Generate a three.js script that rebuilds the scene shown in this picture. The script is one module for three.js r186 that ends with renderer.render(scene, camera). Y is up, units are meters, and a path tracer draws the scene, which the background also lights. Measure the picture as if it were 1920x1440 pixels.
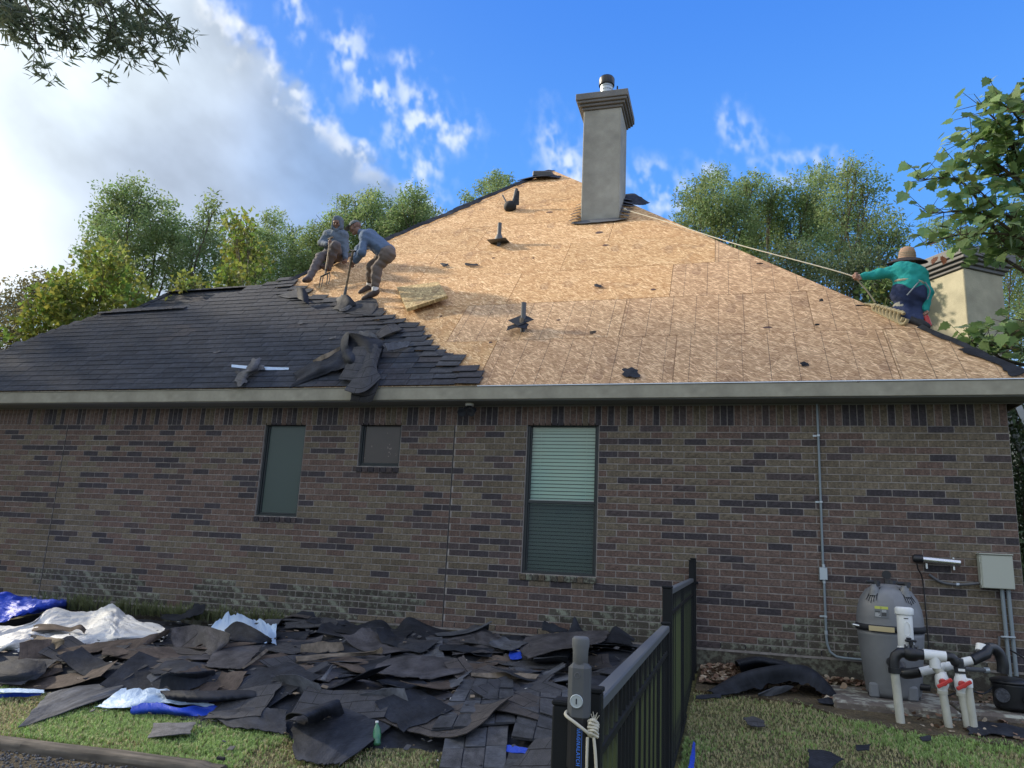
import * as THREE from 'three';
import { mergeGeometries } from 'three/addons/utils/BufferGeometryUtils.js';

// ---------- camera, sky, sun, exposure ----------
const V = (x, y, z) => new THREE.Vector3(x, y, z);
const scene = new THREE.Scene();
const camera = new THREE.PerspectiveCamera(53.535, 4 / 3, 0.05, 900);
const CAM = V(-2.823, 1.141, 8.919);
camera.position.copy(CAM);
camera.rotation.set(THREE.MathUtils.degToRad(12.394), THREE.MathUtils.degToRad(16.111), THREE.MathUtils.degToRad(2.75), 'YXZ');
camera.updateMatrixWorld(true);
const EXPOSURE = 1.75;
const SUN_DIR = V(-1, 0.56, -0.1).normalize();
const sun = new THREE.DirectionalLight(new THREE.Color(1, 0.88, 0.7), 3.5);
sun.position.copy(SUN_DIR).multiplyScalar(60);
sun.castShadow = true; sun.shadow.radius = 5;
sun.shadow.mapSize.set(4096, 4096);
Object.assign(sun.shadow.camera, { left: -30, right: 30, top: 30, bottom: -30, near: 1, far: 160 });
scene.add(sun, sun.target);

// ---------- noise ----------
const hash2 = (x, y) => { let h = Math.imul(x, 374761393) ^ Math.imul(y, 668265263); h = Math.imul(h ^ (h >>> 13), 1274126177); return ((h ^ (h >>> 16)) >>> 0) / 4294967296; };
const sm = (t) => t * t * (3 - 2 * t), lerp = (a, b, t) => a + (b - a) * t, clamp = (x, a = 0, b = 1) => Math.max(a, Math.min(b, x));
const step = (a, b, x) => sm(clamp((x - a) / (b - a)));
function vn(x, y) {
  const ix = Math.floor(x), iy = Math.floor(y), fx = sm(x - ix), fy = sm(y - iy);
  return lerp(lerp(hash2(ix, iy), hash2(ix + 1, iy), fx), lerp(hash2(ix, iy + 1), hash2(ix + 1, iy + 1), fx), fy);
}
function fbm(x, y, o = 4) { let s = 0, a = 0.5, n = 0; for (let i = 0; i < o; i++) { s += a * vn(x, y); n += a; a *= 0.5; x = x * 2.03 + 17.1; y = y * 2.03 + 9.7; } return s / n; }
let seed = 7;
const rnd = () => { seed = (seed + 0x6d2b79f5) | 0; let t = Math.imul(seed ^ (seed >>> 15), 1 | seed); t = (t + Math.imul(t ^ (t >>> 7), 61 | t)) ^ t; return ((t ^ (t >>> 14)) >>> 0) / 4294967296; };
const rr = (a, b) => a + (b - a) * rnd(), pick = (l) => l[Math.floor(rnd() * l.length)];

// ---------- the sky: morning blue, a grey cloud bank on the left towards the sun, wisps ----------
const s2l = (c) => { c /= 255; return c <= 0.04045 ? c / 12.92 : Math.pow((c + 0.055) / 1.055, 2.4); };
const L = (r, g, b) => [s2l(r), s2l(g), s2l(b)];
const mix3 = (a, b, t) => [lerp(a[0], b[0], t), lerp(a[1], b[1], t), lerp(a[2], b[2], t)];
const WISPS = [[-31.2, 34.6, 1.6, 1.1, 0.75], [-28.9, 32.3, 2.2, 1.1, 0.8], [-25.6, 33.4, 1.8, 0.9, 0.7], [-24.2, 31.2, 2.6, 1.0, 1.0], [-21.4, 30.6, 1.8, 1.0, 0.85], [-26.4, 29.6, 1.5, 0.8, 0.55],
  [-23.6, 27.2, 1.4, 1.9, 0.75], [-22.6, 24.6, 1.7, 1.6, 0.7], [-12.4, 28.6, 1.7, 2.4, 0.9], [-4.6, 26.2, 2.8, 2.0, 0.8], [-7.5, 24.4, 2.4, 1.8, 0.7], [2.4, 29.9, 1.0, 1.5, 0.6], [0.6, 27.6, 1.4, 1.0, 0.55], [5.6, 27.2, 2.6, 0.8, 0.5], [-36.6, 36.4, 1.3, 1.6, 0.8], [-44.2, 35, 2, 1.4, 1]];
function skyColor(az, el) {
  const t = clamp(el / 50);
  let c = el < 22 ? mix3(L(206, 226, 250), L(96, 163, 247), step(0, 22, el)) : mix3(L(96, 163, 247), L(70, 134, 230), step(22, 42, el));
  if (el > 42) c = mix3(c, L(46, 104, 205), step(42, 90, el));
  c = mix3(c, L(120, 172, 240), 0.35 * step(-5, -40, az) * (1 - t));
  if (el < -3 || el > 70) { if (el < -3) return mix3(c, L(120, 128, 120), step(-3, -12, el)); return c; }
  const w1 = fbm(az * 0.16 + 3, el * 0.16 + 8, 5) - 0.5, w2 = fbm(az * 0.55 + 31, el * 0.6 + 2, 5) - 0.5;
  // wisps
  let wa = 0;
  if (az > -60 && az < 30) for (const [a, e, sa, se, k] of WISPS) {
    const da = (az - a + w1 * 5 + (el - e) * 0.3) / (sa * 0.95), de = (el - e + w2 * 3.4) / (se * 0.95), q = Math.exp(-(da * da + de * de) * 0.75);
    if (q > 0.02) wa = Math.max(wa, k * q);
  }
  if (wa > 0.02) {
    const grain = fbm(az * 1.5 + el * 0.6, el * 1.05 - az * 0.45 + 70, 6);
    c = mix3(c, L(232, 242, 252), 0.8 * clamp(wa * 1.3 * step(0.38, 0.86, grain + wa * 0.14)));
  }
  // cloud bank: left of a slanting edge
  const e1 = -(az + 23.4 + (el - 23.5) * 1.12) / 1.5, e2 = (36.8 - el - (az + 37) * 0.2) * 0.9 + (az < -47 ? (-47 - az) * 0.9 : 0);
  const d = Math.min(e1, e2) + w1 * 5.5 + w2 * 2.2;
  const a = step(-0.4, 1.9, d + (fbm(az * 1.1, el * 1.1 + 40, 4) - 0.5) * 2);
  if (a > 0) {
    const soft = fbm(az * 0.07 + 5, el * 0.09 + 1, 3) - 0.5;
    let b = mix3(L(142, 171, 213), L(180, 196, 219), step(-30, -41, az + soft * 8));
    b = mix3(b, L(214, 228, 240), step(-39, -54, az + soft * 16 - (el - 22) * 0.3));
    const puff = fbm(az * 0.28 + el * 0.1 + 14, el * 0.34 + 3, 5) - 0.5; b = b.map((q) => q * (1 + 0.5 * puff));
    const rim = (1 - step(0.4, 3.4, d)) * step(24, 29, el);
    b = mix3(b, L(244, 249, 255), 0.85 * rim * step(0.35, 0.6, fbm(az * 0.9, el * 0.9 + 11, 4)));
    const glow = Math.exp(-(((az + 57) / 7.5) ** 2) - (((el - 17) / 4) ** 2));
    b = mix3(b, [1.25, 1.28, 1.3], clamp(glow * 1.1));
    const low = step(16.5, 12.5, el + w1 * 6) * step(-44, -49, az + w1 * 6);
    b = mix3(b, L(166, 212, 246), 0.75 * low * step(0.4, 0.62, fbm(az * 0.5 + 9, el * 0.7, 4)));
    c = mix3(c, b, a);
  }
  return c;
}
{
  const W = 4096, H = 2048, data = new Float32Array(W * H * 4);
  for (let j = 0; j < H; j++) {
    const el = ((j + 0.5) / H - 0.5) * 180;
    const coarse = el < -4 || el > 46;
    for (let i = 0; i < W; i++) {
      const ph = ((i + 0.5) / W - 0.5) * 2 * Math.PI, az = (Math.atan2(Math.cos(ph), -Math.sin(ph)) * 180) / Math.PI, o = (j * W + i) * 4;
      if ((coarse || az < -62 || az > 28) && i % 4) { for (let k = 0; k < 4; k++) data[o + k] = data[o - 4 + k]; continue; }
      let azc = az; if (az < -115) azc = az;
      const c = skyColor(azc < -120 ? -240 - azc : azc, el);
      if (az > 34 || az < -118) { const cl = step(0.42, 0.62, fbm(az * 0.07 + 40, el * 0.12 + 9, 5)) * step(3, 12, el); for (let k = 0; k < 3; k++) c[k] = lerp(c[k], [1.4, 1.42, 1.45][k], 0.88 * cl); } // unseen cumulus added outside the view, extra bright to lift the shade
      { const e2 = (el * Math.PI) / 180, dot = Math.cos(e2) * (Math.cos(ph) * SUN_DIR.x + Math.sin(ph) * SUN_DIR.z) + Math.sin(e2) * SUN_DIR.y, an = (Math.acos(clamp(dot, -1, 1)) * 180) / Math.PI, gl = 4.5 * Math.exp(-((an / 14) ** 2)) + 0.16 * Math.exp(-((an / 30) ** 2)); c[0] += gl; c[1] += gl * 0.97; c[2] += gl * 0.9; }
      for (let k = 0; k < 3; k++) data[o + k] = (c[k] * 1.14) / EXPOSURE; data[o + 3] = 1;
    }
  }
  const t = new THREE.DataTexture(data, W, H, THREE.RGBAFormat, THREE.FloatType);
  t.mapping = THREE.EquirectangularReflectionMapping; t.magFilter = THREE.LinearFilter; t.needsUpdate = true;
  scene.background = t; scene.environment = t;
}

// ---------- pixel <-> place helpers (only used to measure real positions) ----------
const FPX = 1427.36;
const ray = (u, v) => V((u - 960) / FPX, -(v - 720) / FPX, -1).applyQuaternion(camera.quaternion).normalize();
const onPlane = (u, v, n, d) => { const r = ray(u, v); return CAM.clone().addScaledVector(r, (d - n.dot(CAM)) / n.dot(r)); };
const atZ = (u, v, z) => onPlane(u, v, V(0, 0, 1), z);
const atD = (u, v, D) => CAM.clone().addScaledVector(ray(u, v), D);
const groundY = (x, z) => (z < 0 ? 0 : z < 7 ? -0.075 * z : -0.525 - 0.03 * (Math.min(z, 40) - 7));
const gp = (u, v, h = 0) => onPlane(u, v, V(0, 1, 0.075), h);
const PITCH = THREE.MathUtils.degToRad(44.4), CP = Math.cos(PITCH), SP = Math.sin(PITCH), EY = 3.1, EZ = 0.31;
const ROOF_N = V(0, CP, SP);
const roofPoint = (x, s, h = 0) => V(x, EY + s * SP + h * CP, EZ - s * CP + h * SP);
const onRoof = (u, v, h = 0) => onPlane(u, v, ROOF_N, ROOF_N.dot(V(0, EY, EZ)) + h);
const roofXS = (u, v) => { const p = onRoof(u, v); return [p.x, (EZ - p.z) / CP]; };

// ---------- geometry helpers ----------
function clean(g) { const n = g.index ? g.toNonIndexed() : g.clone(); for (const k of Object.keys(n.attributes)) if (!['position', 'normal', 'uv'].includes(k)) n.deleteAttribute(k); if (!n.attributes.uv) n.setAttribute('uv', new THREE.BufferAttribute(new Float32Array(n.attributes.position.count * 2), 2)); if (!n.attributes.normal) n.computeVertexNormals(); n.morphAttributes = {}; return n; }
const merge = (l) => (l.length === 1 ? clean(l[0]) : mergeGeometries(l.map(clean)));
function boxUV(g, k = 1, ou = 0, ov = 0) {
  const p = g.attributes.position, n = g.attributes.normal, uv = new Float32Array(p.count * 2);
  for (let i = 0; i < p.count; i++) {
    const ax = Math.abs(n.getX(i)), ay = Math.abs(n.getY(i)), az = Math.abs(n.getZ(i));
    const [a, b] = ax > ay && ax > az ? [p.getZ(i), p.getY(i)] : ay > az ? [p.getX(i), p.getZ(i)] : [p.getX(i), p.getY(i)];
    uv[i * 2] = a * k + ou; uv[i * 2 + 1] = b * k + ov;
  }
  g.setAttribute('uv', new THREE.BufferAttribute(uv, 2)); return g;
}
function bevelBox(w, h, d, b = 0.004) {
  const P = [], id = {};
  for (const x of [-1, 1]) for (const y of [-1, 1]) for (const z of [-1, 1]) {
    id[[x, y, z, 0]] = P.push([x * w / 2, y * (h / 2 - b), z * (d / 2 - b)]) - 1;
    id[[x, y, z, 1]] = P.push([x * (w / 2 - b), y * h / 2, z * (d / 2 - b)]) - 1;
    id[[x, y, z, 2]] = P.push([x * (w / 2 - b), y * (h / 2 - b), z * d / 2]) - 1;
  }
  const out = [];
  const tri = (a, bb, c) => {
    const A = V(...P[a]), B = V(...P[bb]), C = V(...P[c]), n = B.clone().sub(A).cross(C.clone().sub(A));
    if (n.dot(A.clone().add(B).add(C)) < 0) [B, C].reverse(), out.push(...P[a], ...P[c], ...P[bb]); else out.push(...P[a], ...P[bb], ...P[c]);
  };
  const quad = (a, b2, c, e) => { tri(a, b2, c); tri(a, c, e); };
  for (const s of [-1, 1]) {
    quad(id[[s, -1, -1, 0]], id[[s, 1, -1, 0]], id[[s, 1, 1, 0]], id[[s, -1, 1, 0]]);
    quad(id[[-1, s, -1, 1]], id[[1, s, -1, 1]], id[[1, s, 1, 1]], id[[-1, s, 1, 1]]);
    quad(id[[-1, -1, s, 2]], id[[1, -1, s, 2]], id[[1, 1, s, 2]], id[[-1, 1, s, 2]]);
    for (const t of [-1, 1]) {
      quad(id[[s, t, -1, 0]], id[[s, t, 1, 0]], id[[s, t, 1, 1]], id[[s, t, -1, 1]]);
      quad(id[[s, -1, t, 0]], id[[s, 1, t, 0]], id[[s, 1, t, 2]], id[[s, -1, t, 2]]);
      quad(id[[-1, s, t, 1]], id[[1, s, t, 1]], id[[1, s, t, 2]], id[[-1, s, t, 2]]);
      for (const q of [-1, 1]) tri(id[[s, t, q, 0]], id[[s, t, q, 1]], id[[s, t, q, 2]]);
    }
  }
  const g = new THREE.BufferGeometry(); g.setAttribute('position', new THREE.Float32BufferAttribute(out, 3)); g.computeVertexNormals();
  return boxUV(g);
}
const bx = (w, h, d, x = 0, y = 0, z = 0, b = 0.004) => bevelBox(w, h, d, Math.min(b, w * 0.3, h * 0.3, d * 0.3)).translate(x, y, z);
const mat4 = (o, x, y, z) => new THREE.Matrix4().makeBasis(x, y, z).setPosition(o);
function frameOf(dir) { const z = dir.clone().normalize(), x = Math.abs(z.y) > 0.95 ? V(1, 0, 0) : V(0, 1, 0).cross(z).normalize(), y = z.clone().cross(x).normalize(); return [x.copy(y).cross(z).normalize(), y, z]; }
function tube(pts, r0, r1 = r0, seg = 8, caps = true) {
  const pos = [], uv = [], idx = [], n = pts.length; let len = 0, X = null;
  for (let i = 0; i < n; i++) {
    const t = pts[Math.min(i + 1, n - 1)].clone().sub(pts[Math.max(i - 1, 0)]).normalize();
    if (i) len += pts[i].distanceTo(pts[i - 1]);
    if (!X) X = frameOf(t)[0]; X = X.clone().addScaledVector(t, -X.dot(t)).normalize();
    const Y = t.clone().cross(X), r = Array.isArray(r0) ? r0[i] : lerp(r0, r1, i / (n - 1));
    for (let k = 0; k <= seg; k++) { const a = (k / seg) * 2 * Math.PI; const p = pts[i].clone().addScaledVector(X, Math.cos(a) * r).addScaledVector(Y, Math.sin(a) * r); pos.push(p.x, p.y, p.z); uv.push((k / seg) * 6.283 * r, len); }
  }
  for (let i = 0; i < n - 1; i++) for (let k = 0; k < seg; k++) { const a = i * (seg + 1) + k, b = a + seg + 1; idx.push(a, a + 1, b, b, a + 1, b + 1); }
  const g = new THREE.BufferGeometry(); g.setAttribute('position', new THREE.Float32BufferAttribute(pos, 3)); g.setAttribute('uv', new THREE.Float32BufferAttribute(uv, 2)); g.setIndex(idx); g.computeVertexNormals();
  if (!caps) return clean(g);
  const out = [clean(g)];
  for (const [i, s] of [[0, -1], [n - 1, 1]]) {
    const q = [], t = pts[Math.min(i + 1, n - 1)].clone().sub(pts[Math.max(i - 1, 0)]).normalize().multiplyScalar(s);
    for (let k = 0; k < seg; k++) { const a = (i * (seg + 1) + k) * 3, b = a + 3; q.push(pts[i].x, pts[i].y, pts[i].z, ...(s > 0 ? [...pos.slice(a, a + 3), ...pos.slice(b, b + 3)] : [...pos.slice(b, b + 3), ...pos.slice(a, a + 3)])); }
    const c = new THREE.BufferGeometry(); c.setAttribute('position', new THREE.Float32BufferAttribute(q, 3)); c.computeVertexNormals(); out.push(clean(c));
  }
  return mergeGeometries(out);
}
function curve(pts, n = 24) { return new THREE.CatmullRomCurve3(pts, false, 'centripetal').getPoints(n); }
// polygon (list of 3D points lying on a plane) extruded along its normal by t, downwards
function slab(poly, normal, t, uAxis, vAxis, ou = 0, ov = 0) {
  const n2 = poly.map((p) => new THREE.Vector2(p.dot(uAxis), p.dot(vAxis)));
  const tris = THREE.ShapeUtils.triangulateShape(n2, []), pos = [], uv = [];
  const put = (p, a) => { pos.push(p.x, p.y, p.z); uv.push(a.x + ou, a.y + ov); };
  const dn = normal.clone().multiplyScalar(-t), low = poly.map((p) => p.clone().add(dn));
  for (const [a, b, c] of tris) {
    const cr = poly[b].clone().sub(poly[a]).cross(poly[c].clone().sub(poly[a])).dot(normal) > 0, [x, y, z] = cr ? [a, b, c] : [a, c, b];
    put(poly[x], n2[x]); put(poly[y], n2[y]); put(poly[z], n2[z]); put(low[x], n2[x]); put(low[z], n2[z]); put(low[y], n2[y]);
  }
  const area = THREE.ShapeUtils.area(n2) * (uAxis.clone().cross(vAxis).dot(normal) > 0 ? 1 : -1);
  for (let i = 0; i < poly.length; i++) {
    let a = i, b = (i + 1) % poly.length; if (area < 0) [a, b] = [b, a];
    put(low[a], n2[a]); put(low[b], n2[b]); put(poly[b], n2[b]); put(low[a], n2[a]); put(poly[b], n2[b]); put(poly[a], n2[a]);
  }
  const g = new THREE.BufferGeometry(); g.setAttribute('position', new THREE.Float32BufferAttribute(pos, 3)); g.setAttribute('uv', new THREE.Float32BufferAttribute(uv, 2)); g.computeVertexNormals(); return g;
}
function clipPoly(P, fn) { // keep fn >= 0 ; P list of [x, s]
  const out = [];
  for (let i = 0; i < P.length; i++) { const a = P[i], b = P[(i + 1) % P.length], fa = fn(a), fb = fn(b); if (fa >= 0) out.push(a); if (fa * fb < 0) { const t = fa / (fa - fb); out.push([lerp(a[0], b[0], t), lerp(a[1], b[1], t)]); } }
  return out;
}
// a bent sheet with thickness through a net of control points (rows of Vector3); edges torn by noise
function sheet(net, { nu = 14, nv = 14, t = 0.006, tear = 0.02, wave = 0.012, sd = 1, uvk = 1, wf = 4 } = {}) {
  const R = net.length, K = net[0].length, cr = (a, b, c, d, x) => 0.5 * (2 * b + (c - a) * x + (2 * a - 5 * b + 4 * c - d) * x * x + (3 * b - a - 3 * c + d) * x * x * x);
  const get = (i, j) => net[clamp(i, 0, R - 1)][clamp(j, 0, K - 1)];
  const at = (u, v) => {
    const fu = clamp(u, -0.02, 1.02) * (K - 1), fv = clamp(v, -0.02, 1.02) * (R - 1), j = Math.min(K - 2, Math.max(0, Math.floor(fu))), i = Math.min(R - 2, Math.max(0, Math.floor(fv))), q = [];
    for (let a = -1; a < 3; a++) { const r = [-1, 0, 1, 2].map((b) => { // mirrored end points
        const ii = i + a, jj = j + b, p = get(ii, jj).clone(); if (ii < 0) p.multiplyScalar(2).sub(get(1, jj)); if (ii > R - 1) p.multiplyScalar(2).sub(get(R - 2, jj)); if (jj < 0) p.multiplyScalar(2).sub(get(ii, 1)); if (jj > K - 1) p.multiplyScalar(2).sub(get(ii, K - 2)); return p; });
      q.push(V(...['x', 'y', 'z'].map((k) => cr(r[0][k], r[1][k], r[2][k], r[3][k], fu - j)))); }
    return V(...['x', 'y', 'z'].map((k) => cr(q[0][k], q[1][k], q[2][k], q[3][k], fv - i)));
  };
  const A = get(0, 0), lu = A.distanceTo(get(0, K - 1)), lv = A.distanceTo(get(R - 1, 0)), pts = [], uvs = [];
  const jag = (x, o) => tear * (fbm(x * 5 + sd * 13.7, o + sd * 3.1, 4) * 2 - 0.6);
  for (let b = 0; b <= nv; b++) for (let a = 0; a <= nu; a++) {
    let u = a / nu, v = b / nv;
    const u0 = jag(v * lv * 3, 1) / Math.max(lu, 0.15), u1 = 1 - jag(v * lv * 3, 5) / Math.max(lu, 0.15), v0 = jag(u * lu * 3, 9) / Math.max(lv, 0.15), v1 = 1 - jag(u * lu * 3, 14) / Math.max(lv, 0.15);
    u = lerp(u0, u1, u); v = lerp(v0, v1, v);
    const p = at(u, v); p.y += wave * (fbm(u * lu * wf + sd * 5, v * lv * wf + sd, 3) - 0.5) * 2;
    pts.push(p); uvs.push(u * lu * uvk + sd * 0.37, v * lv * uvk + sd * 0.21);
  }
  const W = nu + 1, nrm = pts.map((p, i) => { const a = i % W, b = Math.floor(i / W), L1 = pts[b * W + Math.max(a - 1, 0)], R1 = pts[b * W + Math.min(a + 1, nu)], U1 = pts[Math.max(b - 1, 0) * W + a], D1 = pts[Math.min(b + 1, nv) * W + a]; return R1.clone().sub(L1).cross(D1.clone().sub(U1)).normalize(); });
  const low = pts.map((p, i) => p.clone().addScaledVector(nrm[i], -t)), pos = [], uv = [], idx = [], top = 0, bot = pts.length;
  for (const l of [pts, low]) l.forEach((p, i) => { pos.push(p.x, p.y, p.z); uv.push(uvs[i * 2], uvs[i * 2 + 1]); });
  for (let b = 0; b < nv; b++) for (let a = 0; a < nu; a++) { const i = b * W + a; idx.push(i, i + 1, i + W, i + 1, i + W + 1, i + W, bot + i, bot + i + W, bot + i + 1, bot + i + 1, bot + i + W, bot + i + W + 1); }
  const g = new THREE.BufferGeometry(); g.setAttribute('position', new THREE.Float32BufferAttribute(pos, 3)); g.setAttribute('uv', new THREE.Float32BufferAttribute(uv, 2)); g.setIndex(idx); g.computeVertexNormals();
  const rim = [], edge = [];
  for (let a = 0; a < nu; a++) edge.push([a + 1, a], [nv * W + a, nv * W + a + 1]); for (let b = 0; b < nv; b++) edge.push([b * W, (b + 1) * W], [(b + 1) * W + nu, b * W + nu]);
  for (const [i, j] of edge) for (const q of [pts[i], pts[j], low[j], pts[i], low[j], low[i]]) rim.push(q.x, q.y, q.z);
  const e = new THREE.BufferGeometry(); e.setAttribute('position', new THREE.Float32BufferAttribute(rim, 3)); e.computeVertexNormals();
  return merge([g, e]);
}

// ---------- object helpers ----------
const used = new Map();
const numbered = (n) => { const k = used.get(n) || 0; used.set(n, k + 1); return k ? `${n}_${String(k).padStart(3, '0')}` : n; };
function tag(o, label, category, group, kind) { if (label) o.userData.label = label; if (category) o.userData.category = category; if (group) o.userData.group = group; if (kind) o.userData.kind = kind; return o; }
function thing(name, label, category, group, pos) { const o = new THREE.Group(); o.name = numbered(name); scene.add(o); if (pos) o.position.copy(pos); return tag(o, label, category, group); }
function part(name, g, m, parent, label) { const o = new THREE.Mesh(Array.isArray(g) ? merge(g) : g, m); o.name = name; o.castShadow = o.receiveShadow = true; parent.add(o); if (label) o.userData.label = label; return o; }
function solo(name, g, m, label, category, group) { const o = part(numbered(name), g, m, scene); return tag(o, label, category, group); }
function struct(name, g, m) { const o = part(name, g, m, scene); o.userData.kind = 'structure'; return o; }
function instanced(name, g, m, list, parent, colors) { const o = new THREE.InstancedMesh(g, m, list.length); o.name = name; list.forEach((x, i) => o.setMatrixAt(i, x)); if (colors) colors.forEach((c, i) => o.setColorAt(i, c)); o.castShadow = o.receiveShadow = true; parent.add(o); o.userData.kind = 'stuff'; return o; }
// ---------- textures and materials ----------
function tex(w, h, fn, srgb = true, rep = 1) {
  const d = new Uint8Array(w * h * 4);
  for (let y = 0; y < h; y++) for (let x = 0; x < w; x++) { const c = fn(x / w, y / h, x, y), o = (y * w + x) * 4; if (typeof c === 'number') d[o] = d[o + 1] = d[o + 2] = clamp(c) * 255; else for (let k = 0; k < 3; k++) d[o + k] = clamp(c[k]) * 255; d[o + 3] = 255; }
  const t = new THREE.DataTexture(d, w, h); t.wrapS = t.wrapT = THREE.RepeatWrapping; t.magFilter = THREE.LinearFilter; t.minFilter = THREE.LinearMipmapLinearFilter; t.repeat.set(rep, rep); if (srgb) t.colorSpace = THREE.SRGBColorSpace; t.needsUpdate = true; return t;
}
// tiling fbm: noise that wraps after n cells
function tvn(x, y, n, s = 0) { const ix = Math.floor(x), iy = Math.floor(y), fx = sm(x - ix), fy = sm(y - iy), m = (a) => ((a % n) + n) % n, h = (a, b) => hash2(m(a) + s * 131, m(b) + s * 57); return lerp(lerp(h(ix, iy), h(ix + 1, iy), fx), lerp(h(ix, iy + 1), h(ix + 1, iy + 1), fx), fy); }
function tf(u, v, n, o = 4, s = 0) { let a = 0.5, r = 0, q = 0; for (let i = 0; i < o; i++) { r += a * tvn(u * n, v * n, n, s + i); q += a; a *= 0.55; n *= 2; } return r / q; }
const rgb = (r, g, b) => new THREE.Color().setRGB(r, g, b);
const std = (color, roughness = 0.85, o = {}) => new THREE.MeshStandardMaterial({ color, roughness, ...o });
const grainBump = tex(256, 256, (u, v) => tf(u, v, 48, 3, 3), false);
const rep = (t, k, k2 = k) => { const c = t.clone(); c.repeat.set(k, k2); c.needsUpdate = true; return c; };
const M = {};
// brick: grainy clay, streaked and pitted
const brickMap = tex(512, 512, (u, v) => { const n = tf(u, v, 24, 5, 1), s = tvn(u * 6, v * 90, 6 * 15, 9), p = tf(u, v, 64, 2, 4); const k = 0.62 + 0.5 * n + 0.14 * (s - 0.5) - (p > 0.72 ? 0.2 : 0); return [k, k * 0.99, k * 0.98]; });
const brickBump = tex(512, 512, (u, v) => tf(u, v, 40, 4, 2) - (tf(u, v, 64, 2, 4) > 0.7 ? 0.4 : 0), false);
const brickMat = (c) => std(c, 0.9, { map: rep(brickMap, 2.2), bumpMap: rep(brickBump, 2.2), bumpScale: 0.003 });
const stainMap = tex(512, 512, (u, v) => { const n = tf(u, v, 10, 5, 11), m = tf(u, v, 40, 4, 12), a = step(0.42, 0.62, n * 0.6 + m * 0.4); return mix3([0.58, 0.54, 0.52], [0.98, 1.0, 0.95], a * (0.6 + 0.4 * n)); });
M.brickRed = brickMat(rgb(0.17, 0.115, 0.094)); M.brickRed2 = brickMat(rgb(0.196, 0.138, 0.114)); M.brickOlive = brickMat(rgb(0.17, 0.138, 0.096)); M.brickOlive2 = brickMat(rgb(0.196, 0.162, 0.115)); M.brickDark = brickMat(rgb(0.062, 0.054, 0.062)); M.brickDark2 = brickMat(rgb(0.095, 0.074, 0.074));
M.brickAny = brickMat(rgb(1, 1, 1));
M.brickStain = std(rgb(0.225, 0.23, 0.195), 0.95, { map: rep(stainMap, 1.6), bumpMap: rep(brickBump, 2.2), bumpScale: 0.003 });
M.mortar = std(rgb(0.33, 0.3, 0.275), 0.95, { map: rep(tex(256, 256, (u, v) => 0.72 + 0.35 * tf(u, v, 16, 4, 21)), 1.3), bumpMap: rep(grainBump, 4), bumpScale: 0.002 });
M.foundation = std(rgb(0.17, 0.17, 0.14), 0.95, { map: rep(stainMap, 0.8), bumpMap: rep(grainBump, 3), bumpScale: 0.004 });
M.joint = std(rgb(0.02, 0.02, 0.022), 0.9);
// oriented strand board
function osbTexture(base, light, dark, sd, lines) {
  const W = 2048, H = 1024, c = document.createElement('canvas'); c.width = W; c.height = H; const x = c.getContext('2d'); seed = sd;
  x.fillStyle = `rgb(${base})`; x.fillRect(0, 0, W, H);
  const strand = (px, py, len, wid, ang, col) => { for (const ox of [-W, 0, W]) for (const oy of [-H, 0, H]) { if (px + ox < -200 || px + ox > W + 200 || py + oy < -200 || py + oy > H + 200) continue; x.save(); x.translate(px + ox, py + oy); x.rotate(ang); x.fillStyle = col; x.beginPath(); x.moveTo(-len / 2, -wid * 0.3); x.lineTo(-len * 0.3, -wid / 2); x.lineTo(len * 0.45, -wid * 0.45); x.lineTo(len / 2, wid * 0.2); x.lineTo(len * 0.2, wid / 2); x.lineTo(-len * 0.42, wid * 0.4); x.closePath(); x.fill(); x.restore(); } };
  for (let i = 0; i < 13000; i++) {
    const m = mix3(base, rnd() < 0.5 ? light : dark, rr(0, 0.75));
    strand(rnd() * W, rnd() * H, rr(40, 110), rr(7, 20), (rnd() < 0.75 ? rr(-0.55, 0.55) : rr(0, 3.14)), `rgba(${m.map((q) => Math.round(q))},${rr(0.55, 0.95)})`);
  }
  for (let i = 0; i < 2600; i++) strand(rnd() * W, rnd() * H, rr(34, 92), rr(7, 15), rnd() < 0.7 ? rr(0.3, 1.15) : rr(-1.2, 1.2), `rgba(${(i % 5 < 2 ? dark.map((q) => q - 16) : light.map((q) => q + 34)).map(Math.round)},${rr(0.25, 0.85)})`);
  for (let i = 0; i < 14; i++) { x.fillStyle = `rgba(70,45,35,${rr(0.04, 0.14)})`; x.beginPath(); x.ellipse(rnd() * W, rnd() * H, rr(40, 190), rr(20, 90), rr(0, 3), 0, 7); x.fill(); }
  if (lines) for (let i = 0; i < 8; i++) { x.fillStyle = `rgba(48,38,34,${rr(0.3, 0.55)})`; const px = (i + 0.3) * W / 8 + rr(-12, 12); for (let y = 0; y < H; y += 8) x.fillRect(px + rr(-1, 1), y, rr(4, 9), 8); }
  if (lines) for (let i = 0; i < 4; i++) { x.fillStyle = `rgba(60,45,38,${rr(0.12, 0.25)})`; x.fillRect(0, (i + 0.5) * H / 4 + rr(-8, 8), W, rr(2, 4)); }
  const t = new THREE.CanvasTexture(c); t.colorSpace = THREE.SRGBColorSpace; t.wrapS = t.wrapT = THREE.RepeatWrapping; t.repeat.set(1 / 2.4, 1 / 1.2); return t;
}
const osbBump = tex(512, 512, (u, v) => tvn(u * 14, v * 60, 14 * 20, 31) * 0.6 + tf(u, v, 30, 3, 32) * 0.4, false);
const osb = (t, c = 0xffffff) => std(c, 0.88, { map: t, bumpMap: rep(osbBump, 1), bumpScale: 0.0008 });
const osbA = osbTexture([201, 160, 112], [225, 191, 145], [178, 137, 93], 11, false), osbB = osbTexture([183, 152, 119], [206, 178, 143], [160, 130, 100], 12, true);
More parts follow.
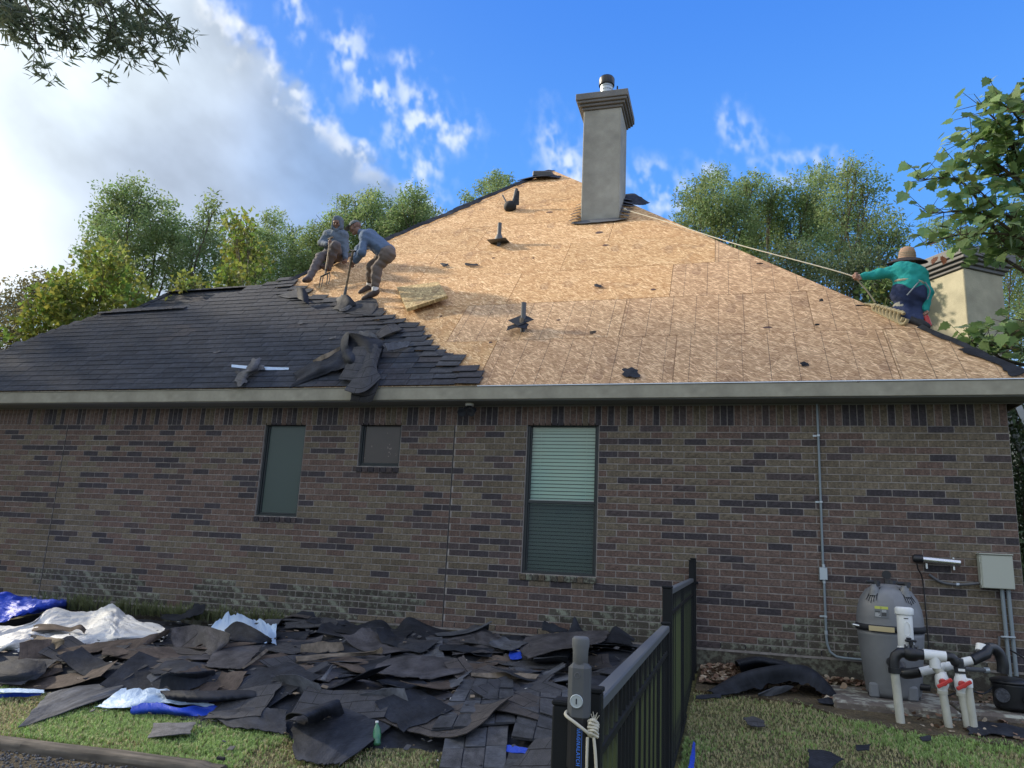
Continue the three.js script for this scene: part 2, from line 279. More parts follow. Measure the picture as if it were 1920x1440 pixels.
M.osbSunlit = [osb(osbA, rgb(0.95, 0.92, 0.9)), osb(osbA, rgb(0.9, 0.86, 0.82)), osb(osbA, rgb(0.86, 0.83, 0.79))];  // brighter, warmer upper boards: sunlight put into the colour
M.osbWornShaded = [osb(osbB, rgb(1.0, 0.94, 0.85)), osb(osbB, rgb(0.93, 0.86, 0.78)), osb(osbB, rgb(0.97, 0.89, 0.8))];  // greyer lower boards: part wear, part shade painted into the tone
M.osbLoose = osb(osbB, rgb(0.9, 0.95, 0.72));
M.knot = std(rgb(0.09, 0.05, 0.045), 0.9);
// asphalt shingles, felt and their backs
const granule = tex(512, 512, (u, v, x, y) => { const n = hash2(x, y), m = tf(u, v, 12, 4, 41), s = tvn(u * 30, v * 6, 30, 43); const k = 0.5 + 0.42 * m + 0.5 * (n - 0.5) + 0.12 * (s - 0.5); return [k, k, k * 1.02]; });
const granuleBump = tex(256, 256, (u, v, x, y) => hash2(x + 9, y + 5), false);
const shingleMat = (c) => std(c, 0.92, { map: rep(granule, 1.6), bumpMap: rep(granuleBump, 2), bumpScale: 0.0015 });
M.shingles = [rgb(0.05, 0.061, 0.081), rgb(0.064, 0.075, 0.096), rgb(0.04, 0.05, 0.068), rgb(0.07, 0.07, 0.082), rgb(0.082, 0.09, 0.106)].map(shingleMat);
M.shingleAny = shingleMat(rgb(1, 1, 1));
const feltBump = tex(512, 512, (u, v) => tf(u, v, 20, 5, 51) * 0.7 + tvn(u * 8, v * 120, 8 * 20, 53) * 0.3, false);
const feltMap = tex(512, 512, (u, v) => { const n = tf(u, v, 8, 5, 52), m = tf(u, v, 50, 3, 54); const k = 0.55 + 0.55 * n + 0.2 * (m - 0.5); return [k, k, k]; });
const felt = (c, r = 0.8) => new THREE.MeshPhysicalMaterial({ color: c, roughness: Math.max(r, 0.72), specularIntensity: 0.45, map: rep(feltMap, 1.1), bumpMap: rep(feltBump, 1.1), bumpScale: 0.006, side: THREE.DoubleSide });
M.felt = felt(rgb(0.031, 0.035, 0.046), 0.62); M.felt2 = felt(rgb(0.052, 0.056, 0.068), 0.7); M.feltGrey = felt(rgb(0.125, 0.132, 0.15), 0.85); M.backBrown = felt(rgb(0.13, 0.1, 0.082), 0.85); M.backTan = felt(rgb(0.27, 0.22, 0.165), 0.85); M.backGrey = felt(rgb(0.1, 0.094, 0.1), 0.75);
// shingle face with cut lines, for torn strips
const tabLines = tex(512, 512, (u, v, x, y) => { const n = hash2(x, y), m = tf(u, v, 10, 4, 61); let k = 0.6 + 0.3 * m + 0.4 * (n - 0.5); const r = (v * 4) % 1, row = Math.floor(v * 4), c = (u * 3 + row * 0.5) % 1; if (r < 0.05) k *= 0.3; if (c < 0.02) k *= 0.45; return [k, k, k * 1.02]; });
M.strip = std(rgb(0.1, 0.1, 0.105), 0.92, { map: rep(tabLines, 1.6), bumpMap: rep(tabLines, 1.6), bumpScale: 0.004, side: THREE.DoubleSide });
M.stripBrown = std(rgb(0.135, 0.115, 0.1), 0.92, { map: rep(tabLines, 1.6), bumpMap: rep(tabLines, 1.6), bumpScale: 0.004, side: THREE.DoubleSide });
M.stripPale = std(rgb(0.2, 0.2, 0.205), 0.92, { map: rep(granule, 1.6), side: THREE.DoubleSide });
M.shingleMatA = shingleMat(rgb(0.085, 0.09, 0.1)); M.shingleMatB = shingleMat(rgb(0.13, 0.13, 0.135));
// tarps
const tarpBump = tex(512, 512, (u, v) => tf(u, v, 6, 6, 71) * 0.8 + (Math.sin(u * 1200) * 0.5 + 0.5) * 0.05 + Math.abs(tf(u, v, 12, 4, 73) - 0.5) * 0.8, false);
const tarp = (c, r) => std(c, r, { bumpMap: rep(tarpBump, 1.3), bumpScale: 0.02, side: THREE.DoubleSide });
M.tarpWhite = tarp(rgb(0.66, 0.66, 0.64), 0.55); M.tarpBlue = tarp(rgb(0.018, 0.065, 0.5), 0.42); M.tarpPale = tarp(rgb(0.42, 0.55, 0.72), 0.5);
// building trim
const stuccoBump = tex(512, 512, (u, v) => tf(u, v, 90, 3, 81), false), stuccoMap = tex(256, 256, (u, v) => { const k = 0.82 + 0.3 * (tf(u, v, 6, 5, 82) - 0.35); return [k, k, k]; });
const stucco = (c) => std(c, 0.9, { map: rep(stuccoMap, 0.6), bumpMap: rep(stuccoBump, 1), bumpScale: 0.003 });
M.stucco = stucco(rgb(0.46, 0.445, 0.385)); M.stuccoCap = stucco(rgb(0.25, 0.245, 0.24)); M.stuccoCream = stucco(rgb(0.56, 0.52, 0.37));
M.fascia = std(rgb(0.4, 0.375, 0.29), 0.7, { map: rep(stuccoMap, 1) }); M.soffit = std(rgb(0.17, 0.175, 0.17), 0.8);
M.drip = std(rgb(0.62, 0.66, 0.7), 0.35, { metalness: 0.6 });
M.frame = std(rgb(0.018, 0.024, 0.026), 0.5); M.glass = new THREE.MeshPhysicalMaterial({ color: rgb(0.72, 0.86, 0.8), roughness: 0.03, transmission: 1, thickness: 0, ior: 1.5 });
M.obscure = std(rgb(0.035, 0.058, 0.052), 0.14, { bumpMap: rep(grainBump, 6), bumpScale: 0.0015 }); M.boarded = std(rgb(0.15, 0.115, 0.1), 0.3, { map: rep(tex(256, 256, (u, v) => { const d = tf(u, v, 20, 3, 91) > 0.78 ? 1.6 : 0; const k = 0.55 + 0.1 * tf(u, v, 5, 3, 92) + d * 0.3; return [k, k, k]; }), 1) });
M.blind = std(rgb(0.46, 0.5, 0.45), 0.6); M.room = std(rgb(0.05, 0.05, 0.05), 0.9);
M.screen = std(rgb(0.03, 0.04, 0.045), 0.8, { transparent: true, opacity: 0.62 });
// metals, plastics, pvc
M.galv = std(rgb(0.42, 0.47, 0.5), 0.42, { metalness: 0.55 }); M.steel = std(rgb(0.62, 0.63, 0.63), 0.22, { metalness: 0.95 }); M.alu = std(rgb(0.42, 0.43, 0.42), 0.5, { metalness: 0.6 });
M.lead = std(rgb(0.1, 0.105, 0.115), 0.6); M.blackPlastic = std(rgb(0.012, 0.013, 0.016), 0.38); M.blackRough = std(rgb(0.012, 0.014, 0.018), 0.75);
M.filterGrey = std(rgb(0.24, 0.25, 0.265), 0.5, { bumpMap: rep(grainBump, 1), bumpScale: 0.001, map: rep(stuccoMap, 0.7) });
M.pvc = std(rgb(0.72, 0.73, 0.72), 0.35); M.pvcDirty = std(rgb(0.6, 0.59, 0.5), 0.5, { map: rep(stuccoMap, 0.9) }); M.red = std(rgb(0.5, 0.035, 0.03), 0.4);
M.boxGrey = std(rgb(0.4, 0.42, 0.36), 0.5); M.conduit = std(rgb(0.2, 0.24, 0.26), 0.5); M.brass = std(rgb(0.6, 0.5, 0.3), 0.4, { metalness: 0.6 });
M.fence = new THREE.MeshPhysicalMaterial({ color: rgb(0.01, 0.0115, 0.013), roughness: 0.6, specularIntensity: 0.35 }); const algae = tex(256, 256, (u, v) => { const a = step(0.4, 0.62, tf(u, v, 8, 5, 95)); return mix3([0.1, 0.12, 0.13], [0.46, 0.52, 0.3], a); });
M.fenceAlgae = std(rgb(0.3, 0.3, 0.3), 0.7, { map: rep(algae, 1.4, 0.6) });
M.fenceTop = std(rgb(0.09, 0.1, 0.11), 0.55);
M.concrete = std(rgb(0.45, 0.44, 0.41), 0.95, { map: rep(stainMap, 0.7), bumpMap: rep(grainBump, 3), bumpScale: 0.003 });
const woodMap = tex(512, 512, (u, v) => { const s = tvn(u * 5, v * 90, 5 * 18, 97), n = tf(u, v, 6, 5, 98); const k = 0.5 + 0.5 * s * n + 0.25 * (n - 0.5); return [k, k * 0.97, k * 0.92]; });
M.timber = std(rgb(0.25, 0.23, 0.205), 0.95, { map: rep(woodMap, 0.7), bumpMap: rep(woodMap, 0.7), bumpScale: 0.012 }); M.wood = std(rgb(0.45, 0.34, 0.22), 0.7, { map: rep(woodMap, 1.5) });
M.rope = std(rgb(0.5, 0.47, 0.38), 0.9); M.ropeTan = std(rgb(0.36, 0.3, 0.18), 0.95);
const barkMap = tex(256, 256, (u, v) => { const k = 0.45 + 0.6 * tvn(u * 22, v * 6, 22 * 6, 101) * tf(u, v, 8, 4, 102) + 0.2; return [k, k * 0.95, k * 0.88]; });
M.bark = std(rgb(0.16, 0.14, 0.12), 0.95, { map: rep(barkMap, 1) }); M.barkPale = std(rgb(0.26, 0.24, 0.2), 0.9, { map: rep(barkMap, 1) }); M.twig = std(rgb(0.05, 0.045, 0.04), 0.9);
const leafMat = (c, tr = 0.35) => new THREE.MeshPhysicalMaterial({ color: c, roughness: 0.75, transmission: tr, thickness: 0, side: THREE.DoubleSide, specularIntensity: 0.4 });
M.leafOak = leafMat(rgb(0.26, 0.37, 0.16), 0.6); M.leafWillow = leafMat(rgb(0.14, 0.175, 0.11), 0.5); M.leafYellow = leafMat(rgb(0.26, 0.35, 0.09), 0.55); M.leafMaple = leafMat(rgb(0.22, 0.33, 0.12), 0.55); M.leafDark = leafMat(rgb(0.12, 0.18, 0.09), 0.5); M.leafDry = leafMat(rgb(0.22, 0.09, 0.05), 0.3); M.leafRust = leafMat(rgb(0.2, 0.2, 0.11), 0.5);
const cloth = (c, r = 0.9) => std(c, r, { bumpMap: rep(grainBump, 5), bumpScale: 0.002 });
M.skin = std(rgb(0.2, 0.11, 0.075), 0.55); M.skin2 = std(rgb(0.36, 0.2, 0.145), 0.55);
M.hoodie = cloth(rgb(0.115, 0.15, 0.2)); M.sweat = cloth(rgb(0.1, 0.15, 0.24)); M.khaki = cloth(rgb(0.16, 0.13, 0.115)); M.khaki2 = cloth(rgb(0.125, 0.11, 0.115)); M.jeans = cloth(rgb(0.028, 0.042, 0.105)); M.teal = cloth(rgb(0.018, 0.33, 0.305)); M.boot = cloth(rgb(0.055, 0.035, 0.03), 0.6); M.bootDark = cloth(rgb(0.02, 0.018, 0.02), 0.6); M.sock = cloth(rgb(0.72, 0.72, 0.74)); M.cap = cloth(rgb(0.13, 0.15, 0.16)); M.straw = cloth(rgb(0.56, 0.36, 0.25)); M.brim = cloth(rgb(0.05, 0.04, 0.04)); M.pad = cloth(rgb(0.4, 0.38, 0.31)); M.dark = cloth(rgb(0.015, 0.015, 0.018)); M.strap = cloth(rgb(0.22, 0.25, 0.28)); M.belt = cloth(rgb(0.42, 0.38, 0.28));
const soilMap = tex(1024, 1024, (u, v) => { const n = tf(u, v, 14, 6, 111), m = tf(u, v, 120, 2, 112); const k = 0.5 + 0.6 * n + 0.3 * (m - 0.5); return [k, k * 0.93, k * 0.8]; });
M.soil = std(rgb(0.13, 0.115, 0.085), 1, { map: rep(soilMap, 0.5), bumpMap: rep(soilMap, 0.5), bumpScale: 0.03 }); M.lawn = std(rgb(0.13, 0.145, 0.065), 1, { map: rep(soilMap, 0.35), bumpMap: rep(soilMap, 0.35), bumpScale: 0.03 });
M.grass = new THREE.MeshPhysicalMaterial({ color: rgb(1, 1, 1), roughness: 0.7, transmission: 0.25, thickness: 0, side: THREE.DoubleSide });
M.litter = std(rgb(1, 1, 1), 0.9, { side: THREE.DoubleSide }); M.stone = std(rgb(0.15, 0.15, 0.155), 0.95, { map: rep(stuccoMap, 5) });
M.bottle = new THREE.MeshPhysicalMaterial({ color: rgb(0.2, 0.55, 0.35), roughness: 0.15, transmission: 0.7, thickness: 0 }); M.label = std(rgb(0.1, 0.35, 0.2), 0.6);
seed = 99;
// ---------- ground ----------
{
  const xs = [], zs = []; for (let x = -400; x <= 400; x += Math.abs(x + 4) < 14 ? 0.25 : Math.abs(x) < 40 ? 3 : 40) xs.push(x); for (let z = -400; z <= 300; z += z > -1 && z < 11 ? 0.2 : Math.abs(z) < 40 ? 3 : 40) zs.push(z);
  const pos = [], uv = [], idx = [];
  for (const z of zs) for (const x of xs) { const near = Math.abs(x + 4) < 14 && z > 0.3 && z < 11; pos.push(x, groundY(x, z) - 0.012 + (near ? 0.02 * (fbm(x * 2.2, z * 2.2, 3) - 0.5) : -0.01), z); uv.push(x, z); }
  for (let j = 0; j < zs.length - 1; j++) for (let i = 0; i < xs.length - 1; i++) { const a = j * xs.length + i, b = a + xs.length; idx.push(a, b, a + 1, a + 1, b, b + 1); }
  const g = new THREE.BufferGeometry(); g.setAttribute('position', new THREE.Float32BufferAttribute(pos, 3)); g.setAttribute('uv', new THREE.Float32BufferAttribute(uv, 2)); g.setIndex(idx); g.computeVertexNormals();
  struct('ground', g, M.lawn);
  // bare bed along the wall and round the pool equipment, one sheet just above the lawn
  const bed = (list, name, m, lift) => { const P = list.map(([x, z]) => V(x, groundY(x, z) + lift, z)); struct(name, slab(P, V(0, 1, 0.075).normalize(), 0.03, V(1, 0, 0), V(0, 0, -1)), m); };
  const b = [[-3.15, 0.02], [-3.15, 1.0], [-2.7, 1.05], [-2.2, 1.15], [-1.9, 1.5], [-1.5, 1.72], [-0.9, 1.82], [-0.3, 1.75], [0.6, 1.7], [1.4, 1.4], [1.4, 0.02]];
  bed(b, 'soil_bed', M.soil, 0.012);
  bed([[-12.6, 4.36], [-12.6, 6.6], [-5.2, 6.6], [-5.6, 4.36]], 'gravel_bed', M.soil, 0.012);
}

// ---------- the house ----------
const house = thing('brick_house', 'single storey brown brick house with its roof half stripped to bare boards', 'house');
const TOP = 2.658, BW = 0.254, BC = 0.0762, XL = -15.1;
const OPEN = [[-8.85, -8.232, 1.448, TOP + 0.03, 'narrow'], [-7.425, -6.848, 2.125, TOP + 0.03, 'small'], [-5.176, -4.294, 0.902, TOP + 0.03, 'sash']];
{
  const sh = new THREE.Shape([[XL, 0.2], [0, 0.2], [0, 2.93], [XL, 2.93]].map((p) => new THREE.Vector2(...p)));
  for (const [a, b, c, d] of OPEN) sh.holes.push(new THREE.Path([[a, c], [a, d], [b, d], [b, c]].map((p) => new THREE.Vector2(...p))));
  const g = new THREE.ExtrudeGeometry(sh, { depth: 0.1, bevelEnabled: false }).translate(0, 0, -0.1045);
  const wall = part('wall', g, M.mortar, house);
  part('foundation', [bx(-XL, 0.36, 0.2, XL / 2, 0.035, -0.108, 0.01)], M.foundation, wall);
  part('side_wall', [bx(0.1, 2.73, 12.3, -0.06, 1.565, -6.27), bx(0.1, 2.73, 12.3, XL + 0.06, 1.565, -6.27), bx(-XL - 0.02, 2.73, 0.1, XL / 2, 1.565, -12.47)], M.brickRed, house);
  const brickG = [0, 1, 2, 3].map((k) => { const q = bevelBox(1, BC - 0.009, 0.098, 0.0035), p = q.attributes.position; boxUV(q, 1, k * 0.31, k * 0.17); const w = q.attributes.uv; for (let i = 0; i < w.count; i++) w.setX(i, w.getX(i) * 0.25); return q; });
  // true-length bricks: one geometry per length, so that the bevels keep their size
  const cache = new Map(), brickOf = (w, k) => { const key = Math.round(w * 200) + '_' + k; if (!cache.has(key)) cache.set(key, boxUV(bevelBox(Math.round(w * 200) / 200, BC - 0.009, 0.098, 0.004), 1, k * 0.31, k * 0.17)); return cache.get(key); };
  const tone = (x, y, i, j) => {
    const n = fbm(x * 0.5 + 3, y * 1.4, 3), d = hash2(i * 7 + 1, j * 13 + 5), run = vn(i * 0.45 + j * 11.3, j * 3.7);
    if (y < 0.62 && fbm(x * 1.3 + 9, y * 2.2, 3) > 0.44 + (y - 0.3) * 0.45) return 'brickStain';
    if (d < 0.1 || (run > 0.73 && d < 0.8)) return d < 0.05 || d > 0.3 ? 'brickDark' : 'brickDark2';
    if (n + (d - 0.5) * 0.5 > 0.53) return d > 0.55 ? 'brickOlive2' : 'brickOlive';
    return d > 0.6 ? 'brickRed2' : 'brickRed';
  };
  const all = [], JOINTS = [-6.12, -12.18];
  for (let j = 0; j < 32; j++) {
    const yc = TOP - (j + 0.5) * BC, cuts = [];
    let holes = OPEN.filter(([, , c, d]) => yc > c - 0.075 - 0.01 && yc < d).map(([a, b]) => [a, b]);
    let i = 0;
    for (let x1 = 0, x0; x1 > XL; x1 = x0, i++) {
      x0 = -(i + 1) * BW + (j % 2 ? BW / 2 : 0);
      let segs = [[Math.max(x0, XL), x1]];
      const cut = (a, b) => { segs = segs.flatMap(([p, q]) => (b <= p || a >= q ? [[p, q]] : [[p, a], [b, q]].filter(([s, e]) => e - s > 0.02))); };
      for (const [a, b] of holes) cut(a - 0.003, b + 0.003);
      for (const x of JOINTS) cut(x - 0.005, x + 0.005);
      for (const [p, q] of segs) all.push({ x: (p + q) / 2, y: yc, w: q - p - 0.0095, i, j, weep: j === 31 && i % 2 });
    }
  }
  for (const b of all) { b.k = Math.floor(hash2(b.i + 3, b.j + 8) * 4); b.m = tone(b.x, b.y, b.i, b.j); b.d = Math.hypot(b.x - CAM.x, b.y - CAM.y, CAM.z); b.z = -0.049 + (hash2(b.i * 3, b.j * 5) - 0.5) * 0.004; b.seen = !(b.x < -12.9); }
  all.sort((a, b) => a.d + (a.w < 0.15 ? 3 : 0) - b.d - (b.w < 0.15 ? 3 : 0));
  const rest = [], cols = [];
  all.forEach((b, n) => {
    if (n < 300) { const o = part('brick', brickOf(b.w, b.k), M[b.m], wall); o.position.set(b.x, b.y, b.z); o.rotation.set(0, 0, (hash2(b.i, b.j + 77) - 0.5) * 0.006); }
    else { rest.push(new THREE.Matrix4().makeTranslation(b.x, b.y, b.z).scale(V(b.w, 1, 1))); cols.push(b); }
  });
  const stain = rest.map((m, n) => [m, cols[n]]).filter(([, b]) => b.m === 'brickStain'), plain = rest.map((m, n) => [m, cols[n]]).filter(([, b]) => b.m !== 'brickStain');
  instanced('bricks', brickG[0], M.brickAny, plain.map((p) => p[0]), wall, plain.map(([, b]) => M[b.m].color.clone().multiplyScalar(0.85 + 0.3 * hash2(b.i * 5, b.j * 3))));
  for (let k = 0; k < 4; k++) { const st = stain.filter(([, b]) => b.k === k); instanced('stained_bricks', brickG[k], M.brickStain, st.map((p) => p[0]), wall, st.map(([, b]) => rgb(1, 1, 1).multiplyScalar(0.6 + 0.6 * hash2(b.i * 5, b.j * 3)))); }
  // soldier course under the eaves
  const sol = [0, 1, 2].map((k) => boxUV(bevelBox(BC - 0.009, 0.243, 0.098, 0.004), 1, k * 0.3, k * 0.2)), far = [];
  for (let i = 0; i * BC < -XL; i++) {
    const x = -(i + 0.5) * BC, y = TOP + 0.1235, d = hash2(i * 3 + 2, 91), m = d < 0.24 ? 'brickDark' : d < 0.36 ? 'brickDark2' : d < 0.55 ? 'brickOlive' : d < 0.78 ? 'brickRed' : 'brickRed2';
    if (x > -13) { const o = part('soldier_brick', sol[i % 3], M[m], wall); o.position.set(x, y, -0.048 + (hash2(i, 4) - 0.5) * 0.003); } else far.push(new THREE.Matrix4().makeTranslation(x, y, -0.049));
  }
  instanced('soldier_bricks', sol[0], M.brickRed, far, wall);
  for (const x of JOINTS) part('control_joint', bx(0.018, 2.44, 0.09, x, 0.22 + 1.22, -0.0475), M.joint, wall);
  // open weep joints in the lowest course
  const weeps = []; for (let i = 0; i < 58; i++) { const x = -(i + 0.5) * BW; weeps.push(bx(0.012, 0.05, 0.05, x, 0.258, -0.026, 0.001)); } part('weep_hole', weeps, M.joint, wall);

  // windows
  for (const [a, b, c, , kind] of OPEN) {
    const d = TOP + 0.025, w = b - a, h = d - c, cx = (a + b) / 2, F = kind === 'sash' ? 0.032 : 0.026, z = -0.062;
    const label = { narrow: 'tall narrow window with dull green obscured glass', small: 'small square window blocked with a speckled brown panel', sash: 'large sash window with closed blinds' }[kind];
    const win = new THREE.Group(); win.name = 'window'; win.userData.label = label; house.add(win);
    const fr = [bx(F, h, 0.06, a + F / 2, c + h / 2, z), bx(F, h, 0.06, b - F / 2, c + h / 2, z), bx(w - 2 * F, F, 0.06, cx, d - F / 2, z), bx(w - 2 * F, F, 0.06, cx, c + F / 2, z)];
    part('window_frame', fr, M.frame, win);
    if (kind === 'sash') {
      const my = c + h * 0.468, gw = w - 2 * F - 0.04;
      part('meeting_rail', bx(w - 2 * F - 0.002, 0.034, 0.045, cx, my, z + 0.004), M.frame, win); part('rail_trim', bx(w - 2 * F - 0.03, 0.008, 0.01, cx, my + 0.022, z + 0.02), M.alu, win);
      part('sash_stile', [bx(0.018, h - 2 * F, 0.03, a + F + 0.009, c + h / 2, z - 0.004), bx(0.018, h - 2 * F, 0.03, b - F - 0.009, c + h / 2, z - 0.004)], M.frame, win);
      part('pane', new THREE.PlaneGeometry(gw, d - F - my - 0.02).translate(cx, (d - F + my + 0.02) / 2, z - 0.012), M.glass, win);
      part('pane', new THREE.PlaneGeometry(gw, my - 0.02 - c - F).translate(cx, (my - 0.02 + c + F) / 2, z - 0.02), M.glass, win);
      part('insect_screen', new THREE.PlaneGeometry(gw, my - 0.02 - c - F).translate(cx, (my - 0.02 + c + F) / 2, z + 0.004), M.screen, win);
      const sg = bevelBox(gw + 0.02, 0.0385, 0.003, 0.001);
      for (let y = d - F - 0.06, i = 0; y > c + F; y -= 0.0435, i++) { const s = part('blind_slat', sg, M.blind, win); s.position.set(cx, y, z - 0.055); s.rotation.x = -0.35 + (hash2(i, 3) - 0.5) * 0.06; }
      part('headrail', bx(gw + 0.02, 0.05, 0.04, cx, d - F - 0.025, z - 0.06), M.blind, win);
      for (const k of [-0.32, 0.32]) part('ladder_cord', tube([V(cx + k * w, d - F, z - 0.03), V(cx + k * w, c + F, z - 0.03)], 0.002, 0.002, 5), M.blind, win);
      part('room_back', bx(w + 0.3, h + 0.3, 0.02, cx, c + h / 2, z - 0.35), M.room, win);
      const n = 12; for (let i = 0; i < n; i++) { const s = part('sill_brick', boxUV(bevelBox((w + 0.03) / n - 0.008, 0.066, 0.13, 0.006), 1, i * 0.2), i % 3 ? M.brickStain : M.brickOlive, win); s.position.set(a - 0.015 + ((i + 0.5) * (w + 0.03)) / n, c - 0.038, -0.04); s.rotation.x = 0.14; }
    } else {
      part('sash_stile', [bx(0.02, h - 2 * F, 0.03, a + F + 0.01, c + h / 2, z - 0.006), bx(w - 2 * F, 0.022, 0.03, cx, c + F + 0.011, z - 0.005)], M.frame, win);
      part('pane', bx(w - 2 * F - 0.02, h - 2 * F - 0.02, 0.008, cx + 0.008, c + h / 2 + 0.008, z - 0.012, 0.001), kind === 'narrow' ? M.obscure : M.boarded, win);
      const n = kind === 'narrow' ? 8 : 7; for (let i = 0; i < n; i++) { const s = part('sill_brick', boxUV(bevelBox((w + 0.02) / n - 0.008, 0.066, 0.13, 0.006), 1, i * 0.2), i % 2 ? M.brickDark2 : M.brickDark, win); s.position.set(a - 0.01 + ((i + 0.5) * (w + 0.02)) / n, c - 0.038, -0.046); s.rotation.x = 0.14; }
    }
  }
  // eaves
  part('soffit', [bx(15.7, 0.02, 0.318, -7.55, 2.921, 0.147)], M.soffit, house); part('frieze_board', bx(15.6, 0.016, 0.012, -7.5, 2.9, 0.006), M.soffit, house);
  part('fascia', [bx(15.75, 0.155, 0.022, -7.67, 3.001, 0.318), bx(0.022, 0.155, 13, 0.2, 3.001, -6.2)], M.fascia, house);
  part('drip_edge', [bx(5.95, 0.012, 0.03, -2.77, 3.087, 0.324, 0.002)], M.drip, house); part('drip_edge', [bx(9.8, 0.01, 0.028, -10.66, 3.085, 0.324, 0.002)], M.fascia, house);
}
// ---------- roof ----------
const PK = roofPoint(-6.49, 6.51 / CP), PEAK = [-6.49, 6.51 / CP];
const leftHip = (s) => { // x of the left hip at slope distance s (the main roof), from the wing junction up
  const [x0, s0] = roofXS(545, 527); return lerp(x0, PEAK[0], clamp((s - s0) / (PEAK[1] - s0), -1, 1)); };
const rightHip = (s) => lerp(0.2, PEAK[0], s / PEAK[1]);
const EDGE = [[-5.72, 0], [-6.04, 0.42], [-6.53, 0.85], [-7.02, 1.55], [-7.5, 1.75], [-8.05, 2.16], [-8.6, 2.5], [-9.4, 2.8], [-10.12, 3.46]];
const edgeX = (s) => { for (let i = 1; i < EDGE.length; i++) if (s <= EDGE[i][1]) return lerp(EDGE[i - 1][0], EDGE[i][0], (s - EDGE[i - 1][1]) / (EDGE[i][1] - EDGE[i - 1][1])); return EDGE.at(-1)[0]; };
const WR = roofXS(195, 586), WV = roofXS(350, 576), WJ = roofXS(500, 533);
const wingEnd = [WR[0] - WR[1] * CP * 1.02, 0];
{
  const ux = V(1, 0, 0), us = V(0, SP, -CP);
  const P3 = (l, h = 0) => l.map(([x, s]) => roofPoint(x, s, h));
  const J = roofXS(545, 527);
  const front = [[0.2, 0], PEAK, [leftHip(J[1]), J[1]], WJ, WV, WR, wingEnd];
  const planes = new THREE.Group(); planes.name = 'roof'; house.add(planes);
  const under = [slab(P3(front, -0.014), ROOF_N, 0.03, ux, us)];
  const face = (pts) => { const n = pts[1].clone().sub(pts[0]).cross(pts[2].clone().sub(pts[0])).normalize(); if (n.y < 0) n.negate(); const u = Math.abs(n.x) > 0.3 ? V(0, 0, 1) : V(1, 0, 0), v = n.clone().cross(u); return slab(pts, n, 0.025, u, v); };
  const A = V(0.2, EY, EZ), B = V(0.2, EY, -12.7), lw = roofPoint(leftHip(0) - 0.0, 0), Cc = V(lw.x, EY, -12.7);
  part('roof_sheathing', under, M.osbWornShaded[1], planes);
  part('rear_roof', [face([A, PK, B]), face([PK, Cc, B]), face([PK, roofPoint(leftHip(0.0), 0.0, -0.05), Cc])], M.shingles[0], planes, 'shingled rear slopes of the roof');
  // oriented strand boards, row by row, clipped by the hips
  const rowH = 1.137, deck = new THREE.Group(); deck.name = 'roof_decking'; house.add(deck);
  const start = [[-1.05, 2.37], [-4.15, 2.36], [-3.566, 2.36], [-2.96, 2.36], [-4.7, 2.36], [-5.3, 2.36], [-4.9, 2.36], [-6.0, 2.36], [-6.4, 2.36]];
  const topB = (x) => 1; // left bound handled by hips
  for (let r = 0; r < 8; r++) for (let k = -6; k < 4; k++) {
    const x0 = start[r][0] + k * 2.362, x1 = x0 + 2.362; let P = [[x0 + 0.004, r * rowH + 0.004], [x1 - 0.004, r * rowH + 0.004], [x1 - 0.004, (r + 1) * rowH - 0.004], [x0 + 0.004, (r + 1) * rowH - 0.004]];
    P = clipPoly(P, ([x, s]) => rightHip(s) - x); P = clipPoly(P, ([x, s]) => x - (s > J[1] ? leftHip(s) : -99)); P = clipPoly(P, ([x, s]) => (x - J[0]) - (s - J[1]) * ((leftHip(9) - leftHip(5)) / 4)); 
    if (P.length < 3) continue;
    const cx = P.reduce((a, p) => a + p[0], 0) / P.length; if (Math.max(...P.map((p) => p[0])) < edgeX(r * rowH) - 0.8) continue;
    const shaded = cx > -6.4 + r * 1.0 && r < 3.2, m = shaded ? M.osbWornShaded[(r + k + 9) % 3] : r < 2 ? M.osbSunlit[(r + k + 8) % 2 + 1] : M.osbSunlit[(r + k + 9) % 3];  // lower right panels take the tone with shade painted in
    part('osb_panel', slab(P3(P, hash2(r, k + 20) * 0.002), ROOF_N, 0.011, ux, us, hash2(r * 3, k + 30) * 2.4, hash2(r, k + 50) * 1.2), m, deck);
  }
  // knots, torn holes and stains where flashings were pulled off
  for (const [u, v, w, d] of [[1098, 349, 0.16, 0.05], [1030, 398, 0.17, 0.06], [1124, 436, 0.18, 0.07], [1135, 460, 0.14, 0.05], [1225, 543, 0.09, 0.04], [1047, 600, 0.06, 0.03], [925, 484, 0.06, 0.03], [1000, 484, 0.05, 0.03], [827, 593, 0.05, 0.03], [920, 642, 0.06, 0.04], [1440, 614, 0.13, 0.03], [1610, 715, 0.06, 0.02]]) {
    const [x, s] = roofXS(u, v), n = 9, P = []; for (let i = 0; i < n; i++) { const a = (i / n) * 6.283, q = rr(0.55, 1); P.push([x + Math.cos(a) * w * 0.5 * q, s + Math.sin(a) * d * 0.9 * q]); }
    part('torn_spot', slab(P3(P, 0.005), ROOF_N, 0.004, ux, us), M.knot, deck);
  }
  // shingles still on: rows of tabs, butt edges proud
  const shingled = new THREE.Group(); shingled.name = 'shingle_roof'; house.add(shingled);
  const EXPO = 0.143, TW = 0.325, list = [], geos = [0, 1, 2].map((k) => boxUV(bevelBox(TW - 0.005, 0.185, 0.008, 0.002), 1, k * 0.4, k * 0.3));
  const basis = (x, s, h, tilt, turn) => { const m = new THREE.Matrix4().makeRotationX(-(Math.PI / 2 - PITCH)); return new THREE.Matrix4().makeTranslation(...roofPoint(x, s, h).toArray()).multiply(m).multiply(new THREE.Matrix4().makeRotationZ(turn)).multiply(new THREE.Matrix4().makeRotationX(tilt)); };
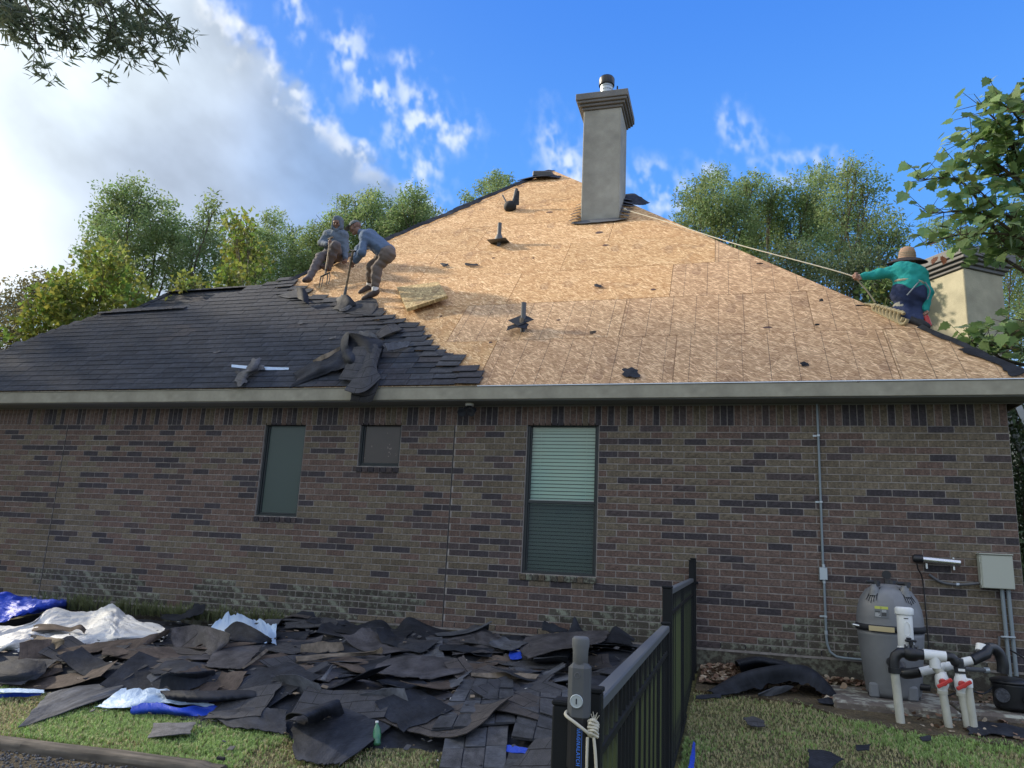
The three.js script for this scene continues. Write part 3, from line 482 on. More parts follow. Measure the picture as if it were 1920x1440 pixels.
  const leftAt = (s) => (s < WR[1] ? lerp(wingEnd[0], WR[0], s / WR[1]) : lerp(WV[0], WJ[0], clamp((s - WV[1]) / (WJ[1] - WV[1]))));
  for (let r = 0; r * EXPO < J[1] + 0.05; r++) {
    const s = r * EXPO + 0.085, xr = edgeX(Math.max(0, r * EXPO)) + rr(-0.12, 0.12), xl = leftAt(s - 0.085);
    for (let x = xr - TW / 2, n = 0; x > xl + 0.05; x -= TW, n++) list.push({ x, s, r, n, h: 0.014 + rr(0, 0.003) + (n === 0 ? 0.012 : 0), t: n < 2 ? rr(-0.02, 0.1) : rr(-0.008, 0.008), turn: n < 1 ? rr(-0.12, 0.1) : rr(-0.006, 0.006) });
  }
  for (const q of list) q.d = roofPoint(q.x, q.s).distanceTo(CAM);
  list.sort((a, b) => a.d - b.d);
  const rest = [], cols = [], shade = (q) => { const n = fbm(q.x * 0.7, q.s * 0.9 + 5, 3), d = hash2(q.r * 7 + 3, q.n * 5 + 1); return d < 0.2 ? 2 : n > 0.56 ? (d > 0.6 ? 4 : 3) : d > 0.7 ? 1 : 0; };
  list.forEach((q, i) => {
    const m = basis(q.x, q.s, q.h, -0.045 + q.t * -1, q.turn);
    if (i < 300) { const o = part('shingle', geos[i % 3], M.shingles[shade(q)], shingled); o.applyMatrix4(m); } else { rest.push(m); cols.push(M.shingles[shade(q)].color.clone().multiplyScalar(rr(0.85, 1.15))); }
  });
  // the rear wing's front slope, a little behind
  const D2 = -0.36, K = (D2) / (ROOF_N.dot(V(0, EY, EZ)) - ROOF_N.dot(CAM)) + 1;
  const back = (u, v) => CAM.clone().addScaledVector(onRoof(u, v).sub(CAM), K), b0 = back(320, 546), b1 = back(250, 580), b2 = back(545, 532), bl = b1.clone().addScaledVector(b1.clone().sub(b0), 1.2);
  const bn = ROOF_N, low = [bl.clone(), V(-9.8, bl.y, bl.z)], toBack = [V(-10.2, bl.y + 1e-3, bl.z - 3.6)];
  part('rear_wing_roof', [slab([b0, b2, low[1], bl], bn, 0.02, ux, us), face([b0, bl, V(bl.x, bl.y, bl.z - 3.6)]), face([b0, b2, V(b2.x, bl.y, bl.z - 3.6), V(bl.x, bl.y, bl.z - 3.6)])], M.shingles[0], planes);
  const wb = roofPoint(...WR), wc = roofPoint(...WV); part('wing_back', [face([wb, V(wb.x, wb.y - 1.3, wb.z - 1.4), V(-10.5, wb.y - 1.3, wb.z - 1.4), V(-10.5, wb.y, wb.z)]), face([wb, V(wingEnd[0], EY, EZ), V(wingEnd[0], EY, -5), V(wb.x - 1, wb.y - 1.3, wb.z - 1.4)])], M.shingles[0], planes);
  const up = b0.clone().sub(bl).normalize();
  for (let k = 0; k < 11; k++) { const y = bl.y + 0.05 + k * EXPO * SP; if (y > b0.y - 0.02) break; const tt = (y - bl.y) / (b0.y - bl.y), p = bl.clone().lerp(b0, tt), xl = p.x; for (let x = xl + 0.2; x < -10.1; x += TW) { const mm = new THREE.Matrix4().makeTranslation(x + (k % 2) * 0.15, y, p.z).multiply(new THREE.Matrix4().makeRotationX(-(Math.PI / 2 - PITCH) - 0.045)); rest.push(mm); cols.push(M.shingles[Math.floor(hash2(k, Math.round(x * 9)) * 4)].color.clone()); } }
  instanced('shingles', geos[0], M.shingleAny, rest, shingled, cols);
  // cap shingles on ridges and hips
  const cap = (a, b, up2, w = 0.15, gap = 0.15, jig = 0) => {
    const n = Math.round(a.distanceTo(b) / gap), dir = b.clone().sub(a).normalize(), side = dir.clone().cross(up2).normalize(), nn = side.clone().cross(dir).normalize();
    for (let i = 0; i < n; i++) {
      const c = a.clone().lerp(b, (i + 0.5) / n), P = [-1, -0.3, 0.3, 1].map((k) => c.clone().addScaledVector(side, k * w).addScaledVector(nn, 0.016 - Math.abs(k) * k * k * 0 - Math.abs(k) * w * 0.62));
      const net = [-0.5, 0.6].map((k, j) => P.map((p) => p.clone().addScaledVector(dir, k * gap * 1.25).addScaledVector(nn, j ? 0.006 : 0.016)));
      part('ridge_cap', sheet(net, { nu: 4, nv: 1, t: 0.008, tear: jig, wave: jig, sd: i + a.x }), M.shingles[(i * 7) % 4], shingled);
    }
  };
  cap(wb, wc, V(0, 1, 0), 0.14, 0.16); cap(roofPoint(...wingEnd), wb, V(-0.4, 1, 0.4), 0.13, 0.17); cap(b0, b2, V(0, 1, 0), 0.15, 0.17); cap(b1, b0, V(-0.3, 1, 0.3), 0.13, 0.17); cap(wc, roofPoint(...WJ), V(0, 1, 0.4), 0.1, 0.2);
  // ragged felt left along both hips
  const strip = (x0, s0, x1, s1, w, sd, m, lift = 0.02) => { const n = 6, net = [[], []]; for (let i = 0; i <= n; i++) { const x = lerp(x0, x1, i / n), s = lerp(s0, s1, i / n); net[0].push(roofPoint(x, s, lift + 0.02 * hash2(i, sd))); net[1].push(roofPoint(x + w * (0.6 + 0.8 * hash2(i, sd + 3)), s - 0.02, 0.012)); } part('felt_edge', sheet(net, { nu: 24, nv: 3, t: 0.008, tear: 0.03, wave: 0.006, sd }), m, shingled); };
  for (let i = 0; i < 6; i++) { const a = lerp(J[1], 9.0, i / 6), b = lerp(J[1], 9.0, (i + 1.05) / 6); strip(leftHip(a) - 0.05, a, leftHip(b) - 0.05, b, 0.1 + 0.05 * hash2(i, 9), 40 + i, M.felt2, 0.035); }
  strip(rightHip(1.15), 1.15, rightHip(0.45), 0.45, -0.05, 61, M.felt, 0.03); strip(rightHip(0.62), 0.62, rightHip(0.02), 0.02, -0.16, 62, M.felt, 0.03);
  // flaps of underlay showing beyond the last shingles
  for (const [u, v, w, h, sd] of [[765, 617, 0.34, 0.2, 1], [690, 588, 0.5, 0.3, 2], [727, 602, 0.3, 0.15, 3], [795, 633, 0.25, 0.12, 5], [835, 668, 0.24, 0.1, 6]]) { const [x, s] = roofXS(u, v); const net = [0, 1].map((b) => [0, 0.5, 1].map((a) => roofPoint(x + (a - 0.5) * w, s + (0.5 - b) * h, 0.02 + 0.015 * hash2(sd, Math.round(a * 2))))); part('underlay_flap', sheet(net, { nu: 8, nv: 5, tear: 0.05, wave: 0.01, sd, t: 0.004 }), M.felt2, shingled); }

  // ridge vent box at the peak
  const rv = new THREE.Group(); rv.name = 'ridge_vent'; house.add(rv); const q = bx(0.42, 0.12, 0.5, 0, 0, 0, 0.02), pq = onRoof(1019, 333); part('vent_cover', q.rotateX(0.25).rotateZ(-0.1).translate(pq.x, pq.y + 0.09, pq.z - 0.1), M.lead, rv); part('vent_base', sheet([[V(-0.5, 0, 0), V(0, 0.08, 0), V(0.4, 0, 0)], [V(-0.55, -0.14, 0.2), V(0, -0.1, 0.24), V(0.42, -0.16, 0.2)]].map((r) => r.map((p) => p.add(pq))), { nu: 10, nv: 4, tear: 0.06, wave: 0.01, t: 0.01, sd: 5 }), M.felt2, rv);
}
// ---------- chimneys ----------
function chimney(name, label, W, D, h0, h1, mat, pos, turn, capMat, flue) {
  const c = new THREE.Group(); c.name = name; c.userData.label = label; house.add(c); c.position.copy(pos); c.rotation.y = turn;
  part('chimney_shaft', boxUV(bevelBox(W, h1 - h0, D, 0.008)).translate(0, (h0 + h1) / 2, -D / 2), mat, c);
  part('corner_bead', [-1, 1].map((k) => bx(0.012, h1 - h0, 0.006, (k * (W - 0.04)) / 2, (h0 + h1) / 2, 0.0, 0.002)), mat, c);
  for (let i = 0; i < 3; i++) { const o = 0.03 + i * 0.04; part('corbel', bx(W + 2 * o, 0.05, D + 2 * o, 0, h1 + 0.027 + i * 0.053, -D / 2, 0.006), capMat, c); }
  part('chimney_cap', bx(W + 0.27, 0.13, D + 0.27, 0, h1 + 0.226, -D / 2, 0.008), capMat, c);
  if (flue) {
    const y = h1 + 0.29; part('flue_pipe', new THREE.CylinderGeometry(0.12, 0.12, 0.46, 28).translate(0.02, y + 0.2, -0.3), M.galv, c); part('flue_band', [0.27, 0.34].map((k) => new THREE.TorusGeometry(0.122, 0.006, 6, 28).rotateX(Math.PI / 2).translate(0.02, y + k, -0.3)), M.galv, c);
    part('flue_cap', new THREE.LatheGeometry([[0.118, 0.16], [0.148, 0.165], [0.15, 0.3], [0.13, 0.335], [0.06, 0.35], [0.001, 0.352]].map((p) => new THREE.Vector2(...p)), 28).translate(0.02, y + 0.22, -0.3), M.blackPlastic, c);
    part('flue_rod', tube([V(0.22, y - 0.02, -0.3), V(0.225, y + 0.36, -0.31)], 0.014, 0.014, 8), M.blackRough, c);
  }
  return c;
}
{
  const p = onRoof(1122, 414), c = chimney('chimney', 'tall grey stucco chimney with stepped cap and steel flue', 0.7, 0.78, -0.12, 2.23, M.stucco, V(-4.97, p.y, p.z), 0, M.stuccoCap, true);
  // old step flashing and torn shingles round its foot, in the chimney's own axes
  for (const [s, x] of [[-1, -0.36], [1, 0.36]]) for (let i = 0; i < 6; i++) { const z = -0.02 - i * 0.12, y = -z * Math.tan(PITCH); const net = [0, 1].map((b) => [0, 1].map((a) => V(x + s * (a ? 0.16 + 0.06 * hash2(i, s + 4) : -0.01), y + 0.045 - b * 0.07 + (a ? -0.004 : 0.05), z + b * 0.12))); part('step_flashing', sheet(net, { nu: 5, nv: 3, tear: 0.02, wave: 0.006, t: 0.006, sd: i + s * 9 }), i % 2 ? M.feltGrey : M.lead, c); }
  const net = [[V(-0.5, 0.02, -0.02), V(0, 0.03, 0.0), V(0.5, 0.03, -0.02)], [V(-0.52, -0.09, 0.12), V(0, -0.1, 0.14), V(0.5, -0.07, 0.12)]]; part('apron_flashing', sheet(net, { nu: 16, nv: 4, tear: 0.03, wave: 0.012, t: 0.007, sd: 4 }), M.lead, c);
  const cr = [[V(0.3, 0.92, -0.86), V(0.5, 0.9, -0.86), V(0.66, 0.74, -0.74), V(0.86, 0.54, -0.58)], [V(0.32, 0.52, -0.46), V(0.48, 0.5, -0.44), V(0.58, 0.46, -0.42), V(0.72, 0.44, -0.42)]]; part('saddle_felt', sheet(cr, { nu: 12, nv: 8, tear: 0.05, wave: 0.02, t: 0.008, sd: 14 }), M.felt2, c);
  const t = THREE.MathUtils.degToRad(55), corner = atD(1815, 600, 12.4); corner.y = 0; const W2 = 0.74;
  const c2 = chimney('chimney', 'cream stucco chimney behind the right roof edge, half hidden by leaves', W2, W2, 0, 5.36, M.stuccoCream, V(0, 0, 0), 0, M.stuccoCap, false);
  // its near corner (x = W/2, z = 0) stands at the measured corner
  c2.rotation.y = -t - 0.0; const off = V(W2 / 2, 0, 0).applyAxisAngle(V(0, 1, 0), c2.rotation.y); c2.position.copy(corner).sub(off); c2.position.y = 0;
}
// ---------- vent pipes ----------
{
  const vent = (label, u, v, build) => { const g = new THREE.Group(); g.name = 'vent_pipe'; g.userData.label = label; house.add(g); g.position.copy(onRoof(u, v)); build(g); };
  const tiltFlange = (w, lift, ax, m, g) => { const q = bx(w, 0.006, w, 0, 0, 0, 0.002); part('flange', q.rotateX(ax[0]).rotateZ(ax[1]).translate(0, lift, 0), m, g); };
  vent('grey plumbing vent pipe with its flange pulled loose, under the chimney to the left', 935, 460, (g) => { part('pipe', tube([V(0, -0.1, 0), V(0, 0.42, 0)], 0.036, 0.036, 14), M.lead, g); part('collar', tube([V(0, 0.06, 0), V(0, 0.12, 0), V(0, 0.2, 0)], [0.085, 0.075, 0.045], 0, 14), M.lead, g); tiltFlange(0.34, 0.07, [0.1, 0.05], M.lead, g); });
  vent('black vent pipe with square flange tipped up like a diamond', 980, 620, (g) => { part('pipe', tube([V(0, -0.1, 0), V(0, 0.4, 0)], 0.035, 0.035, 14), M.lead, g); part('pipe', tube([V(0.0, 0.02, 0.08), V(0.005, 0.15, 0.09)], 0.028, 0.028, 12), M.backTan, g); const q = bx(0.26, 0.006, 0.26, 0, 0, 0, 0.002).rotateY(Math.PI / 4).rotateX(0.75); part('flange', q.translate(-0.02, 0.14, 0.04), M.blackRough, g); part('flange', sheet([[V(-0.2, 0.05, 0.1), V(0, 0.1, 0.05), V(0.12, 0.06, 0.1)], [V(-0.2, -0.05, 0.16), V(-0.03, -0.02, 0.2), V(0.1, -0.03, 0.16)]], { nu: 6, nv: 4, tear: 0.03, sd: 3 }), M.felt, g); });
  vent('broken black roof vent with two upright prongs near the peak', 956, 396, (g) => { part('vent_hood', new THREE.SphereGeometry(0.13, 14, 10).scale(1, 0.9, 0.8).translate(0, 0.1, 0), M.blackRough, g); part('prong', tube([V(-0.06, 0.15, 0), V(-0.17, 0.36, 0)], 0.016, 0.014, 8), M.lead, g); part('prong', tube([V(0.05, 0.15, 0), V(0.12, 0.46, 0.01)], 0.026, 0.036, 8), M.lead, g); part('torn_wrap', sheet([[V(0.1, 0.46, 0.02), V(0.18, 0.4, 0.02)], [V(0.08, 0.1, 0.03), V(0.2, 0.08, 0.02)]], { nu: 4, nv: 6, tear: 0.02, sd: 8 }), M.felt2, g); });
}
// ---------- fittings on the brick wall ----------
{
  const c = thing('electrical_conduit', 'thin grey conduit with a small junction box running down the brick wall', 'conduit');
  const x0 = -1.856, path = [V(x0, 2.9, 0.022), V(x0 - 0.004, 1.13, 0.022)];
  part('pipe', tube(path, 0.0125, 0.0125, 10), M.conduit, c); part('pipe', tube([V(x0, 1.0, 0.022), V(x0, 0.42, 0.022), V(x0 + 0.005, 0.36, 0.022), V(x0 + 0.03, 0.28, 0.022), V(x0 + 0.09, 0.238, 0.022), V(x0 + 0.16, 0.23, 0.022), V(x0 + 0.42, 0.226, 0.022)], 0.0125, 0.0125, 10), M.conduit, c);
  part('junction_box', bx(0.082, 0.13, 0.05, x0 - 0.006, 1.065, 0.026, 0.006), M.conduit, c); part('box_cover', bx(0.074, 0.122, 0.004, x0 - 0.006, 1.065, 0.0535, 0.001), M.galv, c);
  for (const y of [1.145, 0.985, 0.47]) part('coupling', tube([V(x0, y - 0.018, 0.022), V(x0, y + 0.018, 0.022)], 0.017, 0.017, 10), M.galv, c);
  for (const y of [2.545, 1.82, 0.63]) part('strap', [bx(0.06, 0.02, 0.003, x0 - 0.025, y, 0.006, 0.001), bx(0.03, 0.02, 0.004, x0, y, 0.037, 0.001)], M.galv, c);
  const f = thing('floodlight', 'twin floodlight under the eaves between the small and the large window', 'floodlight', null, V(-5.9, 2.86, 0.12));
  part('base_plate', new THREE.CylinderGeometry(0.055, 0.055, 0.03, 20).translate(0, 0.035, 0), M.pvc, f);
  for (const k of [-1, 1]) { part('arm', tube([V(0, 0.02, 0), V(k * 0.05, -0.01, 0.02), V(k * 0.08, -0.03, 0.03)], 0.012, 0.012, 8), M.blackRough, f); part('lamp_head', new THREE.LatheGeometry([[0.001, 0], [0.028, 0.005], [0.034, 0.04], [0.055, 0.1], [0.05, 0.1], [0.001, 0.085]].map((p) => new THREE.Vector2(...p)), 18).rotateX(Math.PI * 0.7).rotateZ(-k * 0.5).translate(k * 0.085, -0.03, 0.03), M.blackRough, f); }
  const b = thing('control_box', 'grey-green metal control box on the wall above two conduits', 'electrical box', null, V(-0.252, 1.17, 0));
  part('box_body', bx(0.29, 0.33, 0.1, 0, 0, 0.052, 0.006), M.boxGrey, b); part('box_door', bx(0.278, 0.318, 0.012, 0.004, -0.002, 0.108, 0.004), M.boxGrey, b); part('hinge', [0.11, -0.11].map((y) => bx(0.012, 0.05, 0.01, -0.146, y, 0.1, 0.002)), M.boxGrey, b); part('rain_lip', bx(0.3, 0.012, 0.125, 0, 0.171, 0.06, 0.003), M.boxGrey, b);
  for (const [x, y] of [[0.045, -1.0], [0.1, -0.98]]) part('conduit', tube([V(x, -0.165, 0.045), V(x + 0.005, y, 0.045)], 0.019, 0.019, 10), M.conduit, b);
  part('conduit_clamp', [bx(0.13, 0.016, 0.02, 0.055, -0.62, 0.07, 0.003)], M.galv, b); part('copper_pipe', tube([V(-0.02, -0.62, 0.06), V(-0.03, -0.7, 0.07), V(-0.07, -0.85, 0.08)], 0.012, 0.012, 8), M.lead, b);
  part('flexible_conduit', tube(curve([V(-0.15, -0.12, 0.05), V(-0.25, -0.135, 0.05), V(-0.38, -0.145, 0.04), V(-0.5, -0.125, 0.03), V(-0.6, -0.06, 0.03)], 20), 0.014, 0.014, 8), M.lead, b); part('conduit_clip', tube([V(-0.36, -0.145, 0.04), V(-0.33, -0.143, 0.04)], 0.018, 0.018, 8), M.galv, b);
  const u = thing('steriliser_tube', 'shiny steel tube with a black end fixed level on the wall', 'water steriliser', null, V(-0.79, 1.25, 0.09));
  part('steel_tube', tube([V(-0.13, 0.012, 0), V(0.215, -0.012, 0)], 0.036, 0.036, 20), M.steel, u); part('end_cap', tube([V(-0.215, 0.016, 0), V(-0.2, 0.016, 0), V(-0.125, 0.012, 0)], [0.03, 0.043, 0.043], 0, 18), M.blackPlastic, u); part('bracket', [bx(0.02, 0.13, 0.05, 0.17, -0.02, -0.06), bx(0.02, 0.13, 0.05, -0.08, -0.02, -0.06)], M.steel, u);
  part('cable', tube(curve([V(-0.18, -0.02, 0), V(-0.17, -0.08, -0.02), V(-0.13, -0.16, -0.06), V(-0.11, -0.5, -0.07), V(-0.1, -0.95, -0.06), V(-0.06, -1.15, 0.0)], 24), 0.006, 0.006, 6), M.blackPlastic, u);
  // ladder leaning at the corner of the house
  const l = thing('ladder', 'aluminium extension ladder leaning at the right corner of the house', 'ladder');
  const a0 = V(0.24, 3.0, -0.86), d = V(0.29, -0.96, 0).normalize(), side = V(0, 0, 1), n = d.clone().cross(side).normalize();
  for (const k of [0, 0.4]) { const g = bevelBox(0.03, 3.4, 0.075, 0.006), m = mat4(a0.clone().addScaledVector(side, k).addScaledVector(d, 1.6), n, d.clone().negate(), side); const o = part('rail', g.applyMatrix4(mat4(V(0, 0, 0), V(0, 0, 1), V(0, 1, 0), V(1, 0, 0))).applyMatrix4(m), M.alu, l); const g2 = bevelBox(0.026, 3.0, 0.07, 0.006).applyMatrix4(mat4(a0.clone().addScaledVector(side, k).addScaledVector(d, 2.2).addScaledVector(n, -0.045), side, d.clone().negate(), n)); part('rail', g2, M.alu, l); }
  for (let i = 0; i < 10; i++) part('rung', tube([a0.clone().addScaledVector(d, 0.2 + i * 0.3), a0.clone().addScaledVector(d, 0.2 + i * 0.3).addScaledVector(side, 0.4)], 0.017, 0.017, 10), M.alu, l);
  part('guide_bracket', [bx(0.06, 0.12, 0.02, 0, 0, 0)].map((g) => g.applyMatrix4(mat4(a0.clone().addScaledVector(d, 0.55).addScaledVector(n, -0.05), side, d.clone().negate(), n))), M.steel, l);
}
// ---------- pool equipment ----------
{
  const pad = (label, x, z, w, d, turn) => { const o = solo('concrete_pad', boxUV(bevelBox(w, 0.14, d, 0.02)), M.concrete, label, 'concrete pad'); o.position.set(x, groundY(x, z) - 0.025, z); o.rotation.y = turn; };
  pad('weathered concrete pad under the grey pool filter', -1.42, 0.72, 1.0, 0.98, -0.04); pad('concrete pad under the black pool pump', -0.25, 0.82, 1.25, 0.6, 0.02);
  const f = thing('pool_filter', 'grey dome topped pool filter tank with black knobs', 'pool filter', null, V(-1.36, -0.01, 0.68));
  const lathe = (l, s = 40) => new THREE.LatheGeometry(l.map((p) => new THREE.Vector2(...p)), s);
  part('tank_base', lathe([[0.001, 0], [0.22, 0], [0.235, 0.05], [0.252, 0.2], [0.285, 0.55], [0.288, 0.595], [0.001, 0.595]]), M.filterGrey, f); part('tank_dome', lathe([[0.29, 0.64], [0.289, 0.7], [0.278, 0.79], [0.25, 0.88], [0.2, 0.955], [0.13, 1.0], [0.06, 1.015], [0.001, 1.018]]), M.filterGrey, f);
  part('clamp_band', lathe([[0.27, 0.59], [0.3, 0.592], [0.304, 0.618], [0.3, 0.645], [0.27, 0.648]]), M.blackRough, f);
  const at = (a, y, r) => V(Math.sin(a) * r, y, Math.cos(a) * r);
  for (const a of [-0.78, 0.62]) { const p = at(a, 0.93, 0.2); part('knob_boss', new THREE.CylinderGeometry(0.03, 0.05, 0.1, 14).translate(p.x, p.y + 0.03, p.z), M.filterGrey, f); part('knob', [bx(0.13, 0.03, 0.035, p.x - 0.01, p.y + 0.1, p.z, 0.012), new THREE.CylinderGeometry(0.028, 0.032, 0.05, 12).translate(p.x + 0.02, p.y + 0.09, p.z)], M.blackPlastic, f); for (let i = -2; i <= 2; i++) { const b2 = a + i * 0.09; part('rib', tube([at(b2, 0.975, 0.165), at(b2, 0.92, 0.226), at(b2 + i * 0.01, 0.84 - Math.abs(i) * -0.012, 0.268)], 0.008, 0.003, 6), M.blackRough, f); } }
  const k = at(0, 1.02, 0.0); part('gauge', [new THREE.CylinderGeometry(0.03, 0.035, 0.05, 14).translate(0, 1.03, 0), new THREE.CylinderGeometry(0.04, 0.04, 0.03, 18).rotateX(Math.PI / 2).translate(-0.005, 1.1, 0.0), new THREE.CylinderGeometry(0.04, 0.045, 0.03, 12).translate(0.04, 1.035, 0)], M.blackPlastic, f);
  // label with a yellow band and small print
  const c = document.createElement('canvas'); c.width = 256; c.height = 200; const x = c.getContext('2d'); x.fillStyle = '#5b6064'; x.fillRect(0, 0, 256, 200); x.fillStyle = '#a8b04a'; x.fillRect(0, 0, 256, 48); x.fillStyle = '#2a2d30'; x.fillRect(12, 84, 92, 22); x.fillRect(136, 110, 86, 60); x.fillStyle = '#c9ccce'; for (let i = 0; i < 5; i++) x.fillRect(14, 120 + i * 14, 60 + ((i * 37) % 50), 5); for (let i = 0; i < 4; i++) x.fillRect(140, 62 + i * 11, 80, 4); x.beginPath(); x.arc(118, 26, 14, 0, 7); x.lineWidth = 5; x.strokeStyle = '#3d4220'; x.stroke();
  const ct = new THREE.CanvasTexture(c); ct.colorSpace = THREE.SRGBColorSpace;
  const patch = (r0, y0, r1, y1, a0, a1) => { const g = new THREE.PlaneGeometry(1, 1, 8, 4), p = g.attributes.position; for (let i = 0; i < p.count; i++) { const u = p.getX(i) + 0.5, v = p.getY(i) + 0.5, q = at(lerp(a0, a1, u), lerp(y0, y1, v), lerp(r0, r1, v) + 0.003); p.setXYZ(i, q.x, q.y, q.z); } g.computeVertexNormals(); return g; };
  part('rating_label', patch(0.29, 0.715, 0.273, 0.815, -0.62, -0.2), std(0xffffff, 0.5, { map: ct }), f); part('warning_label', [bx(0.22, 0.045, 0.004, 0, 0, 0, 0.001).rotateY(-0.42).translate(-0.122, 0.615, 0.283)], M.brass, f);
  part('clamp_bolt', tube([V(-0.33, 0.625, 0.06), V(-0.27, 0.615, 0.1)], 0.014, 0.014, 8), M.steel, f); for (const [a, b] of [[-0.19, 0.16], [0.12, 0.2]]) part('foot', bx(0.09, 0.13, 0.05, a, 0.065, b, 0.02), M.filterGrey, f); part('drain_plug', tube([V(0.2, 0.12, 0.12), V(0.28, 0.12, 0.15)], 0.03, 0.03, 12), M.blackPlastic, f);
  part('port', tube([V(-0.05, 0.33, 0.25), V(-0.05, 0.33, 0.42)], 0.045, 0.045, 14), M.blackPlastic, f);
  // white chlorine feeder in front of the filter
  const h = thing('chlorine_feeder', 'white upright canister with screw lid in front of the pool filter', 'canister', null, V(-1.36, 0.5, 1.35));
  part('canister', lathe([[0.001, 0], [0.064, 0], [0.062, 0.3], [0.001, 0.3]], 28), M.pvc, h); part('lid', lathe([[0.068, 0.265], [0.076, 0.27], [0.076, 0.315], [0.062, 0.328], [0.001, 0.33]], 28), M.pvc, h); part('base_collar', lathe([[0.001, -0.05], [0.05, -0.05], [0.07, -0.01], [0.068, 0.0], [0.001, 0.0]], 24), M.pvc, h); part('oval_panel', new THREE.TorusGeometry(0.03, 0.003, 6, 30).scale(0.9, 1.9, 1).translate(0.004, 0.15, 0.0625), M.pvc, h); part('print', bx(0.036, 0.007, 0.002, 0.0, 0.236, 0.0635, 0.0005), M.dark, h);
  // plumbing
  const P = (u, v, z) => atZ(u, v, z), pt = (n, l, r, m, o) => part(n, tube(l, r, Array.isArray(r) ? 0 : r, 16), m, o), R = 0.03, Z1 = 1.45;
  const riserFoot = (u, z, sink = 0.05) => { const p = gp(u, 1358, 0); return p; };
  const s1 = thing('pvc_pipe', 'leftmost white PVC riser topped by a black elbow and valve', 'pipe'); { const top = P(1677, 1254, Z1), ft = V(top.x + 0.022, groundY(0, Z1) - 0.05, Z1 + 0.03); pt('riser', [ft, top], R + 0.005, M.pvcDirty, s1); const e = [V(top.x, top.y - 0.03, Z1), V(top.x, top.y + 0.06, Z1), V(top.x + 0.015, top.y + 0.105, Z1), V(top.x + 0.05, top.y + 0.135, Z1), V(top.x + 0.08, top.y + 0.137, Z1)]; pt('elbow', e, 0.043, M.blackPlastic, s1); pt('elbow_collar', [V(top.x, top.y - 0.035, Z1), V(top.x, top.y + 0.01, Z1)], 0.049, M.blackPlastic, s1); const v0 = e[4]; pt('valve_body', [v0, V(v0.x + 0.012, v0.y, Z1), V(v0.x + 0.04, v0.y - 0.003, Z1), V(v0.x + 0.09, v0.y - 0.004, Z1), V(v0.x + 0.115, v0.y - 0.005, Z1), V(v0.x + 0.15, v0.y - 0.006, Z1)], [0.04, 0.052, 0.062, 0.06, 0.045, 0.043], M.blackPlastic, s1); part('valve_handle', [bx(0.09, 0.022, 0.03, v0.x + 0.06, v0.y + 0.1, Z1, 0.008), bx(0.035, 0.07, 0.035, v0.x + 0.062, v0.y + 0.06, Z1, 0.01), bx(0.04, 0.016, 0.026, v0.x + 0.045, v0.y + 0.118, Z1, 0.006).rotateZ(0)], M.blackPlastic, s1); for (let i = 0; i < 6; i++) part('flange_bolt', new THREE.CylinderGeometry(0.008, 0.008, 0.03, 6).translate(v0.x + 0.015 + i * 0.018, v0.y + 0.052, Z1 + (i % 2 ? 0.03 : -0.01)), M.lead, s1); }
  const teeC = P(1752, 1229, Z1);
  const valve = (o, p, len) => { pt('ball_valve', [V(p.x, p.y + 0.075, p.z), V(p.x, p.y + 0.06, p.z), V(p.x, p.y + 0.03, p.z), V(p.x, p.y - 0.03, p.z), V(p.x, p.y - 0.06, p.z), V(p.x, p.y - 0.08, p.z)], [0.038, 0.04, 0.052, 0.052, 0.04, 0.038], M.pvc, o); const h = bx(0.13, 0.03, 0.02, 0, 0, 0, 0.007).rotateZ(0.55).translate(p.x, p.y - 0.005, p.z + 0.085); part('valve_handle', [h, new THREE.CylinderGeometry(0.026, 0.03, 0.045, 12).rotateX(Math.PI / 2).translate(p.x - 0.005, p.y - 0.002, p.z + 0.068)], M.red, o); const b = V(p.x + len * 0.03, groundY(0, p.z) - 0.05, p.z + 0.02); pt('riser', [V(p.x, p.y - 0.07, p.z), b], 0.032, M.pvcDirty, o); pt('socket', [V(p.x, p.y - 0.075, p.z), V(p.x, p.y - 0.1, p.z)], 0.041, M.pvcDirty, o); };
  const s2 = thing('pvc_pipe', 'white PVC riser with a T piece on top and a red handled valve', 'pipe'); { pt('tee', [V(teeC.x - 0.085, teeC.y + 0.004, Z1), V(teeC.x + 0.085, teeC.y - 0.004, Z1)], 0.044, M.pvc, s2); pt('tee_leg', [V(teeC.x, teeC.y, Z1), V(teeC.x, teeC.y - 0.1, Z1)], 0.044, M.pvc, s2); const v = P(1766, 1277, Z1); pt('pipe', [V(teeC.x + 0.004, teeC.y - 0.09, Z1), V(v.x - 0.004, v.y + 0.06, Z1)], 0.034, M.pvcDirty, s2); valve(s2, V(v.x, v.y, Z1), 1); }
  const s3 = thing('pvc_pipe', 'white PVC riser hung from a black bend, with a red handled valve', 'pipe'); { const v = P(1802, 1281, Z1), t = V(teeC.x + 0.085, teeC.y - 0.004, Z1); pt('bend', curve([t, V(t.x + 0.05, t.y - 0.004, Z1), V(v.x - 0.025, t.y - 0.05, Z1), V(v.x - 0.008, v.y + 0.19, Z1), V(v.x - 0.004, v.y + 0.11, Z1)], 14), 0.037, M.blackPlastic, s3); pt('bend_collar', [V(v.x - 0.004, v.y + 0.13, Z1), V(v.x, v.y + 0.085, Z1)], 0.045, M.blackPlastic, s3); part('size_label', bx(0.05, 0.02, 0.003, v.x, v.y + 0.108, Z1 + 0.046, 0.001), M.pvc, s3); valve(s3, V(v.x, v.y, Z1), 1); }
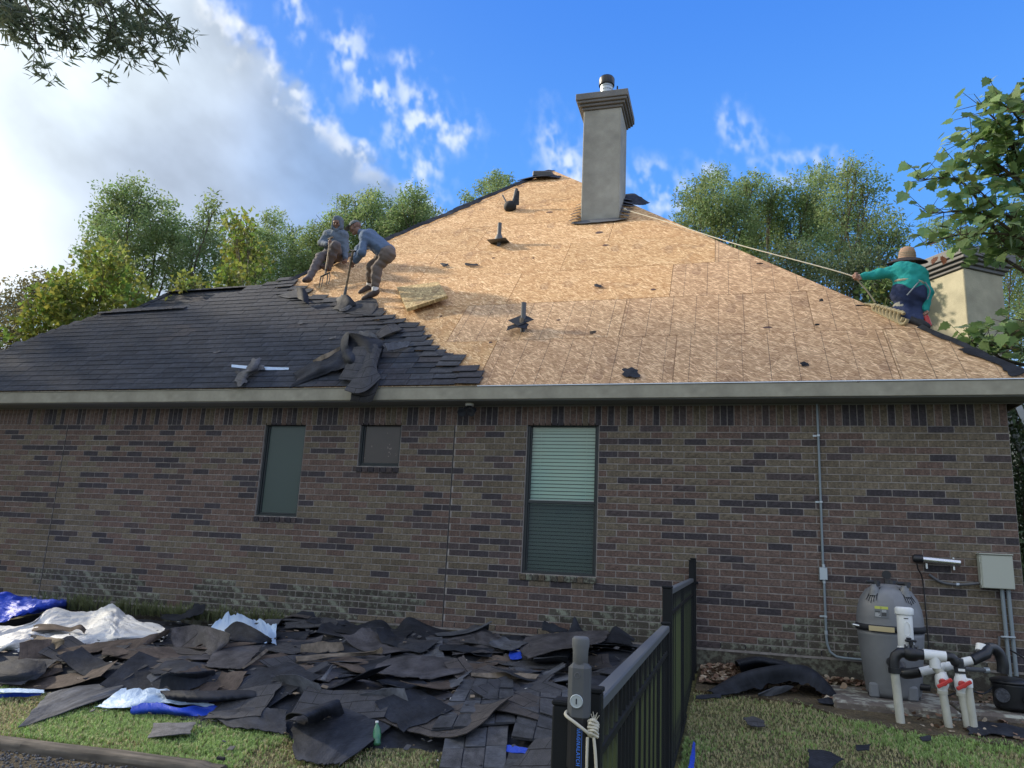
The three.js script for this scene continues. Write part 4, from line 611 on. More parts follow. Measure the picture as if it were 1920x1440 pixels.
  const s4 = thing('pvc_pipe', 'short capped white PVC stub right of the two red handled valves', 'pipe'); { const v = P(1814, 1275, Z1 + 0.02), b = V(v.x + 0.02, groundY(0, Z1) - 0.05, Z1 + 0.04); pt('riser', [v, b], 0.03, M.pvcDirty, s4); pt('cap', [V(v.x, v.y - 0.055, v.z), V(v.x, v.y + 0.0, v.z), V(v.x, v.y + 0.012, v.z)], [0.038, 0.038, 0.03], M.pvc, s4); }
  const s5 = thing('pvc_pipe', 'slanting white pipe with black elbows passing behind the risers to the pump', 'pipe'); { const a = P(1698, 1263, 1.15), b = P(1725, 1260, 1.2), c2 = P(1822, 1238, 1.2), d = P(1848, 1226, 1.15); pt('elbow', curve([P(1686, 1245, 1.05), P(1692, 1259, 1.1), a, b], 10), 0.045, M.blackPlastic, s5); pt('pipe', [b, c2], 0.036, M.pvc, s5); pt('coupling', [c2.clone().lerp(b, 0.35), c2.clone().lerp(b, 0.52)], 0.04, M.pvc, s5); pt('elbow', [c2, c2.clone().lerp(d, 0.6), d, P(1852, 1216, 1.1)], 0.045, M.blackPlastic, s5); pt('reducer', [P(1840, 1222, 1.1), P(1842, 1210, 1.08)], 0.05, M.pvc, s5); pt('elbow', curve([P(1850, 1215, 1.05), P(1862, 1216, 1.0), P(1874, 1226, 0.98), P(1880, 1245, 0.98), P(1880, 1262, 0.98)], 14), 0.046, M.blackPlastic, s5); pt('thin_pipe', [P(1806, 1254, 1.0), P(1852, 1257, 0.95)], 0.02, M.lead, s5); pt('thin_pipe_end', [P(1845, 1256.5, 0.95), P(1855, 1257, 0.95)], 0.025, M.galv, s5); }
  const p = thing('pool_pump', 'black plastic pool pump at the right edge beside the risers', 'pool pump', null, V(-0.42, 0.0, 0.85));
  part('strainer_pot', lathe([[0.001, 0], [0.13, 0], [0.145, 0.03], [0.15, 0.2], [0.155, 0.22], [0.001, 0.22]], 28).translate(-0.02, 0.0, 0), M.blackPlastic, p); part('pot_lid', lathe([[0.001, 0.26], [0.1, 0.258], [0.16, 0.24], [0.165, 0.22], [0.15, 0.215]], 28).translate(-0.02, 0, 0), M.blackPlastic, p);
  part('pump_body', tube([V(0.1, 0.14, 0), V(0.2, 0.15, 0), V(0.3, 0.15, 0), V(0.62, 0.15, 0)], [0.11, 0.13, 0.12, 0.11], 0, 24), M.blackRough, p); for (let i = 0; i < 9; i++) part('cooling_fin', new THREE.TorusGeometry(0.118, 0.006, 6, 24).rotateY(Math.PI / 2).translate(0.34 + i * 0.03, 0.15, 0), M.blackRough, p); part('pump_foot', bx(0.4, 0.06, 0.22, 0.25, 0.02, 0), M.blackPlastic, p); part('side_knob', new THREE.CylinderGeometry(0.055, 0.06, 0.03, 20).rotateX(Math.PI / 2).translate(-0.13, 0.12, 0.13), M.feltGrey, p); part('side_knob', [new THREE.CylinderGeometry(0.03, 0.03, 0.02, 16).rotateX(Math.PI / 2).translate(0.05, 0.1, 0.16)], M.feltGrey, p); part('suction_pipe', tube([V(0.18, 0.15, 0.24), V(0.5, 0.08, 0.3)], 0.036, 0.036, 14), M.pvc, p); part('suction_collar', tube([V(0.14, 0.155, 0.23), V(0.2, 0.145, 0.245)], 0.046, 0.046, 14), M.blackPlastic, p);
  part('cable', tube(curve([V(0.15, 0.45, -0.5), V(0.2, 0.4, -0.3), V(0.26, 0.3, -0.1), V(0.2, 0.24, 0.05)], 14), 0.008, 0.008, 6), M.blackRough, p); part('cable', tube(curve([V(-0.15, 0.18, 0), V(-0.3, 0.13, 0.2), V(-0.45, 0.16, 0.3), V(-0.6, 0.1, 0.3)], 14), 0.007, 0.007, 6), M.blackRough, p);
}
// ---------- fence and gate ----------
{
  const FX = -3.2, f = thing('pool_fence', 'black metal picket fence running from the house wall to the gate', 'fence'), gate = thing('fence_gate', 'low black picket gate with a green algae film on its pickets', 'gate');
  const post = (o, z, top, w = 0.055) => part('post', [boxUV(bevelBox(w, top - groundY(FX, z) + 0.3, w, 0.004)).translate(FX, (top + groundY(FX, z) - 0.3) / 2, z), bx(w + 0.006, 0.014, w + 0.006, FX, top + 0.007, z, 0.003)], M.fence, o);
  const panel = (o, z0, z1, top, every, al, railW = 0.045) => {
    const len = z1 - z0, zc = (z0 + z1) / 2, bot = groundY(FX, z1) + 0.07;
    part('top_rail', bx(railW, 0.038, len, FX, top - 0.019, zc, 0.005), M.fenceTop, o); part('mid_rail', bx(0.03, 0.03, len, FX, top - 0.16, zc), M.fence, o); part('bottom_rail', bx(0.036, 0.036, len, FX, bot + 0.05, zc), M.fence, o);
    const g = boxUV(bevelBox(0.02, top - bot - 0.03, 0.02, 0.002)); for (let z = z0 + 0.07, i = 0; z < z1 - 0.04; z += every, i++) { const q = part('picket', g, al && hash2(i, 5) > 0.35 ? M.fenceAlgae : M.fence, o); q.position.set(FX, (top - 0.03 + bot) / 2, z); }
  };
  post(f, 0.1, 1.15, 0.06); post(f, 0.5, 1.13, 0.055); post(f, 3.84, 0.96, 0.06); part('wall_bracket', bx(0.1, 0.03, 0.06, FX, 0.9, 0.04), M.fence, f);
  panel(f, 0.53, 3.81, 0.955, 0.1, true); part('joining_rail', bx(0.03, 0.03, 0.38, FX, 0.9, 0.3), M.fence, f);
  post(gate, 3.98, 0.75, 0.05); post(gate, 6.62, 0.76, 0.05); panel(gate, 4.0, 6.6, 0.745, 0.105, true, 0.05);
  const lp = thing('gate_post', 'black gate post at the bottom edge carrying the grey latch', 'post'); part('post', boxUV(bevelBox(0.055, 1.55, 0.06, 0.004)).translate(FX - 0.055, -0.03, 6.76), M.fence, lp); part('post_cap', bx(0.06, 0.014, 0.065, FX - 0.055, 0.752, 6.76), M.fence, lp);
  const l = thing('gate_latch', 'grey and black gate latch with round key lock and blue lettering', 'gate latch', null, V(FX - 0.012, 0.6, 6.78));
  const k = 1; part('latch_body', bx(0.055, 0.235, 0.05, 0, 0.105, 0, 0.012), M.blackPlastic, l); part('latch_head', bx(0.058, 0.15, 0.054, 0, 0.185, 0.001, 0.014), std(rgb(0.075, 0.08, 0.085), 0.7), l); part('pull_knob', new THREE.LatheGeometry([[0.001, 0.25], [0.02, 0.25], [0.021, 0.29], [0.0235, 0.3], [0.0235, 0.318], [0.019, 0.324], [0.001, 0.325]].map((p) => new THREE.Vector2(...p)), 24), std(rgb(0.11, 0.115, 0.12), 0.75), l);
  part('lock_ring', new THREE.TorusGeometry(0.0155, 0.0022, 8, 26).translate(-0.002, 0.164, 0.0305), M.galv, l); part('lock_face', new THREE.CylinderGeometry(0.0145, 0.0145, 0.006, 24).rotateX(Math.PI / 2).translate(-0.002, 0.164, 0.029), M.galv, l); part('key_slot', bx(0.003, 0.014, 0.002, -0.002, 0.164, 0.033, 0.0005), M.dark, l);
  part('logo_ring', new THREE.TorusGeometry(0.007, 0.0012, 6, 18).translate(-0.002, 0.228, 0.0285), M.lead, l);
  const c = document.createElement('canvas'); c.width = 512; c.height = 96; const x = c.getContext('2d'); x.fillStyle = '#05070c'; x.fillRect(0, 0, 512, 96); x.fillStyle = '#2f6fd0'; x.font = 'bold 66px sans-serif'; x.textBaseline = 'middle'; x.textAlign = 'center'; x.fillText('MAGNALATCH', 256, 52, 490); x.fillRect(20, 8, 472, 5); const t = new THREE.CanvasTexture(c); t.colorSpace = THREE.SRGBColorSpace;
  part('latch_lettering', new THREE.PlaneGeometry(0.105, 0.02).rotateZ(-Math.PI / 2).translate(0.006, 0.052, 0.0262), std(0xffffff, 0.5, { map: t }), l);
  const c2 = document.createElement('canvas'); c2.width = c2.height = 64; const y = c2.getContext('2d'); y.fillStyle = '#05070c'; y.fillRect(0, 0, 64, 64); y.strokeStyle = '#2f6fd0'; y.lineWidth = 8; y.beginPath(); y.arc(32, 32, 22, 0, 7); y.stroke(); y.beginPath(); y.arc(32, 32, 9, 0, 7); y.stroke(); const t2 = new THREE.CanvasTexture(c2); t2.colorSpace = THREE.SRGBColorSpace; part('logo_print', new THREE.PlaneGeometry(0.012, 0.012).translate(0.006, -0.014 + 0.0, 0.0262), std(0xffffff, 0.5, { map: t2 }), l);
  // white cord tied round latch and gate
  const r = thing('cord', 'off-white cord knotted round the gate latch and hanging down', 'cord'); const o = l.position;
  const at = (a, b, d) => V(o.x + a, o.y + b, o.z + d); part('loop', tube(curve([at(-0.03, 0.135, 0.0), at(-0.03, 0.128, 0.03), at(0.0, 0.112, 0.04), at(0.025, 0.095, 0.035), at(0.04, 0.08, 0.02)], 18), 0.0042, 0.0042, 8), M.rope, r); const kn = []; for (let i = 0; i < 16; i++) { const a = i * 1.9; kn.push(at(0.042 + Math.cos(a) * 0.013, 0.1 + i * 0.0025 - 0.02 + Math.sin(a) * 0.008, 0.02 + Math.sin(a) * 0.012)); } part('knot', tube(curve(kn, 70), 0.0045, 0.0045, 6), M.rope, r);
  part('tail', tube(curve([at(0.045, 0.08, 0.025), at(0.052, 0.03, 0.03), at(0.055, -0.05, 0.028), at(0.046, -0.12, 0.02), at(0.04, -0.25, 0.02)], 24), 0.004, 0.004, 8), M.rope, r); part('tail', tube(curve([at(0.03, 0.08, 0.034), at(0.03, 0.02, 0.036), at(0.031, -0.03, 0.034)], 12), 0.0036, 0.003, 8), M.rope, r); for (let i = 0; i < 5; i++) part('frayed_end', tube([at(0.045, 0.115, 0.02), at(0.035 + i * 0.006, 0.135 + (i % 2) * 0.006, 0.018 + i * 0.003)], 0.0016, 0.0008, 5), M.rope, r);
}
// ---------- the heap of torn off shingles and felt, with tarps under it ----------
const heapEnd = (x) => (x < -8.6 ? 3.35 : x < -7.2 ? lerp(3.35, 3.4, (x + 8.6) / 1.4) : x < -5.6 ? lerp(3.4, 3.75, (x + 7.2) / 1.6) : x < -4.6 ? lerp(3.75, 3.55, x + 5.6) : lerp(3.55, 4.6, clamp((x + 4.6) / 1)));
const heapH = (x, z) => { const e = (x < -8 && z < 2 ? 0.45 : 1) * Math.min(step(-3.26, -3.7, x), step(0.02, 0.3, z), step(heapEnd(x) - 0.05, heapEnd(x) - 0.75, z)); return e * (0.09 + 0.14 * fbm(x * 0.9 + 4, z * 0.9 + 2, 3) + 0.05 * (z < 1.2 ? 1 : 0)); };
const hp = (u, v, k = 0) => { let h = 0.1, p; for (let i = 0; i < 6; i++) { p = gp(u, v, h); h = heapH(p.x, p.z) + k; } return gp(u, v, h); };
const ctl = (c) => (c.length > 3 ? atZ(c[0], c[1], c[3]) : hp(...c));
const net = (rows) => rows.map((r) => r.map(ctl));
{
  const heap = thing('shingle_heap', 'broad dark heap of torn shingles and felt between wall, fence and lawn', 'debris heap'); heap.userData.kind = 'stuff';
  const xs = 110, zs = 60, pos = [], uv = [], idx = []; for (let j = 0; j <= zs; j++) for (let i = 0; i <= xs; i++) { const x = lerp(-11.6, -3.24, i / xs), z = lerp(0.02, heapEnd(x), j / zs), y = groundY(x, z) + heapH(x, z) + 0.03 * (fbm(x * 5, z * 5, 3) - 0.5) - 0.02; pos.push(x, y, z); uv.push(x, z); }
  for (let j = 0; j < zs; j++) for (let i = 0; i < xs; i++) { const a = j * (xs + 1) + i, b = a + xs + 1; idx.push(a, b, a + 1, a + 1, b, b + 1); }
  const g = new THREE.BufferGeometry(); g.setAttribute('position', new THREE.Float32BufferAttribute(pos, 3)); g.setAttribute('uv', new THREE.Float32BufferAttribute(uv, 2)); g.setIndex(idx); g.computeVertexNormals(); part('heap_bed', g, M.felt2, heap).userData.kind = 'stuff';
  const groups = { felt: [], felt2: [], feltGrey: [], strip: [], stripBrown: [], backBrown: [], backGrey: [] };
  seed = 404;
  for (let i = 0; i < 170; i++) {
    const x = rr(-10.2, -3.5), z = rr(0.35, heapEnd(x) - 0.2), w = rr(0.3, 1.0), l = rr(0.2, 0.6), a = rr(-0.5, 0.5) + (rnd() < 0.25 ? 1.4 : 0) + (z < 1.2 ? 0.1 : -0.15), tx = rr(-0.09, 0.09), tz = rr(-0.07, 0.07), curl = rnd() < 0.3 ? rr(0.1, 0.3) : 0, side = rnd() < 0.5 ? 1 : -1, lift = rr(0.01, 0.07); if (x < -8.4 && z < 2.3 + 0.4 * rnd()) continue;
    const rows = []; for (let q = 0; q < 4; q++) { const row = []; for (let p = 0; p < 5; p++) { const la = (p / 4 - 0.5) * w, lb = (q / 3 - 0.5) * l, c = curl ? Math.pow(clamp(side * (p / 4 - 0.5) * 2), 2) * curl * w * 0.6 : 0, X = x + Math.cos(a) * la + Math.sin(a) * lb, Z = Math.max(0.05, z - Math.sin(a) * la + Math.cos(a) * lb); row.push(V(Math.min(X, -3.24), groundY(X, Z) + heapH(X, Z) + lift + la * tx + lb * tz + c, Z)); } rows.push(row); }
    const k = rnd(), m = x < -7.6 && rnd() < 0.42 ? (rnd() < 0.5 ? 'backBrown' : 'stripBrown') : x > -4.9 ? (k < 0.5 ? 'strip' : k < 0.7 ? 'stripBrown' : k < 0.9 ? 'feltGrey' : 'felt2') : k < 0.22 ? 'felt' : k < 0.45 ? 'felt2' : k < 0.62 ? 'feltGrey' : k < 0.76 ? 'strip' : k < 0.9 ? 'backGrey' : 'backBrown';
    groups[m].push(sheet(rows, { nu: 10, nv: 7, t: rr(0.003, 0.007), tear: rr(0.01, 0.05), wave: rr(0.004, 0.02), sd: i + 1 }));
  }
  for (const [m, l] of Object.entries(groups)) part('shingle_pieces', l, M[m], heap).userData.kind = 'stuff';
  // crumbs and flakes
  const fl = [], fc = []; for (let i = 0; i < 900; i++) { const x = rr(-9.6, -3.3), z = rr(0.3, heapEnd(x) + (rnd() < 0.2 ? 0.5 : 0)), s = rr(0.01, 0.05); fl.push(new THREE.Matrix4().compose(V(x, groundY(x, z) + heapH(x, z) + rr(0.01, 0.07), z), new THREE.Quaternion().setFromEuler(new THREE.Euler(rr(-0.5, 0.5), rr(0, 6), rr(-0.5, 0.5))), V(s * rr(0.6, 1.6), 0.005, s))); const k = rnd(); fc.push(k < 0.72 ? rgb(0.07, 0.07, 0.075) : k < 0.93 ? rgb(0.22, 0.17, 0.12) : rgb(0.6, 0.58, 0.52)); }
  instanced('flakes', bevelBox(1, 1, 1, 0.1), M.litter, fl, heap, fc);

  const put = (name, label, cat, m, rows, o = {}) => solo(name, sheet(net(rows), { nu: 22, nv: 16, t: 0.006, tear: 0.03, wave: 0.014, ...o }), M[m], label, cat);
  // tarps
  put('tarp', 'crumpled white tarp sheet at the left, half buried under brown shingles', 'tarp', 'tarpWhite', [[[-40, 1176, 0.1], [60, 1166, 0.16], [95, 1140, 0.2], [170, 1148, 0.12], [214, 1134, 0.2], [250, 1160, 0.1], [305, 1172, 0.05]], [[-50, 1200, 0.1], [30, 1182, 0.1], [90, 1172, 0.13], [160, 1166, 0.08], [205, 1156, 0.16], [240, 1172, 0.12], [318, 1190, 0.05]], [[-60, 1225, 0.06], [20, 1205, 0.06], [80, 1196, 0.05], [140, 1190, 0.08], [200, 1180, 0.13], [226, 1192, 0.1], [300, 1196, 0.04]], [[-60, 1240, 0.02], [10, 1226, 0.03], [60, 1218, 0.02], [120, 1210, 0.02], [170, 1206, 0.03], [220, 1206, 0.02], [260, 1204, 0.02]]], { nu: 90, nv: 54, wf: 9, wave: 0.034, t: 0.003, sd: 3, tear: 0.04 });
  put('tarp', 'blue tarp folded against the wall at the far left', 'tarp', 'tarpBlue', [[[-60, 1112, 0.26], [20, 1113, 0.24], [70, 1122, 0.16], [120, 1122, 0.2], [140, 1130, 0.12]], [[-60, 1140, 0.2], [10, 1140, 0.14], [60, 1138, 0.2], [100, 1134, 0.18], [140, 1138, 0.06]], [[-60, 1176, 0.12], [0, 1168, 0.14], [40, 1155, 0.16], [90, 1144, 0.1], [135, 1142, 0.04]]], { nu: 66, nv: 36, wf: 7, wave: 0.05, t: 0.003, sd: 5 });
  put('tarp', 'pale tarp corner standing up behind the dark shingles near the wall', 'tarp', 'tarpPale', [[[402, 1168, 0.14], [432, 1146, 0.24], [472, 1158, 0.2], [518, 1166, 0.16]], [[396, 1176, 0.1], [430, 1172, 0.14], [480, 1184, 0.14], [520, 1190, 0.1]], [[392, 1184, 0.05], [430, 1192, 0.06], [480, 1206, 0.06], [520, 1210, 0.05]]], { nu: 45, nv: 30, wf: 7, wave: 0.03, t: 0.003, sd: 7 });
  put('tarp', 'pale blue tarp edge with a dark blue rim spilling onto the lawn', 'tarp', 'tarpPale', [[[228, 1292, 0.06], [270, 1290, 0.07], [320, 1296, 0.06], [400, 1318, 0.05]], [[196, 1312, 0.06], [262, 1312, 0.1], [320, 1306, 0.1], [400, 1322, 0.06]], [[172, 1325, 0.03], [240, 1326, 0.06], [312, 1318, 0.08], [412, 1326, 0.03]]], { nu: 51, nv: 27, wf: 7, wave: 0.03, t: 0.003, sd: 9 });
  put('tarp', 'bright blue tarp fold lying on the grass below the heap', 'tarp', 'tarpBlue', [[[246, 1322, 0.09], [290, 1314, 0.12], [334, 1324, 0.1], [370, 1322, 0.08], [412, 1324, 0.04]], [[246, 1334, 0.05], [296, 1330, 0.07], [344, 1334, 0.07], [380, 1330, 0.05], [420, 1338, 0.03]], [[244, 1342, 0.01], [300, 1340, 0.01], [350, 1344, 0.01], [390, 1352, 0.01], [432, 1360, 0.01]]], { nu: 34, nv: 14, wave: 0.02, t: 0.003, sd: 11 });
  put('tarp', 'blue and white tarp edge peeping out at the far left of the lawn', 'tarp', 'tarpPale', [[[-20, 1292, 0.06], [30, 1288, 0.07], [90, 1292, 0.05]], [[-20, 1300, 0.06], [30, 1298, 0.07], [84, 1300, 0.04]]], { nu: 22, nv: 8, t: 0.003, sd: 13 }); put('tarp', 'narrow dark blue tarp hem along the grass at the far left', 'tarp', 'tarpBlue', [[[-20, 1300, 0.05], [30, 1298, 0.06], [84, 1300, 0.03]], [[-20, 1310, 0.01], [30, 1308, 0.01], [80, 1306, 0.01]]], { nu: 22, nv: 8, t: 0.003, sd: 14 });
  put('tarp', 'blue tarp patch showing right of the big flat felt sheet', 'tarp', 'tarpBlue', [[[776, 1337, 0.05], [800, 1336, 0.05], [824, 1338, 0.05]], [[762, 1362, 0.05], [790, 1360, 0.05], [816, 1356, 0.05]]], { nu: 14, nv: 10, t: 0.003, sd: 15 }); put('tarp', 'small blue tarp patch glinting below the curled felt near the wall', 'tarp', 'tarpBlue', [[[953, 1222, 0.06], [966, 1217, 0.08], [978, 1219, 0.08]], [[954, 1236, 0.05], [966, 1237, 0.05], [980, 1236, 0.05]]], { nu: 12, nv: 10, t: 0.003, sd: 16 });
  put('tarp', 'blue tarp strip between shingle mats at the bottom edge by the gate', 'tarp', 'tarpBlue', [[[948, 1395, 0.05], [980, 1404, 0.05], [1020, 1412, 0.05], [1078, 1418, 0.05]], [[944, 1412, 0.05], [980, 1416, 0.05], [1020, 1420, 0.05], [1076, 1430, 0.05]]], { nu: 20, nv: 8, t: 0.003, sd: 17 }); solo('tarp', sheet([[gp(1300, 1392, 0.03), gp(1304, 1396, 0.03)], [gp(1294, 1420, 0.06), gp(1303, 1424, 0.05)], [gp(1284, 1462, 0.03), gp(1302, 1462, 0.02)]].map((r) => r.map((p) => V(p.x, p.y, p.z))), { nu: 8, nv: 14, t: 0.003, wave: 0.02, sd: 18 }), M.tarpBlue, 'blue tarp scrap at the foot of the fence on the right lawn side', 'tarp');
  // sheets that stand out
  put('felt_sheet', 'long pointed grey felt sheet reaching onto the lawn at the left', 'felt sheet', 'feltGrey', [[[88, 1300, 0.07], [150, 1288, 0.09], [242, 1272, 0.1]], [[64, 1330, 0.05], [120, 1316, 0.06], [236, 1284, 0.08]], [[30, 1369, 0.02], [100, 1344, 0.03], [232, 1296, 0.05]]], { sd: 21 });
  put('shingle_scrap', 'small grey shingle scrap alone on the grass above the timber edging', 'shingle scrap', 'stripPale', [[[287, 1355, 0.05], [330, 1354, 0.07], [370, 1353, 0.06]], [[274, 1385, 0.03], [320, 1380, 0.05], [357, 1379, 0.04]]], { sd: 22, nu: 12, nv: 8, tear: 0.02 });
  put('felt_sheet', 'big flat black felt sheet in the foreground, its tip on the grass', 'felt sheet', 'felt2', [[[560, 1338, 0.1], [640, 1322, 0.12], [770, 1312, 0.12]], [[545, 1374, 0.07], [640, 1362, 0.09], [752, 1348, 0.08]], [[552, 1426, 0.03], [600, 1436, 0.03], [634, 1441, 0.03]]], { nu: 30, nv: 24, sd: 23, wave: 0.012 });
  put('felt_sheet', 'grey felt sheet bent over behind the big flat black one', 'felt sheet', 'feltGrey', [[[672, 1300, 0.1], [720, 1288, 0.14], [760, 1285, 0.16]], [[668, 1318, 0.09], [716, 1316, 0.12], [778, 1340, 0.1]]], { sd: 24, wave: 0.006 });
  put('felt_roll', 'felt curled into a hollow roll on top of the big flat sheet', 'felt sheet', 'felt', [[[532, 1352, 0.1], [580, 1338, 0.12], [632, 1320, 0.14]], [[536, 1340, 0.22], [584, 1326, 0.24], [632, 1312, 0.22]], [[572, 1344, 0.26], [606, 1330, 0.26], [640, 1318, 0.2]], [[576, 1362, 0.1], [612, 1350, 0.1], [646, 1340, 0.1]]], { sd: 25, nu: 20, nv: 22, wave: 0.006 });
  put('felt_roll', 'fat dark roll of felt left of the middle of the heap', 'felt sheet', 'felt', [[[300, 1296, 0.04], [350, 1298, 0.04], [402, 1294, 0.04]], [[296, 1272, 0.2], [350, 1268, 0.22], [400, 1264, 0.2]], [[316, 1262, 0.26], [360, 1262, 0.26], [404, 1258, 0.22]], [[334, 1284, 0.12], [370, 1282, 0.12], [402, 1282, 0.1]]], { sd: 26, nu: 20, nv: 22, wave: 0.004 });
  put('felt_roll', 'long low dark roll of felt just above the blue tarp fold', 'felt sheet', 'felt', [[[298, 1300, 0.06], [370, 1304, 0.08], [480, 1300, 0.1]], [[300, 1296, 0.13], [372, 1296, 0.16], [482, 1294, 0.16]], [[312, 1306, 0.12], [380, 1310, 0.15], [482, 1306, 0.14]], [[312, 1314, 0.05], [380, 1318, 0.06], [484, 1312, 0.06]]], { sd: 27, nu: 24, nv: 18, wave: 0.004 });
  put('shingle_strip', 'brown curled shingle strip with a folded end beside the white tarp', 'shingle strip', 'backTan', [[[70, 1192, 0.12], [100, 1196, 0.15], [118, 1199, 0.2], [122, 1206, 0.16]], [[42, 1214, 0.08], [70, 1216, 0.1], [96, 1214, 0.16], [104, 1218, 0.12]]], { sd: 28, nu: 20, nv: 10, tear: 0.02 });
  put('shingle_strip', 'wavy brown shingle strip lying across the white tarp', 'shingle strip', 'backBrown', [[[58, 1170, 0.12], [100, 1170, 0.14], [130, 1176, 0.13], [150, 1172, 0.18], [162, 1180, 0.14]], [[60, 1184, 0.1], [98, 1180, 0.12], [130, 1184, 0.1], [146, 1180, 0.15], [158, 1190, 0.1]]], { sd: 29, nu: 24, nv: 8 });
  put('shingle_strip', 'long tan shingle strip curving up to a pale tip at the tarp edge', 'shingle strip', 'backBrown', [[[188, 1218, 0.1], [240, 1202, 0.12], [290, 1188, 0.17], [319, 1177, 0.22]], [[190, 1230, 0.07], [236, 1228, 0.07], [280, 1206, 0.1], [318, 1188, 0.14]]], { sd: 30, nu: 26, nv: 9 });
  put('shingle_strip', 'brown shingle band with a grey underside across the left of the heap', 'shingle strip', 'backBrown', [[[64, 1222, 0.08], [120, 1216, 0.1], [190, 1204, 0.11], [270, 1196, 0.1]], [[100, 1238, 0.08], [150, 1232, 0.08], [200, 1218, 0.08], [262, 1202, 0.08]]], { sd: 31, nu: 26, nv: 9 });
  put('felt_sheet', 'dark felt sheet with a standing edge right of the white tarp', 'felt sheet', 'backGrey', [[[320, 1180, 0.16], [362, 1170, 0.2], [400, 1178, 0.26], [434, 1188, 0.28]], [[322, 1200, 0.1], [362, 1200, 0.12], [400, 1206, 0.14], [428, 1206, 0.18]], [[330, 1222, 0.06], [362, 1226, 0.06], [392, 1230, 0.06], [404, 1226, 0.08]]], { sd: 32, nu: 26, nv: 18 });
  put('felt_sheet', 'pointed black felt sheet in front of the pale tarp corner', 'felt sheet', 'felt', [[[420, 1182, 0.14], [446, 1166, 0.22], [480, 1180, 0.17], [512, 1198, 0.12]], [[430, 1206, 0.08], [450, 1204, 0.08], [480, 1206, 0.08], [508, 1206, 0.06]]], { sd: 33 });
  put('felt_sheet', 'flat brown grey shingle sheet with a torn corner left of centre', 'felt sheet', 'backGrey', [[[400, 1220, 0.1], [450, 1214, 0.12], [496, 1212, 0.13]], [[380, 1252, 0.09], [420, 1254, 0.09], [456, 1254, 0.1]]], { sd: 34 });
  put('felt_sheet', 'ragged black felt clump leaning on the wall foot left of centre', 'felt sheet', 'felt', [[[548, 1152, 0, 0.3], [566, 1144, 0, 0.25], [586, 1144, 0, 0.25], [592, 1156, 0, 0.3]], [[520, 1176, 0, 0.5], [552, 1172, 0, 0.5], [582, 1172, 0, 0.5], [596, 1176, 0, 0.45]], [[516, 1192, 0.05], [552, 1192, 0.05], [580, 1188, 0.05], [600, 1184, 0.05]]], { sd: 35, wave: 0.03, tear: 0.06 });
  put('felt_sheet', 'black felt sheet with two raised peaks along the middle of the wall', 'felt sheet', 'felt', [[[624, 1184, 0, 0.3], [668, 1174, 0, 0.25], [713, 1163, 0, 0.16], [740, 1180, 0, 0.2], [766, 1157, 0, 0.12], [812, 1176, 0, 0.16], [880, 1196, 0, 0.2]], [[622, 1196, 0, 0.7], [668, 1196, 0, 0.65], [712, 1190, 0, 0.55], [744, 1196, 0, 0.6], [774, 1188, 0, 0.55], [820, 1200, 0, 0.6], [874, 1212, 0, 0.6]], [[616, 1206, 0.06], [668, 1210, 0.06], [716, 1210, 0.06], [750, 1212, 0.06], [790, 1214, 0.06], [830, 1220, 0.06], [868, 1226, 0.06]]], { sd: 36, nu: 60, nv: 20, wave: 0.01, tear: 0.02 });
  put('felt_sheet', 'felt sheet pinched into a lit brown ridge at the wall foot', 'felt sheet', 'backGrey', [[[852, 1196, 0, 0.45], [884, 1174, 0, 0.2], [905, 1176, 0, 0.2], [944, 1194, 0, 0.3], [976, 1202, 0, 0.5]], [[850, 1214, 0, 0.9], [880, 1212, 0, 0.8], [902, 1202, 0, 0.75], [930, 1212, 0, 0.8], [960, 1216, 0, 0.85]], [[846, 1228, 0.06], [876, 1226, 0.07], [902, 1226, 0.08], [926, 1226, 0.06], [944, 1224, 0.06]]], { sd: 37, nu: 36, nv: 20 });
  put('felt_sheet', 'large curled felt sheet arching over a dark hollow near the fence', 'felt sheet', 'backGrey', [[[984, 1196, 0, 0.6], [1030, 1188, 0, 0.5], [1090, 1184, 0, 0.4], [1142, 1184, 0, 0.4]], [[972, 1216, 0, 0.95], [1020, 1208, 0, 1.0], [1070, 1212, 0, 1.0], [1136, 1200, 0, 0.8]], [[990, 1236, 0.1], [1030, 1224, 0.2], [1070, 1216, 0.3], [1120, 1208, 0.32]]], { sd: 38, nu: 34, nv: 22 });
  put('felt_sheet', 'thin black felt spike standing against the wall left of the fence', 'felt sheet', 'felt', [[[1072, 1178, 0, 0.24], [1076, 1158, 0, 0.16], [1080, 1160, 0, 0.16], [1088, 1180, 0, 0.24]], [[1060, 1188, 0, 0.35], [1076, 1188, 0, 0.35], [1084, 1188, 0, 0.35], [1100, 1190, 0, 0.35]]], { sd: 39, nu: 12, nv: 10, tear: 0.006, wave: 0.002 });
  put('felt_sheet', 'ragged black felt strip on the wall foot above the curled sheet', 'felt sheet', 'felt', [[[1014, 1164, 0, 0.2], [1034, 1168, 0, 0.2], [1066, 1180, 0, 0.2]], [[1016, 1184, 0, 0.35], [1040, 1188, 0, 0.35], [1074, 1190, 0, 0.35]]], { sd: 40, nu: 16, nv: 8, tear: 0.05 });
  put('felt_sheet', 'folded black felt wedge beside the fence post', 'felt sheet', 'felt', [[[1142, 1190, 0, 0.3], [1154, 1176, 0, 0.25], [1190, 1200, 0, 0.4]], [[1124, 1206, 0, 0.7], [1156, 1206, 0, 0.7], [1186, 1212, 0, 0.7]]], { sd: 41, nu: 16, nv: 10 });
  put('felt_sheet', 'wide purplish grey sheet with a rolled lower edge in mid heap', 'felt sheet', 'backGrey', [[[722, 1238, 0.12], [790, 1230, 0.14], [880, 1246, 0.1]], [[704, 1250, 0.13], [780, 1250, 0.15], [870, 1258, 0.12]], [[700, 1264, 0.1], [760, 1272, 0.1], [804, 1274, 0.08]]], { sd: 42, nu: 28, nv: 16 });
